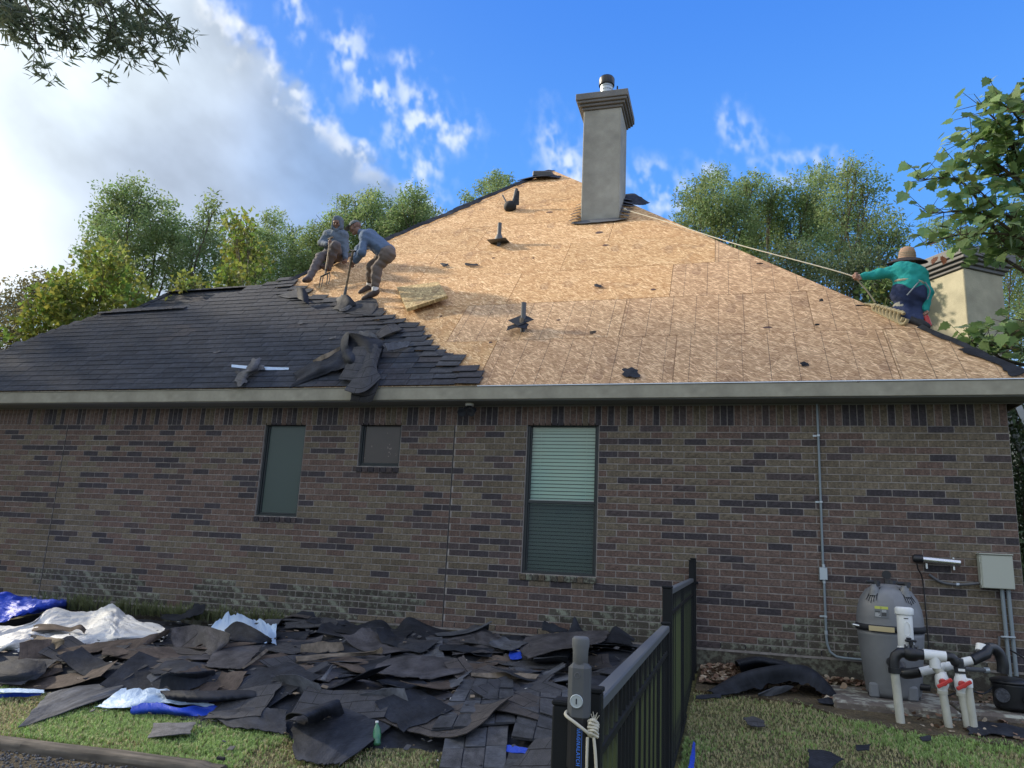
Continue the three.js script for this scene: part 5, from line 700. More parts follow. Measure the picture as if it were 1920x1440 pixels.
  put('shingle_strip', 'pale tan shingle strips standing on edge in the middle of the heap', 'shingle strip', 'backTan', [[[562, 1208, 0.16], [600, 1204, 0.18], [644, 1202, 0.18]], [[562, 1224, 0.08], [600, 1226, 0.08], [646, 1220, 0.08]]], { sd: 43, nu: 16, nv: 8, tear: 0.02 });
  put('shingle_strip', 'cream rolled shingle edge catching the sun in the middle of the heap', 'shingle strip', 'backTan', [[[552, 1232, 0.1], [620, 1226, 0.12], [690, 1222, 0.14], [718, 1212, 0.2]], [[554, 1244, 0.07], [620, 1234, 0.09], [690, 1228, 0.1], [719, 1226, 0.13]]], { sd: 44, nu: 26, nv: 8 });
  put('shingle_strip', 'long narrow tan shingle strip above the tabbed mat near the gate', 'shingle strip', 'backTan', [[[882, 1264, 0.1], [940, 1261, 0.1], [1012, 1264, 0.1]], [[882, 1270, 0.08], [940, 1272, 0.08], [1004, 1273, 0.08]]], { sd: 45, nu: 22, nv: 6, tear: 0.012 });
  put('felt_sheet', 'grey felt piece folded down over its own edge at the lower centre', 'felt sheet', 'feltGrey', [[[500, 1270, 0.14], [540, 1262, 0.16], [600, 1280, 0.12]], [[508, 1290, 0.1], [560, 1304, 0.1], [606, 1296, 0.08]]], { sd: 46 });
  put('felt_sheet', 'flat dark sheet with a frayed lower hem above the left lawn', 'felt sheet', 'felt2', [[[390, 1336, 0.06], [470, 1326, 0.08], [540, 1330, 0.08]], [[428, 1364, 0.03], [480, 1372, 0.03], [540, 1376, 0.03]]], { sd: 47 });
  put('felt_sheet', 'black felt sheet with an upturned edge over the far left of the heap', 'felt sheet', 'felt', [[[-20, 1238, 0.16], [40, 1236, 0.18], [88, 1240, 0.16]], [[-20, 1262, 0.12], [40, 1262, 0.13], [86, 1262, 0.1]], [[-20, 1284, 0.04], [30, 1282, 0.05], [70, 1276, 0.05]]], { sd: 48, wave: 0.02 });
  put('felt_sheet', 'twisted black felt strip left of the fat dark roll', 'felt sheet', 'felt', [[[150, 1274, 0.1], [190, 1264, 0.13], [236, 1252, 0.14]], [[164, 1278, 0.06], [200, 1272, 0.08], [236, 1262, 0.08]]], { sd: 49, nu: 18, nv: 8 });
  put('felt_sheet', 'black felt scrap leaning on the wall foot behind the white tarp', 'felt sheet', 'felt', [[[300, 1152, 0, 0.35], [340, 1150, 0, 0.3], [366, 1132, 0, 0.2], [390, 1130, 0, 0.2]], [[300, 1160, 0, 0.5], [330, 1166, 0, 0.6], [360, 1160, 0, 0.55], [384, 1154, 0, 0.5]]], { sd: 50, nu: 20, nv: 8, tear: 0.05 });
  put('shingle_strip', 'broken slanting shingle splinter poking up left of the middle', 'shingle strip', 'backTan', [[[452, 1254, 0.1], [476, 1236, 0.13], [498, 1216, 0.14]], [[456, 1256, 0.09], [480, 1240, 0.11], [503, 1220, 0.12]]], { sd: 51, nu: 14, nv: 4, tear: 0.01 }); put('shingle_strip', 'short broken shingle splinter in the middle of the heap', 'shingle strip', 'feltGrey', [[[600, 1276, 0.16], [622, 1248, 0.2]], [[610, 1276, 0.15], [624, 1250, 0.18]]], { sd: 52, nu: 8, nv: 4, tear: 0.008 });
  // mats of whole shingles with their tabs
  const mat = (label, c, cols, rowsN, m, sd) => {
    const [a, b, d, e] = c.map(ctl), o = thing('shingle_mat', label, 'shingle mat'); part('backing', sheet([[a, b], [e, d]], { nu: 14, nv: 14, t: 0.008, tear: 0.012, wave: 0.004, sd }), M.felt2, o);
    for (let r = 0; r < rowsN; r++) for (let k = 0; k < cols; k++) { const q = (u, v) => a.clone().lerp(b, u).lerp(e.clone().lerp(d, u), v).add(V(0, 0.012 + 0.004 * ((k + r) % 2), 0)), u0 = k / cols + 0.006, u1 = (k + 1) / cols - 0.006, v0 = r / rowsN + 0.008, v1 = (r + 1) / rowsN - 0.008; part('tab', sheet([[q(u0, v0), q(u1, v0).add(V(0, -0.008, 0))], [q(u0, v1), q(u1, v1).add(V(0, -0.008, 0))]], { nu: 5, nv: 4, t: 0.007, tear: 0.004, wave: 0.002, sd: sd + r * 7 + k }), M[hash2(r + sd, k) < 0.3 ? 'feltGrey' : m], o); }
  };
  mat('square mat of joined shingle tabs lying upright of the gate post', [[868, 1276, 0.08], [962, 1276, 0.08], [968, 1357, 0.07], [808, 1372, 0.06]], 4, 4, 'shingleMatA', 3); mat('shingle mat running off the bottom edge below the square mat', [[836, 1377, 0.05], [954, 1361, 0.06], [948, 1446, 0.04], [822, 1446, 0.03]], 3, 2, 'shingleMatB', 5);
  mat('fan of overlapping shingle strips left of the gate, upper half', [[972, 1302, 0.08], [1092, 1296, 0.06], [1092, 1362, 0.06], [972, 1330, 0.07]], 3, 3, 'shingleMatB', 7); mat('slanting shingle strips left of the gate post, lower half', [[972, 1336, 0.06], [1090, 1366, 0.05], [1088, 1400, 0.04], [958, 1386, 0.05]], 3, 2, 'shingleMatA', 9); mat('dark shingle mat at the bottom edge next to the gate post', [[958, 1402, 0.03], [1080, 1416, 0.03], [1084, 1460, 0.03], [940, 1456, 0.03]], 2, 2, 'shingleMatA', 11);
  solo('shingle_scrap', sheet(net([[[1044, 1416, 0.06], [1062, 1406, 0.08], [1082, 1409, 0.08]], [[1050, 1418, 0.05], [1064, 1416, 0.06], [1084, 1414, 0.06]]]), { nu: 10, nv: 6, tear: 0.02, sd: 55 }), M.backTan, 'small tan shingle scrap at the bottom edge next to the gate post', 'shingle scrap');
  // bottle
  const bp = hp(707, 1398, 0.02), bt = thing('bottle', 'crushed clear green drinks bottle on the felt at the lawn edge', 'bottle', null, bp); bt.rotation.set(-0.35, 0, 0.25); bt.scale.setScalar(0.8); part('bottle_body', new THREE.LatheGeometry([[0.001, 0], [0.03, 0.002], [0.034, 0.02], [0.031, 0.05], [0.036, 0.07], [0.035, 0.12], [0.026, 0.15], [0.013, 0.175], [0.013, 0.19]].map((p) => new THREE.Vector2(...p)), 20), M.bottle, bt); part('bottle_label', new THREE.CylinderGeometry(0.0352, 0.0352, 0.035, 20, 1, true).translate(0, 0.085, 0), M.label, bt); part('bottle_cap', new THREE.CylinderGeometry(0.015, 0.015, 0.016, 14).translate(0, 0.196, 0), M.pvc, bt);
  // right lawn: felt roll by the wall and loose scraps
  const lawn = (rows) => rows.map((r) => r.map(([u, v, h]) => gp(u, v, h)));
  const fr = thing('felt_roll', 'long black roll of felt lying on the bed below the conduit', 'felt sheet'); part('outer_fold', sheet(lawn([[[1322, 1300, 0.02], [1370, 1280, 0.05], [1450, 1262, 0.12], [1520, 1258, 0.14], [1552, 1284, 0.08], [1574, 1308, 0.02]], [[1330, 1300, 0.03], [1384, 1266, 0.18], [1450, 1252, 0.26], [1510, 1252, 0.26], [1548, 1282, 0.14], [1570, 1308, 0.03]], [[1348, 1306, 0.02], [1404, 1298, 0.04], [1456, 1282, 0.12], [1504, 1284, 0.12], [1540, 1302, 0.06], [1562, 1310, 0.02]]]), { nu: 44, nv: 18, t: 0.01, tear: 0.02, sd: 61 }), M.felt, fr); part('inner_roll', sheet(lawn([[[1378, 1262, 0.05], [1420, 1260, 0.1], [1480, 1262, 0.1]], [[1376, 1242, 0.2], [1420, 1234, 0.24], [1474, 1242, 0.22]], [[1384, 1244, 0.26], [1426, 1238, 0.3], [1484, 1250, 0.26]], [[1390, 1264, 0.1], [1430, 1256, 0.14], [1490, 1262, 0.12]]]), { nu: 26, nv: 22, t: 0.01, tear: 0.02, sd: 62 }), M.felt, fr); part('under_flap', sheet(lawn([[[1418, 1300, 0.06], [1460, 1284, 0.12], [1490, 1286, 0.1]], [[1420, 1304, 0.02], [1444, 1304, 0.03], [1474, 1296, 0.05]]]), { nu: 14, nv: 8, sd: 63 }), M.feltGrey, fr);
  const scrap = (label, rows, sd, m = 'felt2') => solo('felt_scrap', sheet(lawn(rows), { nu: 14, nv: 10, t: 0.006, tear: 0.03, wave: 0.01, sd }), M[m], label, 'felt scrap');
  scrap('pointed black felt scrap on bare soil beside the filter pad', [[[1530, 1314, 0.03], [1574, 1304, 0.05], [1610, 1308, 0.04]], [[1536, 1320, 0.02], [1580, 1324, 0.03], [1622, 1320, 0.02]]], 64, 'felt'); scrap('flat grey shingle scrap in the lawn below the felt roll', [[[1388, 1344, 0.05], [1412, 1344, 0.06], [1434, 1354, 0.05]], [[1402, 1360, 0.04], [1420, 1364, 0.04], [1438, 1364, 0.04]]], 65, 'strip'); scrap('largest black felt scrap at the bottom edge of the right lawn', [[[1510, 1404, 0.06], [1546, 1408, 0.07], [1585, 1426, 0.05]], [[1514, 1424, 0.05], [1540, 1436, 0.05], [1562, 1440, 0.05]], [[1512, 1452, 0.04], [1540, 1456, 0.04], [1558, 1450, 0.04]]], 66, 'felt'); scrap('small square black felt scrap right of the largest one on the lawn', [[[1600, 1396, 0.06], [1634, 1396, 0.06]], [[1604, 1408, 0.04], [1632, 1410, 0.04]]], 67, 'felt'); scrap('small black felt scrap in the grass in front of the PVC risers', [[[1720, 1380, 0.05], [1746, 1378, 0.06]], [[1726, 1390, 0.03], [1748, 1388, 0.04]]], 68); scrap('wide black felt scrap under the pump at the right edge', [[[1812, 1362, 0.04], [1850, 1352, 0.05], [1940, 1366, 0.05]], [[1816, 1378, 0.02], [1860, 1380, 0.03], [1940, 1388, 0.03]]], 69, 'felt');
  scrap('black felt strip in the grass at the foot of the fence by the wall', [[[1302, 1304, 0.05], [1330, 1302, 0.06], [1356, 1300, 0.06]], [[1300, 1312, 0.02], [1330, 1312, 0.03], [1352, 1310, 0.03]]], 70, 'felt');
  // scraps and the torn bundle on the roof
  const onR = (rows) => rows.map((r) => r.map(([u, v, h]) => onRoof(u, v, h)));
  const rs = (name, label, cat, m, rows, o = {}) => solo(name, sheet(onR(rows), { nu: 20, nv: 16, t: 0.007, tear: 0.03, wave: 0.012, ...o }), M[m], label, cat);
  const bundle = thing('torn_shingle_bundle', 'big crumpled bundle of torn shingles hanging over the gutter edge', 'shingle bundle');
  const bp2 = (rows, m, o) => part('torn_sheet', sheet(onR(rows), { nu: 22, nv: 18, t: 0.009, tear: 0.03, wave: 0.012, ...o }), M[m], bundle);
  bp2([[[646, 640, 0.03], [652, 624, 0.2], [664, 622, 0.26], [690, 634, 0.2], [712, 634, 0.14]], [[640, 652, 0.05], [650, 642, 0.1], [668, 648, 0.12], [692, 652, 0.2], [720, 646, 0.16]], [[642, 672, 0.1], [656, 670, 0.2], [676, 664, 0.1], [700, 668, 0.18], [716, 664, 0.06]], [[652, 690, 0.03], [662, 690, 0.1], [682, 688, 0.05], [700, 684, 0.1], [708, 690, 0.02]]], 'felt', { sd: 71, wave: 0.035, nu: 30, nv: 26 });
  bp2([[[640, 638, 0.02], [648, 626, 0.12], [656, 621, 0.2]], [[638, 662, 0.04], [644, 650, 0.14], [654, 640, 0.2]], [[640, 684, 0.04], [648, 672, 0.1], [656, 662, 0.1]]], 'felt2', { sd: 70, wave: 0.02 });
  bp2([[[664, 652, 0.16], [684, 650, 0.19], [698, 658, 0.17]], [[652, 680, 0.13], [672, 682, 0.16], [690, 684, 0.13]], [[634, 712, 0.08], [656, 714, 0.1], [674, 715, 0.09]]], 'strip', { sd: 72, tear: 0.01, wave: 0.006 }); bp2([[[684, 648, 0.18], [704, 646, 0.2], [716, 654, 0.14]], [[680, 684, 0.15], [698, 676, 0.18], [706, 688, 0.13]], [[644, 732, 0.08], [680, 737, 0.1], [716, 708, 0.08]]], 'strip', { sd: 73, tear: 0.01, wave: 0.006 });
  part('torn_sheet', sheet([[atZ(662, 722, 0.36), atZ(690, 724, 0.37), atZ(712, 716, 0.36)], [atZ(658, 742, 0.42), atZ(684, 746, 0.42), atZ(704, 740, 0.42)], [atZ(656, 751, 0.4), atZ(680, 754, 0.4), atZ(698, 753, 0.4)]], { nu: 14, nv: 10, t: 0.008, tear: 0.015, sd: 74 }), M.strip, bundle);
  bp2([[[720, 642, 0.22], [745, 640, 0.12], [772, 640, 0.04]], [[724, 660, 0.16], [744, 656, 0.08], [764, 652, 0.03]]], 'feltGrey', { sd: 75 }); bp2([[[640, 650, 0.1], [600, 672, 0.09], [548, 700, 0.06]], [[650, 668, 0.12], [604, 688, 0.13], [556, 712, 0.05]], [[652, 690, 0.1], [604, 704, 0.05], [540, 728, 0.03]]], 'felt', { sd: 76, nu: 26, wave: 0.03 }); bp2([[[638, 648, 0.2], [606, 664, 0.16], [586, 674, 0.1]], [[640, 654, 0.16], [608, 674, 0.12], [584, 682, 0.06]]], 'backTan', { sd: 77, nu: 14, nv: 5 }); bp2([[[704, 626, 0.06], [722, 612, 0.08], [740, 608, 0.06]], [[712, 636, 0.05], [732, 626, 0.08], [756, 618, 0.05]]], 'strip', { sd: 78, tear: 0.01 }); bp2([[[672, 622, 0.08], [690, 620, 0.12], [708, 628, 0.1]], [[674, 634, 0.06], [692, 634, 0.08], [708, 636, 0.06]]], 'feltGrey', { sd: 79 });
  const pb = thing('torn_shingle_bundle', 'pale torn shingle lying crumpled on the left of the shingled roof', 'shingle bundle'); const pp = (rows, m, o) => part('torn_sheet', sheet(onR(rows), { nu: 16, nv: 12, t: 0.006, tear: 0.06, wave: 0.03, ...o }), M[m], pb); pp([[[470, 676, 0.05], [484, 668, 0.1], [494, 672, 0.05]], [[462, 690, 0.1], [474, 690, 0.18], [486, 690, 0.08]], [[446, 702, 0.05], [460, 702, 0.14], [468, 704, 0.08]], [[438, 722, 0.04], [450, 726, 0.08], [462, 722, 0.04]]], 'stripPale', { sd: 81 }); pp([[[436, 696, 0.05], [452, 692, 0.1], [468, 688, 0.08]], [[440, 704, 0.03], [456, 704, 0.05], [472, 700, 0.05]]], 'stripPale', { sd: 82 }); pp([[[478, 690, 0.08], [490, 682, 0.1], [502, 688, 0.04]], [[476, 700, 0.03], [490, 698, 0.04], [500, 694, 0.03]]], 'stripPale', { sd: 83 }); pp([[[434, 684, 0.02], [490, 688, 0.03], [542, 690, 0.03]], [[434, 689, 0.02], [490, 694, 0.025], [541, 694, 0.02]]], 'tarpPale', { sd: 84, tear: 0.005, wave: 0.003 });
  rs('shingle_strip', 'lifted shingle patch with an open flap beside the hooded worker\'s boot', 'shingle strip', 'feltGrey', [[[517, 556, 0.02], [536, 550, 0.05], [556, 540, 0.1]], [[540, 561, 0.02], [560, 558, 0.06], [578, 562, 0.07]]], { sd: 85 }); rs('felt_sheet', 'black felt flap curling up below the hooded worker', 'felt sheet', 'felt', [[[556, 538, 0.22], [568, 540, 0.22], [578, 556, 0.1]], [[558, 560, 0.1], [570, 568, 0.1], [580, 574, 0.03]]], { sd: 86, nu: 14, nv: 10 }); rs('felt_sheet', 'dark lump of felt heaped over the shovel blade', 'felt sheet', 'felt', [[[630, 562, 0.03], [640, 554, 0.12], [652, 552, 0.14], [666, 566, 0.05]], [[632, 570, 0.06], [644, 566, 0.09], [654, 562, 0.12], [668, 572, 0.06]], [[622, 578, 0.02], [640, 582, 0.05], [652, 578, 0.05], [664, 576, 0.02]]], { sd: 87, wave: 0.03 });
  rs('felt_sheet', 'flat dark felt piece under the bending worker\'s shoes', 'felt sheet', 'felt2', [[[664, 566, 0.02], [700, 558, 0.04], [710, 574, 0.03]], [[640, 588, 0.02], [690, 592, 0.03], [704, 582, 0.03]]], { sd: 88 }); rs('shingle_strip', 'pale shingle piece in front of the lump on the shovel', 'shingle strip', 'stripPale', [[[634, 580, 0.05], [650, 574, 0.08], [664, 568, 0.06]], [[636, 586, 0.03], [652, 582, 0.04], [664, 574, 0.03]]], { sd: 89, nu: 12, nv: 6 });
  for (const [label, u, v, w, h, sd, m] of [['black felt scrap on bare boards just above the gutter right of centre', 1183, 700, 40, 24, 91, 'felt'], ['dark felt scrap near the middle of the bare boards', 1121, 535, 24, 8, 92, 'felt2'], ['left of two small felt scraps right of the bending worker', 835, 497, 20, 8, 93, 'felt2'], ['right of two small felt scraps right of the bending worker', 884, 496, 34, 7, 94, 'felt2'], ['small dark scrap near the lower middle of the bare boards', 1112, 624, 18, 8, 95, 'backBrown'], ['bent felt scrap on the right of the bare boards above the fascia', 1508, 682, 24, 10, 96, 'felt'], ['small felt scrap under the right hip edge', 1540, 562, 12, 6, 97, 'felt2'], ['felt scrap at the right hip edge left of the kneeling worker', 1613, 573, 20, 4, 98, 'felt2'], ['small felt scrap in the lower right of the bare boards', 1532, 609, 12, 5, 99, 'felt2'], ['felt scrap on the upper right hip edge of the boards', 1424, 494, 14, 4, 100, 'felt2']]) rs('felt_scrap', label, 'felt scrap', m, [[[u - w / 2, v - h / 3, 0.03], [u, v - h / 2, 0.05], [u + w / 2.4, v - h / 4, 0.03]], [[u - w / 3, v + h / 2, 0.015], [u, v + h / 2.4, 0.02], [u + w / 2, v + h / 3, 0.02]]], { sd, nu: 10, nv: 8, tear: 0.05, t: 0.005 });
  for (const [label, u, v, sd] of [['pale flake on the shingles right of the chimney-less left roof, upper', 564, 606, 101], ['pale flake on the shingles left of the crumpled bundle', 624, 634, 102], ['pale flake on the shingles above the pale torn shingle', 407, 659, 103]]) rs('shingle_flake', label.replace('right of the chimney-less left roof, upper', 'just below the lifted shingle patch'), 'shingle flake', 'stripPale', [[[u - 8, v + 1, 0.03], [u + 8, v - 4, 0.04]], [[u - 6, v + 4, 0.025], [u + 8, v, 0.03]]], { sd, nu: 6, nv: 4, t: 0.004 });
  // loose board lying on the slope, one corner propped
  const lb = thing('loose_board', 'loose square of chipboard lying tilted on the bare boards', 'board'); const q4 = [onRoof(744, 538, 0.05), onRoof(822, 528, 0.06), onRoof(839, 554, 0.16), onRoof(762, 579, 0.12)], nn = q4[1].clone().sub(q4[0]).cross(q4[3].clone().sub(q4[0])).normalize(); if (nn.y < 0) nn.negate(); part('board', slab(q4, nn, 0.05, V(1, 0, 0), V(0, SP, -CP)), M.osbLoose, lb);
}
// ---------- people: bodies meshed from a smooth field of tapered bones ----------
function bonesMesh(bones, cell, blend = 0.03, wrinkle = 0) {
  const lo = V(1e9, 1e9, 1e9), hi = V(-1e9, -1e9, -1e9);
  for (const b of bones) for (const [p, r] of [[b.a, b.ra], [b.b, b.rb]]) { lo.min(p.clone().addScalar(-r)); hi.max(p.clone().addScalar(r)); }
  lo.addScalar(-cell * 2.5 - blend * 0.5); hi.addScalar(cell * 2.5 + blend * 0.5);
  const nx = Math.ceil((hi.x - lo.x) / cell) + 1, ny = Math.ceil((hi.y - lo.y) / cell) + 1, nz = Math.ceil((hi.z - lo.z) / cell) + 1, F = new Float32Array(nx * ny * nz).fill(1);
  for (const b of bones) { b.d = b.b.clone().sub(b.a); b.l2 = b.d.lengthSq() || 1e-9; }
  for (const b of bones) {
    const m = Math.max(b.ra, b.rb) + blend + cell * 2, x0 = Math.max(0, Math.floor((Math.min(b.a.x, b.b.x) - m - lo.x) / cell)), x1 = Math.min(nx - 1, Math.ceil((Math.max(b.a.x, b.b.x) + m - lo.x) / cell)), y0 = Math.max(0, Math.floor((Math.min(b.a.y, b.b.y) - m - lo.y) / cell)), y1 = Math.min(ny - 1, Math.ceil((Math.max(b.a.y, b.b.y) + m - lo.y) / cell)), z0 = Math.max(0, Math.floor((Math.min(b.a.z, b.b.z) - m - lo.z) / cell)), z1 = Math.min(nz - 1, Math.ceil((Math.max(b.a.z, b.b.z) + m - lo.z) / cell));
    for (let k = z0; k <= z1; k++) for (let j = y0; j <= y1; j++) for (let i = x0; i <= x1; i++) {
      const px = lo.x + i * cell - b.a.x, py = lo.y + j * cell - b.a.y, pz = lo.z + k * cell - b.a.z, t = clamp((px * b.d.x + py * b.d.y + pz * b.d.z) / b.l2), dx = px - b.d.x * t, dy = py - b.d.y * t, dz = pz - b.d.z * t;
      const d = Math.sqrt(dx * dx + dy * dy + dz * dz) - lerp(b.ra, b.rb, t), o = (k * ny + j) * nx + i, f = F[o], bl = b.k ?? blend, h = clamp(0.5 + (0.5 * (f - d)) / bl); F[o] = f > 0.9 ? d : lerp(f, d, h) - bl * h * (1 - h);
    }
  }
  const id = new Int32Array(nx * ny * nz).fill(-1), pos = [], idx = [], at = (i, j, k) => (k * ny + j) * nx + i;
  for (let k = 0; k < nz - 1; k++) for (let j = 0; j < ny - 1; j++) for (let i = 0; i < nx - 1; i++) {
    let m = 0, n = 0, x = 0, y = 0, z = 0; const c = []; for (let q = 0; q < 8; q++) { const v = F[at(i + (q & 1), j + ((q >> 1) & 1), k + (q >> 2))]; c.push(v); if (v < 0) m++; } if (!m || m === 8) continue;
    for (let q = 0; q < 8; q++) for (const a of [1, 2, 4]) { const w = q | a; if (w === q || c[q] < 0 === c[w] < 0) continue; const t = c[q] / (c[q] - c[w]); x += (q & 1) + (a === 1 ? t : 0); y += ((q >> 1) & 1) + (a === 2 ? t : 0); z += (q >> 2) + (a === 4 ? t : 0); n++; }
    id[at(i, j, k)] = pos.length / 3; pos.push(lo.x + (i + x / n) * cell, lo.y + (j + y / n) * cell, lo.z + (k + z / n) * cell);
  }
  const quad = (a, b, c, d, flip) => { if (a < 0 || b < 0 || c < 0 || d < 0) return; flip ? idx.push(a, c, b, a, d, c) : idx.push(a, b, c, a, c, d); };
  for (let k = 1; k < nz - 1; k++) for (let j = 1; j < ny - 1; j++) for (let i = 1; i < nx - 1; i++) {
    const v = F[at(i, j, k)] < 0;
    if (v !== F[at(i + 1, j, k)] < 0) quad(id[at(i, j - 1, k - 1)], id[at(i, j, k - 1)], id[at(i, j, k)], id[at(i, j - 1, k)], !v);
    if (v !== F[at(i, j + 1, k)] < 0) quad(id[at(i - 1, j, k - 1)], id[at(i - 1, j, k)], id[at(i, j, k)], id[at(i, j, k - 1)], !v);
    if (v !== F[at(i, j, k + 1)] < 0) quad(id[at(i - 1, j - 1, k)], id[at(i, j - 1, k)], id[at(i, j, k)], id[at(i - 1, j, k)], !v);
  }
  const g = new THREE.BufferGeometry(); g.setAttribute('position', new THREE.Float32BufferAttribute(pos, 3)); g.setIndex(idx); g.computeVertexNormals();
  if (wrinkle) { const p = g.attributes.position, n = g.attributes.normal; for (let i = 0; i < p.count; i++) { const x = p.getX(i), y = p.getY(i), z = p.getZ(i), w = 1.7 * wrinkle * (Math.sin(y * 48 + x * 25 + 6 * fbm(x * 9 + z * 7, y * 9, 3)) * 0.5 + (fbm(x * 22 + z * 9, y * 22, 2) - 0.5) * 1.4); p.setXYZ(i, x + n.getX(i) * w, y + n.getY(i) * w, z + n.getZ(i) * w); } g.computeVertexNormals(); }
  boxUV(g);
  return clean(g);
}
const bone = (a, b, ra, rb = ra, k) => ({ a: a.clone(), b: b.clone(), ra, rb, k });
// a hand closed round a grip: wrist w, palm direction f, axis g of what it holds
function handBones(w, f, g, s = 1) {
  f = f.clone().normalize(); g = g.clone().addScaledVector(f, -g.dot(f)).normalize(); const n = f.clone().cross(g).normalize(), P = (a, b, c) => w.clone().addScaledVector(f, a).addScaledVector(g, b).addScaledVector(n, c), out = [bone(P(-0.01, 0, 0), P(0.03, 0, 0), 0.026, 0.03)];
  [0.033, 0.011, -0.011, -0.032].forEach((o, i) => { const L = [1, 1.08, 1.02, 0.84][i]; out.push(bone(P(0.03, o * 0.6, 0), P(0.082, o, 0), 0.014, 0.0115), bone(P(0.082, o, 0), P(0.104 * L, o, 0.032), 0.0095, 0.009, 0.008), bone(P(0.104 * L, o, 0.032), P(0.082, o, 0.052 * L), 0.009, 0.0085, 0.008), bone(P(0.082, o, 0.052 * L), P(0.06, o, 0.046), 0.0085, 0.008, 0.008)); });
  out.push(bone(P(0.015, 0.024, 0.004), P(0.05, 0.05, 0.02), 0.014, 0.012), bone(P(0.05, 0.05, 0.02), P(0.075, 0.04, 0.046), 0.0105, 0.0095, 0.008), bone(P(0.075, 0.04, 0.046), P(0.086, 0.02, 0.058), 0.009, 0.008, 0.008));
  return out;
}
function headBones(c, fwd, up) { // c: centre of the head
  fwd = fwd.clone().normalize(); up = up.clone().addScaledVector(fwd, -up.dot(fwd)).normalize(); const r = up.clone().cross(fwd), P = (a, b, d) => c.clone().addScaledVector(r, a).addScaledVector(up, b).addScaledVector(fwd, d);
  const out = [bone(P(0, 0.035, -0.022), P(0, 0.035, 0.018), 0.078, 0.074), bone(P(0, 0, 0.02), P(0, -0.07, 0.048), 0.062, 0.036), bone(P(0, 0.012, 0.088), P(0, -0.022, 0.108), 0.008, 0.013, 0.01), bone(P(-0.03, 0.028, 0.082), P(0.03, 0.028, 0.082), 0.012, 0.012, 0.012), bone(P(-0.018, -0.052, 0.084), P(0.018, -0.052, 0.084), 0.01, 0.01, 0.01), bone(P(0, -0.09, 0.066), P(0, -0.088, 0.07), 0.022, 0.02, 0.02)];
  for (const s of [-1, 1]) out.push(bone(P(s * 0.076, 0.018, -0.008), P(s * 0.076, -0.022, -0.002), 0.014, 0.01, 0.006), bone(P(s * 0.04, -0.02, 0.058), P(s * 0.045, -0.02, 0.05), 0.028, 0.026));
  return { bones: out, P, eyes: [-1, 1].map((s) => new THREE.SphereGeometry(0.0125, 10, 8).translate(...P(s * 0.031, 0.006, 0.079).toArray())) };
}
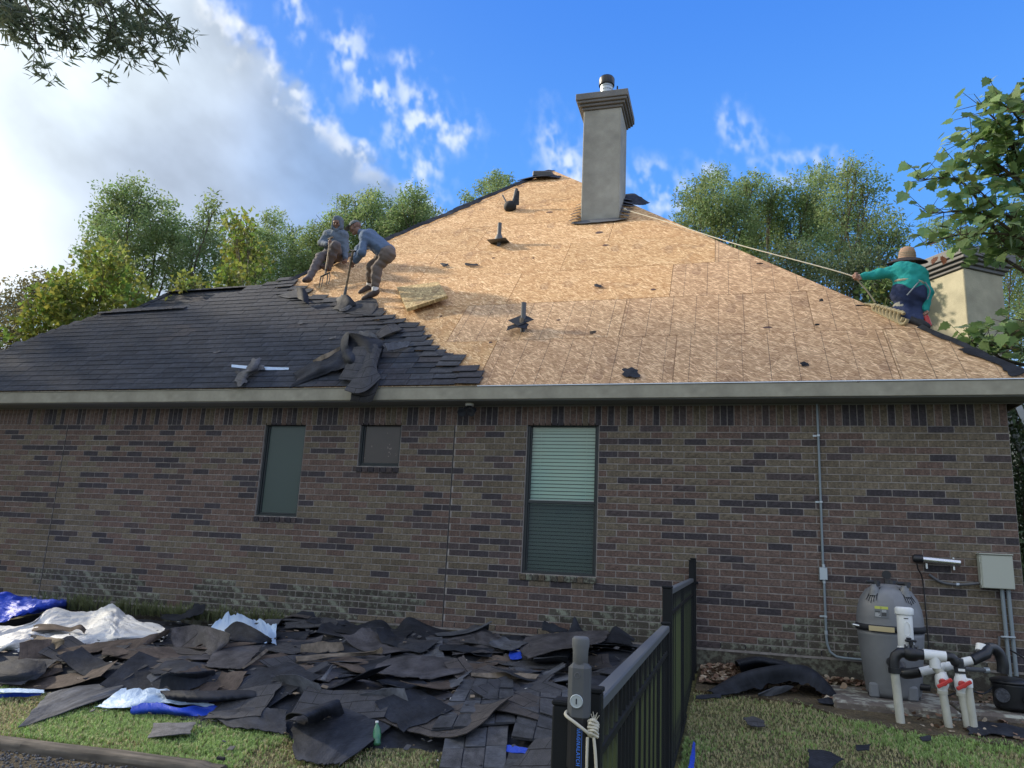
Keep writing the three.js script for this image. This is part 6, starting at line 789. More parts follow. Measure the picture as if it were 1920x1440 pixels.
function person(label, J, C) {
  const o = thing('person', label, 'person'), H = headBones(J.head, J.look, J.up || V(0, 1, 0)), b = [], c2 = J.chest, hip = J.hip;
  const sh = [J.shL, J.shR], el = [J.elL, J.elR], wr = [J.wrL, J.wrR], hp2 = [J.hipL, J.hipR], kn = [J.knL, J.knR], an = [J.anL, J.anR], toe = [J.toeL, J.toeR];
  const torso = (e) => [bone(sh[0].clone().lerp(c2, 0.3), sh[1].clone().lerp(c2, 0.3), 0.095 + e, 0.095 + e), bone(c2, c2.clone().lerp(hip, 0.5), 0.135 + e, 0.12 + e), bone(c2.clone().lerp(hip, 0.45), hip, 0.12 + e, 0.125 + e), bone(sh[0].clone().lerp(c2, 0.35), hp2[0].clone().lerp(c2, 0.25), 0.09 + e, 0.1 + e), bone(sh[1].clone().lerp(c2, 0.35), hp2[1].clone().lerp(c2, 0.25), 0.09 + e, 0.1 + e), bone(c2, J.neck, 0.09 + e, 0.055 + e)];
  const arm = (i, e, to = 1) => { const w = el[i].clone().lerp(wr[i], to); return [bone(sh[i], el[i], 0.056 + e, 0.044 + e), bone(el[i], w, 0.043 + e, lerp(0.043, 0.029, to) + e * (to < 1 ? 1.2 : 1))]; };
  const leg = (i, e, to = 1) => { const a = kn[i].clone().lerp(an[i], to); return [bone(hp2[i], kn[i], 0.09 + e, 0.062 + e), bone(kn[i], a, 0.06 + e, lerp(0.06, 0.042, to) + e * 1.25), bone(kn[i], kn[i].clone().lerp(an[i], 0.4), 0.06 + e, 0.058 + e)]; };
  const pelvis = (e) => [bone(hp2[0], hp2[1], 0.115 + e, 0.115 + e), bone(hip, hp2[0], 0.11 + e, 0.1 + e), bone(hip, hp2[1], 0.11 + e, 0.1 + e)];
  const foot = (i, e) => { const d = toe[i].clone().sub(an[i]); return [bone(an[i], an[i].clone().addScaledVector(d, 0.5), 0.045 + e, 0.042 + e), bone(an[i].clone().addScaledVector(d, 0.4), toe[i], 0.045 + e, 0.035 + e)]; };
  b.push(...torso(-0.012), ...arm(0, 0), ...arm(1, 0), ...pelvis(-0.012), ...leg(0, -0.006), ...leg(1, -0.006), ...foot(0, -0.012), ...foot(1, -0.012), bone(J.neck, J.head.clone().addScaledVector(H.P(0, -0.05, 0).sub(J.head), 1), 0.056, 0.052));
  const parts = [bonesMesh([...b, ...H.bones.map((q) => bone(q.a, q.b, q.ra * 0.92, q.rb * 0.92, q.k))], 0.014), bonesMesh(H.bones, 0.006, 0.02), bonesMesh(handBones(wr[0], J.handL, J.gripL), 0.0045, 0.012), bonesMesh(handBones(wr[1], J.handR, J.gripR), 0.0045, 0.012)];
  part('body', parts, C.skin, o); H.eyes.forEach((g) => part('eye', g, M.dark, o));
  part(C.topName, bonesMesh([...torso(0.014), ...arm(0, 0.016, 0.94), ...arm(1, 0.016, 0.94), ...(C.long ? [bone(hip, hp2[0], 0.13, 0.125), bone(hip, hp2[1], 0.13, 0.125)] : [])], 0.0125, 0.045, 0.006), C.top, o);
  part('trousers', bonesMesh([...pelvis(0.012), ...leg(0, 0.016, C.legTo || 0.93), ...leg(1, 0.016, C.legTo || 0.93)], 0.0125, 0.04, 0.006), C.legs, o);
  for (const i of [0, 1]) { const d = toe[i].clone().sub(an[i]).normalize(), upF = C.soleUp[i]; part('shoe', bonesMesh([...foot(i, 0.006), bone(an[i].clone().addScaledVector(d, -0.035), an[i].clone().addScaledVector(d, 0.02), 0.046, 0.048), bone(an[i], an[i].clone().lerp(kn[i], 0.12), 0.05, 0.05)], 0.009, 0.02), C.shoe, o); if (C.sock) part('sock', tube([an[i].clone().lerp(kn[i], 0.06), an[i].clone().lerp(kn[i], 0.4)], 0.054, 0.057, 14), C.sock, o); }
  return { o, H };
}
{
  // the bending worker in a cap, digging with a shovel (facing left)
  const foot = onRoof(700, 562), z0 = foot.z, Z = (u, v, d = 0) => atZ(u, v, z0 + d);
  const J = { head: Z(667, 427, 0.0), look: V(-0.9, -0.45, 0.15), up: V(-0.4, 1, 0), neck: Z(678, 437), chest: Z(693, 447), hip: Z(726, 473), shL: Z(684, 443, 0.19), shR: Z(690, 441, -0.17), elL: Z(679, 473, 0.26), elR: Z(673, 468, -0.16), wrL: Z(666, 491, 0.18), wrR: Z(665, 484, -0.02), hipL: Z(727, 477, 0.1), hipR: Z(725, 475, -0.1), knL: Z(706, 505, 0.08), knR: Z(697, 500, -0.12), anL: Z(703, 549, 0.0), anR: Z(693, 538, -0.3), toeL: Z(682, 560, 0.06), toeR: Z(676, 548, -0.2), handL: V(-0.8, -0.45, 0), handR: V(-0.8, -0.3, 0), gripL: V(0.12, 1, 0), gripR: V(0.12, 1, 0) };
  const { o, H } = person('worker in a grey cap and blue grey sweatshirt bending over a shovel on the roof', J, { skin: M.skin, top: M.sweat, topName: 'sweatshirt', legs: M.khaki, shoe: M.boot, sock: M.sock, legTo: 0.64, soleUp: [0, 0] });
  const capF = V(-0.86, -0.5, 0.12).normalize(), capU = V(-0.5, 0.86, 0).normalize(), capR = capU.clone().cross(capF), ce = H.P(0, 0.045, 0), cm = mat4(ce, capR, capU, capF);
  part('cap', [new THREE.SphereGeometry(0.096, 22, 12, 0, 6.3, 0, 1.65).scale(0.94, 0.95, 1.05).applyMatrix4(cm), sheet([[V(-0.075, 0.02, 0.07), V(0, 0.035, 0.09), V(0.075, 0.02, 0.07)], [V(-0.06, 0.005, 0.16), V(0, 0.015, 0.185), V(0.06, 0.005, 0.16)]].map((r) => r.map((p) => p.applyMatrix4(cm))), { nu: 10, nv: 6, t: 0.006, tear: 0, wave: 0 }), new THREE.SphereGeometry(0.01, 8, 6).translate(0, 0.092, 0).applyMatrix4(cm)], M.cap, o);
  part('cuff', tube([J.anR.clone().lerp(J.knR, 0.22), J.anR.clone().lerp(J.knR, 0.3)], 0.056, 0.06, 12), M.dark, o);
  const g1 = J.wrL.clone().addScaledVector(J.handL, 0.075).add(V(0, 0, 0.03)), blade = onRoof(645, 560, 0.06), top = g1.clone().add(g1.clone().sub(blade).normalize().multiplyScalar(0.2)), s = thing('shovel', 'long handled shovel held by the bending worker, blade under the shingles', 'shovel'), d = blade.clone().sub(top).normalize();
  part('shaft', tube([top, blade.clone().addScaledVector(d, -0.16)], 0.017, 0.019, 10), M.wood, s); part('socket', tube([blade.clone().addScaledVector(d, -0.2), blade.clone().addScaledVector(d, -0.03)], 0.022, 0.028, 10), M.lead, s); const sx = V(0.9, 0, 0.4).addScaledVector(d, -V(0.9, 0, 0.4).dot(d)).normalize(); part('blade', sheet([-0.04, 0.1, 0.2].map((t, i) => [-1, 0, 1].map((k) => blade.clone().addScaledVector(d, t).addScaledVector(sx, k * [0.08, 0.11, 0.09][i]).add(V(0, Math.abs(k) * 0.02, 0)))), { nu: 8, nv: 8, t: 0.004, tear: 0, wave: 0 }), M.lead, s); part('handle_grip', tube([top.clone().addScaledVector(sx, -0.055), top.clone().addScaledVector(sx, 0.055)], 0.018, 0.018, 10), M.blackRough, s);
  // the hooded worker sitting on the slope with a fork
  const seat = onRoof(629, 486, 0.1), zs = seat.z, S = (u, v, dz = 0) => atZ(u, v, zs + dz), an1 = onRoof(578, 524, 0.09), an2 = onRoof(615, 503, 0.08);
  const K = { head: S(633, 420, 0.12), look: V(0.15, -0.35, 0.95), up: V(0.02, 1, 0.3), neck: S(632, 436, 0.06), chest: S(630, 446, 0.04), hip: S(625, 476, 0), shL: S(646, 441, 0.04), shR: S(613, 440, 0.06), elL: S(648, 465, 0.05), elR: S(603, 456, 0.14), wrL: S(647, 486, 0.12), wrR: S(615, 459, 0.3), hipL: S(633, 478, 0.03), hipR: S(618, 478, 0.03), knL: S(629, 461, 0.42), knR: S(601, 482, 0.36), anL: an2, anR: an1, toeL: an2.clone().add(V(-0.02, -0.03, 0.17)), toeR: an1.clone().add(V(0.02, -0.07, 0.15)), handL: V(0.2, -0.9, 0.2), handR: V(0.9, 0.1, 0.3), gripL: V(1, 0.2, 0), gripR: V(0.15, 1, -0.1) };
  const pw = person('worker in a grey blue hooded top sitting on the slope with a fork', K, { skin: M.skin, top: M.hoodie, topName: 'hooded_top', legs: M.khaki2, shoe: M.boot, long: true, soleUp: [0, 0] });
  const hB = pw.H.P; part('hood', bonesMesh([bone(hB(0, 0.055, -0.035), hB(0, 0.07, 0.0), 0.1, 0.085), bone(hB(-0.06, 0.05, 0.03), hB(-0.075, -0.07, 0.045), 0.03, 0.035), bone(hB(0.06, 0.05, 0.03), hB(0.075, -0.07, 0.045), 0.03, 0.035), bone(hB(-0.03, 0.105, 0.03), hB(0.03, 0.105, 0.03), 0.028, 0.028), bone(hB(0, 0.0, -0.05), hB(0, -0.13, -0.02), 0.095, 0.09), bone(hB(-0.07, -0.06, 0.03), hB(0, -0.13, 0.07), 0.034, 0.034), bone(hB(0.07, -0.06, 0.03), hB(0, -0.13, 0.07), 0.034, 0.034)], 0.009, 0.025, 0.003), M.hoodie, pw.o);
  const fg = K.wrR.clone().addScaledVector(K.handR, 0.075).add(V(0, 0, 0.035)), tipF = onRoof(606, 543, 0.03), ft = fg.clone().lerp(tipF, 0.69), dF = tipF.clone().sub(fg).normalize(), fk = thing('garden_fork', 'four tined fork with wooden shaft held upright by the hooded worker', 'fork');
  part('shaft', tube([fg.clone().addScaledVector(dF, -0.12), ft], 0.017, 0.019, 10), M.wood, fk); const fx = V(1, 0.05, 0.25).addScaledVector(dF, -V(1, 0.05, 0.25).dot(dF)).normalize(), b0 = ft.clone(); part('crosshead', tube([b0.clone().addScaledVector(fx, -0.098), b0.clone().addScaledVector(fx, 0.098)], 0.014, 0.014, 8), M.blackRough, fk); part('socket', tube([b0.clone().addScaledVector(dF, -0.12), b0], 0.021, 0.016, 10), M.blackRough, fk); for (let i = 0; i < 5; i++) if (i !== 2) { const x = (i - 2) * 0.046; part('tine', tube([b0.clone().addScaledVector(fx, x), b0.clone().addScaledVector(fx, x * 1.15).addScaledVector(dF, 0.1).add(V(0, 0, -0.01)), b0.clone().addScaledVector(fx, x * 1.1).addScaledVector(dF, 0.27)], 0.011, 0.006, 7), M.blackRough, fk); } part('grip', tube([fg.clone().addScaledVector(dF, -0.12).addScaledVector(fx, -0.05), fg.clone().addScaledVector(dF, -0.12).addScaledVector(fx, 0.05)], 0.017, 0.017, 8), M.wood, fk);

  // the kneeling worker on the right hip, seen from behind, pulling a rope
  const kz = -0.75, Q = (u, v, dz = 0) => atZ(u, v, kz + dz);
  const W = { head: Q(1702, 493, -0.16), look: V(0.25, -0.5, -0.85), up: V(-0.02, 1, -0.25), neck: Q(1702, 506, -0.06), chest: Q(1702, 514, 0.0), hip: Q(1706, 537, 0.05), shL: Q(1682, 508, 0.02), shR: Q(1727, 516, 0.02), elL: Q(1649, 514, 0.02), elR: Q(1739, 549, 0.04), wrL: Q(1617, 519, 0.04), wrR: Q(1735, 581, 0.02), hipL: Q(1692, 549, 0.03), hipR: Q(1718, 552, 0.03), knL: Q(1690, 581, 0.02), knR: Q(1714, 585, -0.02), anL: Q(1709, 601, 0.14), anR: Q(1722, 606, 0.16), toeL: Q(1726, 609, 0.18), toeR: Q(1738, 612, 0.16), handL: V(-0.95, 0.02, 0), handR: V(-0.1, -0.9, 0.05), gripL: V(0.3, -0.85, 0.1), gripR: V(0.5, 0.1, 0.6) };
  const kp = person('worker in a teal top, jeans and sun hat kneeling at the right hip', W, { skin: M.skin2, top: M.teal, topName: 'long_sleeved_top', legs: M.jeans, shoe: M.bootDark, soleUp: [0, 0] });
  const hc = kp.H.P(0, 0.05, -0.02), hu = V(0.02, 1, 0.22).normalize(), hr = V(1, -0.2, 0).addScaledVector(hu, -V(1, -0.2, 0).dot(hu)).normalize(), hm = mat4(hc, hr, hu, hr.clone().cross(hu)), hat = part('sun_hat', new THREE.LatheGeometry([[0.001, 0.155], [0.04, 0.152], [0.075, 0.135], [0.092, 0.09], [0.1, 0.03], [0.104, 0.0], [0.1, 0.0], [0.09, 0.05], [0.001, 0.14]].map((p) => new THREE.Vector2(...p)), 30).applyMatrix4(hm), M.straw, kp.o); part('hat_brim', new THREE.LatheGeometry([[0.098, 0.012], [0.15, -0.002], [0.225, -0.04], [0.232, -0.052], [0.222, -0.046], [0.15, -0.012], [0.098, 0.0]].map((p) => new THREE.Vector2(...p)), 36).applyMatrix4(hm), M.brim, hat); part('hat_band', [0.035, 0.055, 0.075].map((y) => new THREE.TorusGeometry(0.1 - (y - 0.03) * 0.12, 0.004, 6, 30).rotateX(Math.PI / 2).translate(0, y, 0).applyMatrix4(hm)), M.belt, hat);
  const hipC = W.hip.clone().add(V(0, 0.04, -0.02)), belt = []; for (let i = 0; i <= 24; i++) { const a = (i / 24) * 6.283; belt.push(hipC.clone().add(V(Math.cos(a) * 0.155, Math.cos(a) * -0.03 + 0.0, Math.sin(a) * 0.135))); } part('belt', tube(belt, 0.02, 0.02, 8), M.belt, kp.o); part('harness_strap', tube(curve([hipC.clone().add(V(0.08, -0.02, 0.135)), hipC.clone().add(V(0.0, -0.12, 0.19)), hipC.clone().add(V(-0.07, -0.2, 0.17))], 14), 0.008, 0.008, 6), M.strap, kp.o); part('harness_strap', tube(curve([hipC.clone().add(V(0.15, -0.02, 0.1)), hipC.clone().add(V(0.19, -0.14, 0.12)), hipC.clone().add(V(0.16, -0.24, 0.1))], 14), 0.008, 0.008, 6), M.strap, kp.o);
  for (const k of ['knL', 'knR']) part('knee_pad_strap', tube([W[k].clone().add(V(-0.005, 0.065, 0.0)), W[k].clone().add(V(0.0, 0.005, 0.01))], 0.088, 0.083, 16), M.pad, kp.o);
  const tl = thing('hand_tool', 'red handled tool held low by the kneeling worker', 'tool'), ht = W.wrR.clone().add(V(-0.02, -0.09, 0.03)); part('tool_body', bonesMesh([bone(ht, ht.clone().add(V(0.02, -0.12, 0.02)), 0.03, 0.026), bone(ht.clone().add(V(0.03, -0.02, 0)), ht.clone().add(V(0.05, -0.11, 0.01)), 0.02, 0.02)], 0.006), M.red, tl); part('tool_handle', tube([ht.clone().add(V(-0.02, 0.05, 0)), ht.clone().add(V(0.0, -0.02, 0.01))], 0.016, 0.016, 8), M.blackPlastic, tl);
  // rope from the chimney to his hand and down to the coil
  const hL = W.wrL.clone().add(V(-0.085, 0, 0.0)), r0 = onRoof(1172, 393, 0.12), mid = r0.clone().lerp(hL, 0.55).add(V(0, -0.03, 0)), coil = onRoof(1641, 566, 0.06), rp = thing('safety_rope', 'white rope stretched from the chimney along the right hip to the kneeling worker', 'rope'); part('line', tube(curve([r0, r0.clone().lerp(hL, 0.25), mid, hL, V(hL.x + 0.02, hL.y - 0.02, hL.z)], 50), 0.0075, 0.0075, 7), M.rope, rp); part('line', tube([hL, hL.clone().lerp(coil, 0.5).add(V(0.01, 0.0, 0)), coil], 0.0085, 0.0085, 7), M.rope, rp); part('line_knot', new THREE.SphereGeometry(0.03, 10, 8).translate(...r0.toArray()), M.rope, rp);
  const ck = thing('rope_coil', 'thick tan plaited rope piled on the hip edge behind the kneeling worker', 'rope'), ca = onRoof(1640, 577, 0.05), cb = onRoof(1690, 596, 0.08); for (let i = 0; i < 8; i++) { const p = ca.clone().lerp(cb, i / 7), r = lerp(0.045, 0.075, i / 7), l = []; for (let k = 0; k <= 14; k++) { const a = (k / 14) * 5.4 + 0.6; l.push(p.clone().add(V(Math.cos(a) * r * 0.45 + k * 0.002, Math.sin(a) * r, Math.cos(a) * r * 0.5 - 0.02))); } part('rope_turn', tube(l, 0.023, 0.023, 8), M.ropeTan, ck); } part('rope_tail', tube(curve([onRoof(1620, 570, 0.02), onRoof(1635, 572, 0.03), ca], 10), 0.016, 0.02, 8), M.ropeTan, ck);
}
// ---------- trees ----------
function leafClump(n, R, len, wid, sd, fold = 0.25) {
  seed = sd; const pos = [], nor = [];
  for (let i = 0; i < n; i++) {
    const c = V(rr(-1, 1), rr(-1, 1), rr(-1, 1)).multiplyScalar(R), d = V(rr(-1, 1), rr(-0.9, 0.5), rr(-1, 1)).normalize(), x = frameOf(d)[0].applyAxisAngle(d, rr(0, 6.28)), nn = d.clone().cross(x), l = len * rr(0.7, 1.3), w = wid * rr(0.7, 1.2);
    const a = c, b = c.clone().addScaledVector(d, l * 0.45).addScaledVector(x, w).addScaledVector(nn, w * fold), e = c.clone().addScaledVector(d, l * 0.45).addScaledVector(x, -w).addScaledVector(nn, w * fold), t = c.clone().addScaledVector(d, l);
    for (const q of [a, b, t, a, t, e]) pos.push(q.x, q.y, q.z);
  }
  const g = new THREE.BufferGeometry(); g.setAttribute('position', new THREE.Float32BufferAttribute(pos, 3)); g.computeVertexNormals(); g.setAttribute('uv', new THREE.Float32BufferAttribute(new Float32Array((pos.length / 3) * 2), 2)); return g;
}
const CL = { oak: leafClump(22, 0.22, 0.12, 0.026, 3), big: leafClump(10, 0.3, 0.22, 0.07, 5), willow: leafClump(20, 0.1, 0.1, 0.0105, 7), spray: leafClump(7, 0.05, 0.115, 0.0125, 8), fine: leafClump(26, 0.2, 0.09, 0.02, 9) };
function tree({ name, label, group, base, D, blobs, kind, m, density = 1, size = 1, trunk = 0.22, bark = M.bark, sd, warm = 0.3, lean }) {
  seed = sd; const o = thing(name, label, 'tree', group), B = blobs.map(([u, v, r, dd]) => ({ c: atD(u, v, D + (dd || rr(-0.06, 0.06) * D)), r: (r / FPX) * D }));
  const foot = atD(...base, D); foot.y = groundY(foot.x, foot.z) - 0.1; const cen = V(0, 0, 0); B.forEach((b) => cen.add(b.c)); cen.divideScalar(B.length);
  const fork = foot.clone().lerp(cen, 0.62); fork.x = lerp(foot.x, cen.x, 0.45); const limbs = [], g = [tube(curve([foot, foot.clone().lerp(fork, 0.5).add(V(rr(-0.3, 0.3), 0, rr(-0.3, 0.3))), fork], 10), trunk, trunk * 0.62, 10)];
  for (const b of B) { const s = foot.clone().lerp(fork, rr(0.75, 1)), mid = s.clone().lerp(b.c, 0.5).add(V(rr(-0.4, 0.4), rr(0, 0.6), rr(-0.4, 0.4))); g.push(tube(curve([s, mid, b.c], 10), trunk * 0.17, trunk * 0.05, 7)); for (let i = 0; i < 7; i++) { const e = b.c.clone().add(V(rr(-1, 1), rr(-0.6, 1), rr(-1, 1)).normalize().multiplyScalar(b.r * rr(0.6, 1))), st = mid.clone().lerp(b.c, rr(0.3, 1)); g.push(tube(curve([st, st.clone().lerp(e, 0.5).add(V(rr(-0.15, 0.15), rr(0, 0.2), rr(-0.15, 0.15))), e], 6), trunk * 0.045, 0.008, 5)); } }
  part('trunk', g, bark, o);
  const list = [], cols = [];
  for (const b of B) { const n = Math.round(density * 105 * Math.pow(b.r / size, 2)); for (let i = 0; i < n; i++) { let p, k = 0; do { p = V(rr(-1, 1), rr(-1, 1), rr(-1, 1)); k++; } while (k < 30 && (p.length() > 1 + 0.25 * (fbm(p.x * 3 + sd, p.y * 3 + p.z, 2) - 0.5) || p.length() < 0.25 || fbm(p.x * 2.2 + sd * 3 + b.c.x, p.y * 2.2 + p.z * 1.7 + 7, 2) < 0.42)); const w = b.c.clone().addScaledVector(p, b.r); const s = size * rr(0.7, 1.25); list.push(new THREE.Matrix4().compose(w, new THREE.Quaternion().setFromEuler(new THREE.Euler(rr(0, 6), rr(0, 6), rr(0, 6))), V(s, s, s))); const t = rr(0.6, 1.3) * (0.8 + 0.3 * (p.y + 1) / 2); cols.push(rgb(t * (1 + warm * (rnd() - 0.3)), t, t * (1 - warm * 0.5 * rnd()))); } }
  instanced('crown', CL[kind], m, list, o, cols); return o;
}
const g1 = 'trees beyond the house on the left', g2 = 'trees beyond the house on the right';
tree({ name: 'oak_tree', label: 'tallest dark tree on the left with its bent trunk showing', base: [285, 700], D: 27, blobs: [[210, 388, 36], [256, 376, 36], [296, 412, 40], [190, 440, 32], [240, 440, 48], [310, 470, 44], [330, 440, 30], [196, 496, 38], [262, 505, 44], [160, 470, 18]], kind: 'oak', m: M.leafOak, density: 1.5, sd: 201, trunk: 0.26 });
tree({ name: 'oak_tree', label: 'thin dark tree right of the tallest left one, with a narrow top', base: [330, 690], D: 25, blobs: [[400, 396, 24], [388, 430, 34], [360, 470, 34], [420, 470, 38], [366, 520, 34], [404, 540, 40], [330, 520, 28]], kind: 'oak', m: M.leafOak, density: 1.2, sd: 202, trunk: 0.2 });
tree({ name: 'oak_tree', label: 'broad grey green tree behind and left of the hooded worker', base: [520, 690], D: 31, blobs: [[510, 436, 40], [474, 470, 44], [540, 468, 46], [500, 510, 50], [566, 500, 40], [440, 500, 36], [560, 540, 36], [470, 540, 44]], kind: 'oak', m: M.leafOak, density: 1.5, sd: 203 });
tree({ name: 'oak_tree', label: 'rounded green tree directly behind the two workers', base: [670, 640], D: 29, blobs: [[650, 396, 36], [690, 384, 30], [620, 430, 36], [680, 424, 46], [720, 412, 34], [640, 460, 46], [590, 480, 40], [700, 460, 40], [600, 440, 28]], kind: 'oak', m: M.leafOak, density: 1.6, sd: 204 });
tree({ name: 'oak_tree', label: 'dark rounded tree right of the workers above the left hip', base: [790, 600], D: 27, blobs: [[778, 376, 28], [802, 400, 30], [760, 410, 34], [786, 430, 34], [740, 430, 30], [816, 424, 20]], kind: 'oak', m: M.leafOak, density: 1.7, sd: 205, trunk: 0.2 });
tree({ name: 'oak_tree', label: 'small treetop peeping over the left hip near the peak', base: [920, 560], D: 30, blobs: [[926, 340, 18], [910, 356, 18], [946, 350, 18], [930, 370, 24], [880, 376, 12], [890, 386, 14]], kind: 'oak', m: M.leafOak, density: 1.6, sd: 206, trunk: 0.18 });
tree({ name: 'tulip_tree', label: 'sunlit yellow green big leaved tree in the lower left', base: [190, 760], D: 18, blobs: [[196, 500, 34], [230, 530, 40], [170, 540, 42], [120, 566, 40], [240, 570, 42], [190, 590, 46], [96, 590, 38], [140, 620, 40], [60, 620, 34], [270, 590, 30], [110, 545, 26]], kind: 'big', m: M.leafYellow, density: 0.75, size: 0.62, sd: 207, trunk: 0.12, bark: M.barkPale, warm: 0.6 });
tree({ name: 'tulip_tree', label: 'narrow yellow green sapling behind the roof ridge at left centre', base: [450, 700], D: 17, blobs: [[440, 420, 20], [462, 416, 16], [446, 450, 24], [470, 470, 26], [446, 494, 30], [480, 510, 26], [430, 520, 22], [360, 540, 20], [340, 535, 16], [420, 545, 22], [380, 548, 18]], kind: 'big', m: M.leafYellow, density: 0.7, size: 0.55, sd: 208, trunk: 0.07, bark: M.barkPale, warm: 0.6 });
tree({ name: 'oak_tree', label: 'thin bronze tinted tree at the far left edge', base: [30, 800], D: 20, blobs: [[66, 545, 28], [40, 566, 32], [10, 600, 36], [50, 610, 34], [20, 636, 34], [84, 560, 26], [-20, 620, 40]], kind: 'fine', m: M.leafRust, density: 1.4, sd: 209, trunk: 0.12 });
tree({ name: 'oak_tree', label: 'tree at the left end of the group right of the chimney', base: [1340, 700], D: 27, blobs: [[1336, 338, 26], [1306, 370, 32], [1346, 386, 44], [1300, 410, 36], [1390, 374, 30], [1380, 420, 46], [1330, 440, 44], [1412, 350, 20]], kind: 'fine', m: M.leafOak, density: 2.2, size: 1.15, sd: 210 });
tree({ name: 'oak_tree', label: 'middle tree of the group right of the chimney, fullest crown', base: [1470, 720], D: 29, blobs: [[1440, 376, 34], [1476, 400, 44], [1420, 430, 46], [1520, 356, 36], [1540, 330, 22], [1500, 440, 50], [1440, 480, 50], [1390, 470, 40], [1530, 420, 44]], kind: 'fine', m: M.leafOak, density: 2.2, size: 1.15, sd: 211 });
tree({ name: 'oak_tree', label: 'tallest tree right of the chimney with bare limbs showing', base: [1570, 740], D: 26, blobs: [[1606, 318, 26], [1590, 350, 32], [1630, 360, 24], [1578, 390, 40], [1620, 400, 36], [1650, 430, 32], [1600, 450, 44], [1670, 448, 26], [1560, 470, 44], [1640, 480, 40], [1686, 440, 14]], kind: 'fine', m: M.leafOak, density: 1.7, size: 1.15, sd: 212, trunk: 0.26 });
tree({ name: 'bushy_tree', label: 'dense dark bushy tree low behind the right hip', base: [1560, 760], D: 22, blobs: [[1500, 510, 34], [1550, 520, 44], [1600, 540, 44], [1650, 550, 40], [1470, 490, 30], [1620, 500, 34]], kind: 'fine', m: M.leafDark, density: 2.4, size: 1.1, sd: 213, trunk: 0.16 });
tree({ name: 'oak_tree', label: 'bluish tree far behind the cream chimney at the right edge', base: [1890, 900], D: 32, blobs: [[1880, 480, 50], [1910, 540, 60], [1890, 600, 60], [1940, 480, 60], [1930, 640, 60], [1780, 440, 26], [1760, 430, 16], [1900, 420, 40]], kind: 'fine', m: M.leafOak, density: 1.5, size: 1.2, sd: 214 });
tree({ name: 'evergreen_bush', label: 'dark green bush beyond the right corner of the house', base: [1960, 1250], D: 10.8, blobs: [[1930, 860, 40], [1935, 920, 44], [1935, 980, 44], [1935, 1040, 44], [1930, 800, 34], [1925, 760, 26], [1935, 1090, 40]], kind: 'fine', m: M.leafDark, density: 2.6, size: 0.9, sd: 215, trunk: 0.1 });
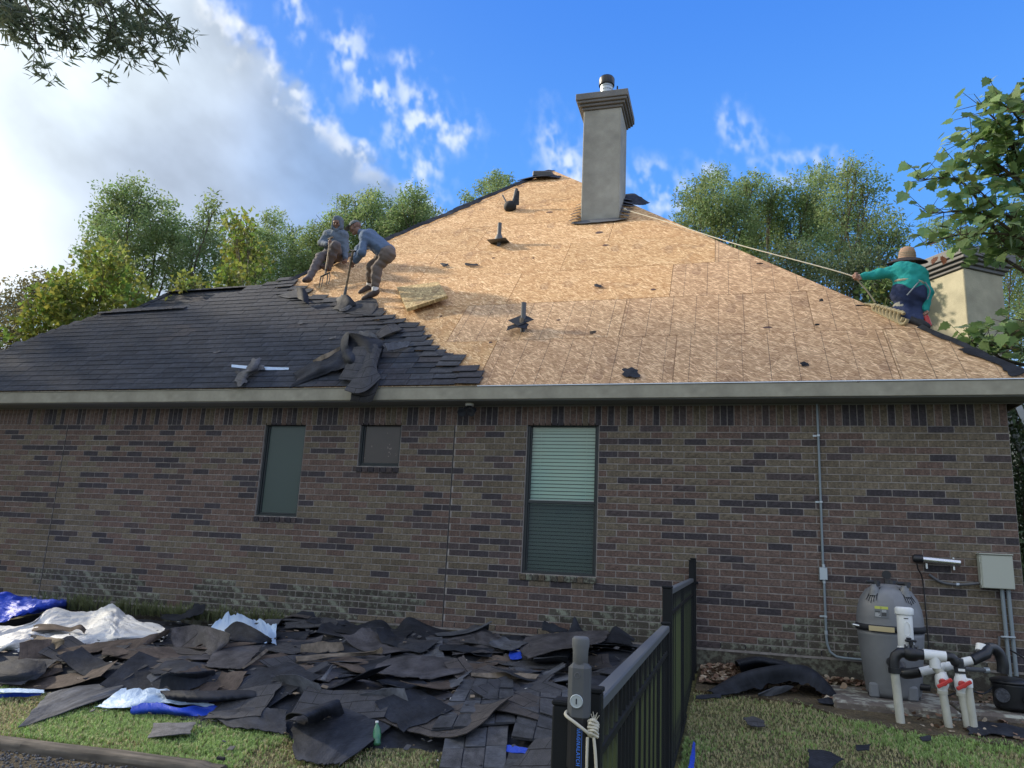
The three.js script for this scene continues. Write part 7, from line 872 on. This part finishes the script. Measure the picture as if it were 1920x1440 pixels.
// the tree on the left, out of view but for one hanging bough; its crown shades the yard
{
  seed = 321; const o = thing('willow_oak', 'narrow leaved bough hanging into the top left corner of the sky', 'tree'), foot = V(-15.5, -0.4, 5.2), fork = V(-14.8, 6.2, 4.8), g = [tube(curve([foot, V(-15.4, 3, 5), fork], 10), 0.36, 0.26, 12)], list = [], cols = [], spray = [], sc = [];
  const addLeaves = (c, r, n, s = 1) => { for (let i = 0; i < n; i++) { const p = c.clone().add(V(rr(-1, 1), rr(-1, 1), rr(-1, 1)).multiplyScalar(r)); list.push(new THREE.Matrix4().compose(p, new THREE.Quaternion().setFromEuler(new THREE.Euler(rr(0, 6), rr(0, 6), rr(0, 6))), V(s, s, s).multiplyScalar(rr(0.8, 1.2)))); const t = rr(0.7, 1.2); cols.push(rgb(t * rr(0.9, 1.2), t, t * 0.9)); } };
  const addSpray = (c, r, n) => { for (let i = 0; i < n; i++) { spray.push(new THREE.Matrix4().compose(c.clone().add(V(rr(-1, 1), rr(-1, 1), rr(-1, 1)).multiplyScalar(r)), new THREE.Quaternion().setFromEuler(new THREE.Euler(rr(-0.7, 0.7), rr(0, 6), rr(-0.7, 0.7))), V(1, 1, 1).multiplyScalar(rr(0.75, 1.1)))); const t = rr(0.7, 1.3); sc.push(rgb(t * rr(0.9, 1.15), t, t * 0.95)); } };
  // the visible twigs: start points above the frame and tips
  const tw = [[[-10, -30], [40, 40], [88, 100]], [[20, -30], [60, 30], [70, 84]], [[60, -30], [110, 20], [130, 72]], [[90, -30], [120, 10], [160, 60]], [[130, -30], [140, 30], [124, 74]], [[170, -30], [200, 30], [230, 110]], [[180, -30], [230, 40], [296, 122]], [[200, -30], [260, 20], [300, 90]], [[220, -30], [290, 10], [342, 80]], [[230, -30], [300, 30], [320, 60]], [[190, -30], [215, 40], [212, 96]], [[10, -20], [20, 10], [10, 20]], [[240, -30], [262, 40], [270, 96]], [[-20, -10], [10, 10], [40, 22]], [[150, -30], [176, 4], [200, 14]]];
  for (const l of tw) { const pts = curve(l.map(([u, v], i) => atD(u, v, 7.6 + 0.5 * Math.sin(u * 0.05 + i))), 16); g.push(tube(pts, 0.009, 0.003, 5)); pts.forEach((p, i) => { if (i > 5 && rnd() < 0.5) addSpray(p, 0.05, 1); }); for (let k = 0; k < 5; k++) { const s = pts[4 + Math.floor(rnd() * 12)], e = s.clone().add(V(rr(-0.22, 0.22), rr(-0.26, 0.06), rr(-0.18, 0.18))); g.push(tube([s, e], 0.004, 0.002, 4)); addSpray(s.clone().lerp(e, 0.6), 0.04, 1); addSpray(e, 0.03, 2); } }
  const bough = curve([fork, V(-12.6, 7.4, 4.9), V(-10.2, 7.2, 4.8), atD(120, -60, 7.7), atD(260, -45, 7.7)], 24); g.push(tube(bough, 0.14, 0.012, 8)); for (const l of tw) { const e = atD(l[0][0], l[0][1], 7.6), s = bough.reduce((a, p) => (p.distanceTo(e) < a.distanceTo(e) ? p : a), bough[0]); g.push(tube([s, e], 0.014, 0.009, 5)); }
  for (const [x, y, z, r] of [[-16, 10.4, 6, 2.4], [-14.5, 10.5, 3.6, 2.2], [-15, 12, 6, 2.0], [-13.2, 9.0, 6.4, 1.9], [-17.5, 11, 4.5, 2.4], [-16.8, 8.6, 6.8, 1.8], [-16.4, 6.6, 1.4, 1.4], [-15.4, 5.2, 4.4, 1.3], [-17, 12.6, -0.2, 1.6], [-16.6, 13.6, -1.6, 1.5], [-17.4, 11.6, 0.8, 1.7], [-18.4, 13, -1.0, 1.7], [-17.8, 14.6, 0.2, 1.6], [-19.5, 6.6, -0.3, 1.7], [-19.5, 9, -0.6, 1.8], [-19.6, 11.4, -0.7, 1.7], [-19.6, 13.6, -0.9, 1.5], [-20, 8, 1, 1.8], [-20, 11, 1, 1.8]]) { const c = V(x, y, z); g.push(tube(curve([fork, fork.clone().lerp(c, 0.5).add(V(0, 0.3, 0)), c], 8), 0.12, 0.03, 6)); for (let i = 0; i < 620 * r * (x < -19 ? 0.3 : 0.14); i++) { const p = V(rr(-1, 1), rr(-1, 1), rr(-1, 1)); if (p.length() > 1) continue; addLeaves(c.clone().addScaledVector(p, r), 0.1, 1, 2.6); } }
  part('trunk', g, M.twig, o); instanced('crown', CL.willow, M.leafWillow, list, o, cols); instanced('bough_leaves', CL.spray, M.leafWillow, spray, o, sc);
}
// the big leaved tree at the right: every large leaf a piece of its own
{
  seed = 77; const o = thing('maple_tree', 'near tree with large lobed leaves reaching in from the right edge', 'tree');
  const shape = (k) => { // lobed leaf, 1 unit long, folded along the midrib
    const out = [[0, 0], [0.1, 0.04], [0.3, -0.02], [0.34, 0.14], [0.52, 0.2], [0.4, 0.34], [0.46, 0.5], [0.28, 0.56], [0.2, 0.74], [0.1, 0.8], [0, 1]], pos = [], uv = [], sag = (x, y) => -0.22 * x * x + 0.16 * Math.abs(x) * (k % 2 ? 1 : 0.4) - 0.2 * y * y * (0.4 + 0.3 * k);
    for (let s = -1; s <= 1; s += 2) for (let i = 0; i < out.length - 1; i++) { const a = [0, 0.42], b = out[i], c = out[i + 1]; for (const [x, y] of s > 0 ? [a, b, c] : [a, c, b]) { pos.push(s * x, y, sag(x, y)); uv.push(x, y); } }
    const g = new THREE.BufferGeometry(); g.setAttribute('position', new THREE.Float32BufferAttribute(pos, 3)); g.setAttribute('uv', new THREE.Float32BufferAttribute(uv, 2)); g.computeVertexNormals(); return g; };
  const LG = [0, 1, 2].map(shape), mats = [0.75, 1, 1.3].map((k) => { const m = M.leafMaple.clone(); m.color.multiplyScalar(k); return m; });
  const my = M.leafMaple.clone(); my.color.setRGB(0.2, 0.24, 0.06); mats.push(my);
  const foot = atD(2250, 1100, 11.6); foot.y = -0.1; const P = (u, v, d = 0) => atD(u, v, 10.9 + d), g = [], leaves = [];
  const main = curve([foot, P(2120, 700, 0.3), P(2040, 420), P(1990, 120)], 20); g.push(tube(main, 0.13, 0.05, 10));
  const br = [[[2060, 500], [1930, 330], [1880, 240], [1836, 196]], [[2050, 420], [1960, 300], [1900, 210], [1880, 196]], [[2080, 560], [1900, 470], [1800, 340], [1724, 336]], [[2070, 540], [1960, 480], [1840, 400], [1740, 400]], [[2080, 600], [1890, 490], [1820, 440], [1720, 462]], [[2060, 480], [1930, 360], [1850, 300], [1790, 316]], [[2040, 380], [1900, 290], [1850, 262], [1812, 262]], [[2100, 690], [1910, 655], [1850, 645], [1815, 640]], [[2100, 700], [1900, 680], [1860, 660], [1850, 640]], [[2090, 640], [1960, 600], [1910, 620], [1895, 655]], [[2060, 470], [1930, 420], [1880, 400], [1840, 360]], [[2070, 520], [1940, 470], [1880, 470], [1850, 480]], [[2040, 360], [1960, 240], [1920, 260], [1890, 290]], [[2090, 600], [1960, 470], [1890, 440], [1800, 440]], [[2070, 500], [1960, 420], [1900, 330], [1870, 330]]];
  for (const l of br) {
    const d0 = rr(-0.7, 0.5), pts = curve(l.map(([u, v], i) => P(u, v, d0 * (i / 3))), 20); g.push(tube(pts, 0.03, 0.005, 6));
    for (let i = 5; i <= 20; i++) for (let k = 0; k < 5; k++) { if (i < 9 && k > 0) continue; const s = pts[i], e = s.clone().add(V(rr(-0.28, 0.24), rr(-0.1, 0.2), rr(-0.3, 0.3))); if (k % 2 === 0) g.push(tube([s, e], 0.005, 0.003, 4)); leaves.push(e); }
  }
  for (let i = 0; i < 70; i++) leaves.push(P(rr(1800, 1960), rr(240, 420), rr(-0.6, 1.2)));
  const q = (dry) => { const out = V(rr(-1, 0.4), rr(-0.75, 0.25), rr(-0.5, 0.9)).normalize(), n = V(rr(-0.6, 0.4), rr(0.35, 1), rr(-0.4, 0.7)).normalize(), x = out.clone().cross(n).normalize(); return new THREE.Matrix4().makeBasis(x, out, x.clone().cross(out)); };
  const L2 = leaves.map((p) => { const s = rr(0.1, 0.18); return q().scale(V(s, s, s)).setPosition(p); });
  const tr = part('trunk', g, M.bark, o), cr = new THREE.Group(); cr.name = 'crown'; o.add(cr); const order = L2.map((m, i) => [m, leaves[i].distanceTo(CAM) - (leaves[i].x < 1.6 ? 3 : 0)]).sort((a, b) => a[1] - b[1]).map((a) => a[0]);
  order.slice(0, 298).forEach((m, i) => { const l = part('leaf', LG[i % 3], mats[rnd() < 0.06 ? 3 : i % 3], cr); l.applyMatrix4(m); });
  const rest = order.slice(298); instanced('leaves', LG[1], M.leafMaple, rest, cr, rest.map(() => rgb(1, 1, 1).multiplyScalar(rr(0.6, 1.35))));
  for (const [u, v, n] of [[1906, 190, 26], [1918, 232, 10], [1762, 468, 3]]) for (let i = 0; i < n; i++) { const s = rr(0.07, 0.13), l = part('withered_leaf', LG[i % 3], M.leafDry, o); l.applyMatrix4(new THREE.Matrix4().compose(P(u + rr(-12, 14), v + rr(-18, 20), rr(-0.15, 0.1)), new THREE.Quaternion().setFromEuler(new THREE.Euler(rr(0, 6), rr(0, 6), rr(0, 6))), V(s, s, s))); }
}
// the wood beyond the gardens, one mass
{
  seed = 500; const list = [], cols = []; for (let i = 0; i < 5200; i++) { const a = rr(-1.25, 1.15), d = rr(46, 62), x = CAM.x + Math.sin(a) * d, z = CAM.z - Math.cos(a) * d, top = 6.5 + 3.5 * fbm(a * 9, 3, 3), y = groundY(x, z) + Math.pow(rnd(), 0.7) * top, s = rr(3.2, 5.5); list.push(new THREE.Matrix4().compose(V(x, y, z), new THREE.Quaternion().setFromEuler(new THREE.Euler(rr(0, 6), rr(0, 6), rr(0, 6))), V(s, s, s))); const k = rr(0.6, 1.2); cols.push(rgb(k * 0.9, k, k * 0.95)); }
  const w = new THREE.InstancedMesh(CL.oak, M.leafDark, list.length); w.name = 'distant_trees'; list.forEach((m, i) => { w.setMatrixAt(i, m); w.setColorAt(i, cols[i]); }); w.castShadow = w.receiveShadow = true; scene.add(w); tag(w, 'far line of trees closing the view behind the house and nearer trees', 'woodland', null, 'stuff');
}
// yellow-green sprays beside the kneeling worker belong to a young tree behind the hip
tree({ name: 'tulip_tree', label: 'young big leaved tree showing round the kneeling worker', base: [1700, 900], D: 13.5, blobs: [[1660, 545, 26], [1690, 560, 24], [1745, 545, 14], [1640, 535, 14], [1730, 590, 16]], kind: 'big', m: M.leafMaple, density: 1.0, size: 0.5, sd: 216, trunk: 0.05, warm: 0.5 });
// ---------- lawn, litter, edging ----------
{
  seed = 55; const blade = (() => { const pos = [], nor = []; for (let i = 0; i < 9; i++) { const a = rr(0, 6.28), x = rr(-0.03, 0.03), z = rr(-0.03, 0.03), h = rr(0.5, 1), w = rr(0.04, 0.065) * 0.5, lx = Math.cos(a) * rr(0.1, 0.55), lz = Math.sin(a) * rr(0.1, 0.55), px = -Math.sin(a) * w, pz = Math.cos(a) * w; const A = V(x - px, 0, z - pz), B = V(x + px, 0, z + pz), C = V(x + px * 0.8 + lx * 0.35, h * 0.6, z + pz * 0.8 + lz * 0.35), D = V(x - px * 0.8 + lx * 0.35, h * 0.6, z - pz * 0.8 + lz * 0.35), E = V(x + lx, h * (1 - 0.15), z + lz); for (const q of [A, B, C, A, C, D, D, C, E]) pos.push(q.x, q.y, q.z); } const g = new THREE.BufferGeometry(); g.setAttribute('position', new THREE.Float32BufferAttribute(pos, 3)); g.computeVertexNormals(); g.setAttribute('uv', new THREE.Float32BufferAttribute(new Float32Array((pos.length / 3) * 2), 2)); return g; })();
  const list = [], cols = [], bedEdge = (x) => (x < -2.7 ? 1.02 : x < -2.2 ? 1.1 : x < -1.9 ? lerp(1.15, 1.5, (x + 2.2) / 0.3) : x < -1.5 ? lerp(1.5, 1.72, (x + 1.9) / 0.4) : 1.8);
  const add = (x, z, thin) => { const dry = fbm(x * 1.1 + 2, z * 1.1 + 8, 3), patch = step(0.5, 0.66, dry + thin); if (rnd() < patch * 0.45) return; const h = rr(0.025, 0.06) * (1 - 0.35 * patch); list.push(new THREE.Matrix4().compose(V(x, groundY(x, z) - 0.004, z), new THREE.Quaternion().setFromEuler(new THREE.Euler(rr(-0.15, 0.15), rr(0, 6.28), rr(-0.15, 0.15))), V(h * 1.3, h, h * 1.3))); const k = rr(0.65, 1.25), s = rnd() < 0.1 + 0.6 * patch; cols.push(s ? rgb(0.56 * k, 0.5 * k, 0.29 * k) : rgb(0.32 * k, 0.46 * k, 0.14 * k)); };
  for (let i = 0; i < 62000; i++) { const x = rr(-3.16, 1.6), z = rr(0.9, 4.6); if (z < bedEdge(x) + rr(-0.12, 0.12)) continue; add(x, z, 0); }
  for (let i = 0; i < 62000; i++) { const x = rr(-10.5, -3.6), z = rr(2.9, 4.9); if (z < heapEnd(x) - 0.12 || (x < -5.75 && z > 4.24)) continue; add(x, z, 0); }
  for (let i = 0; i < 300; i++) { const x = rr(-12, -8), z = rr(0.05, 0.3); list.push(new THREE.Matrix4().compose(V(x, 0.1, z), new THREE.Quaternion().setFromEuler(new THREE.Euler(rr(-0.3, 0.5), rr(0, 6), rr(-0.4, 0.4))), V(0.16, rr(0.15, 0.35), 0.16))); cols.push(rgb(0.14, 0.16, 0.06)); }
  const lw = new THREE.InstancedMesh(blade, M.grass, list.length); lw.name = 'grass'; list.forEach((m, i) => { lw.setMatrixAt(i, m); lw.setColorAt(i, cols[i]); }); lw.castShadow = lw.receiveShadow = true; scene.add(lw); tag(lw, 'short patchy lawn grass on both sides of the fence', 'grass', null, 'stuff');
  // fallen leaves and bark chips on the bed by the wall
  const lg = sheet([[V(-0.5, 0.1, -0.5), V(0, -0.05, -0.6), V(0.5, 0.15, -0.5)], [V(-0.6, 0, 0.1), V(0, 0.1, 0), V(0.6, 0, 0)], [V(-0.3, 0.12, 0.5), V(0, 0, 0.6), V(0.3, 0.1, 0.5)]], { nu: 4, nv: 4, t: 0.02, tear: 0.05, wave: 0.05, sd: 3 }), ll = [], lc = [];
  for (let i = 0; i < 2600; i++) { const t = rnd(), x = t < 0.45 ? rr(-3.1, -2.2) : t < 0.75 ? rr(-2.0, -1.5) : rr(-1.5, 1.2), z = t < 0.45 ? rr(0.1, 0.75) : t < 0.75 ? rr(0.1, 1.0) : rr(0.1, 1.75), s = rr(0.03, 0.085) * (t > 0.75 ? 0.6 : 1); if (x > -1.9 && x < -0.9 && z > 0.25 && z < 1.2 && rnd() < 0.97) continue; const hump = t < 0.45 ? 0.09 * Math.exp(-(((x + 2.85) / 0.3) ** 2) - (((z - 0.4) / 0.25) ** 2)) : 0; ll.push(new THREE.Matrix4().compose(V(x, groundY(x, z) + 0.018 + rr(0, 0.03) + hump, z), new THREE.Quaternion().setFromEuler(new THREE.Euler(rr(-0.6, 0.6), rr(0, 6), rr(-0.6, 0.6))), V(s, s * 0.7, s * rr(0.5, 0.9)))); const k = rr(0.6, 1.3), c = rnd(); lc.push(c < 0.55 ? rgb(0.17 * k, 0.1 * k, 0.065 * k) : c < 0.85 ? rgb(0.25 * k, 0.18 * k, 0.12 * k) : rgb(0.36 * k, 0.3 * k, 0.22 * k)); }
  const lt = new THREE.InstancedMesh(lg, M.litter, ll.length); lt.name = 'leaf_litter'; ll.forEach((m, i) => { lt.setMatrixAt(i, m); lt.setColorAt(i, lc[i]); }); lt.castShadow = lt.receiveShadow = true; scene.add(lt); tag(lt, 'brown fallen leaves and bark chips on the bed along the wall', 'leaf litter', null, 'stuff');
  const pg = new THREE.IcosahedronGeometry(1, 1), pl = [], pc = []; for (let i = 0; i < 9000; i++) { const x = rr(-11, -5.4), z = rr(4.4, 5.7), s = rr(0.004, 0.012); pl.push(new THREE.Matrix4().compose(V(x, groundY(x, z) + 0.016, z), new THREE.Quaternion().setFromEuler(new THREE.Euler(rr(0, 6), rr(0, 6), 0)), V(s, s * 0.7, s * 0.9))); pc.push(rgb(1, 1, 1).multiplyScalar(rr(0.4, 1.4))); }
  const pv = new THREE.InstancedMesh(pg, M.stone, pl.length); pv.name = 'gravel'; pl.forEach((m, i) => { pv.setMatrixAt(i, m); pv.setColorAt(i, pc[i]); }); pv.castShadow = pv.receiveShadow = true; scene.add(pv); tag(pv, 'dark gravel below the timber edging at the lower left', 'gravel', null, 'stuff');
  // old landscape timber
  const a = gp(-260, 1353, 0.05), b = gp(420, 1439, 0.05), rows = []; for (let i = 0; i <= 24; i++) { const p = a.clone().lerp(b, i / 24).add(V(0, 0.006 * hash2(i, 3), 0.01 * (hash2(i, 7) - 0.5))); rows.push(p); }
  const t = thing('timber_edging', 'weathered grey landscape timber lying along the lawn at the lower left', 'timber'); const len = a.distanceTo(b), tg = new THREE.BoxGeometry(len, 0.1, 0.13, 90, 4, 5), tp = tg.attributes.position; for (let i = 0; i < tp.count; i++) { const x = tp.getX(i), y = tp.getY(i), z = tp.getZ(i), c = Math.abs(y) > 0.04 && Math.abs(z) > 0.05 ? 0.8 : 1, n = 0.016 * (fbm(x * 4 + 3, y * 22 + z * 30, 4) - 0.5); tp.setXYZ(i, x + n * 0.5, y * c + n - (x > len / 2 - 0.1 ? 0.01 : 0), z * c + n); } tg.computeVertexNormals(); boxUV(tg); const mid = a.clone().lerp(b, 0.5), tx = b.clone().sub(a).normalize(), ty = V(0, 1, 0.075).normalize(); part('timber', tg.applyMatrix4(mat4(mid.add(V(0, -0.03, 0.02)), tx, ty, tx.clone().cross(ty))), M.timber, t); const e = b.clone(); part('end_spike', bx(0.06, 0.02, 0.02, e.x - 0.03, e.y + 0.05, e.z), M.dark, t);
}
const renderer = new THREE.WebGLRenderer({ antialias: true });
renderer.shadowMap.enabled = true;
renderer.toneMapping = THREE.LinearToneMapping;
renderer.toneMappingExposure = EXPOSURE;
renderer.render(scene, camera);
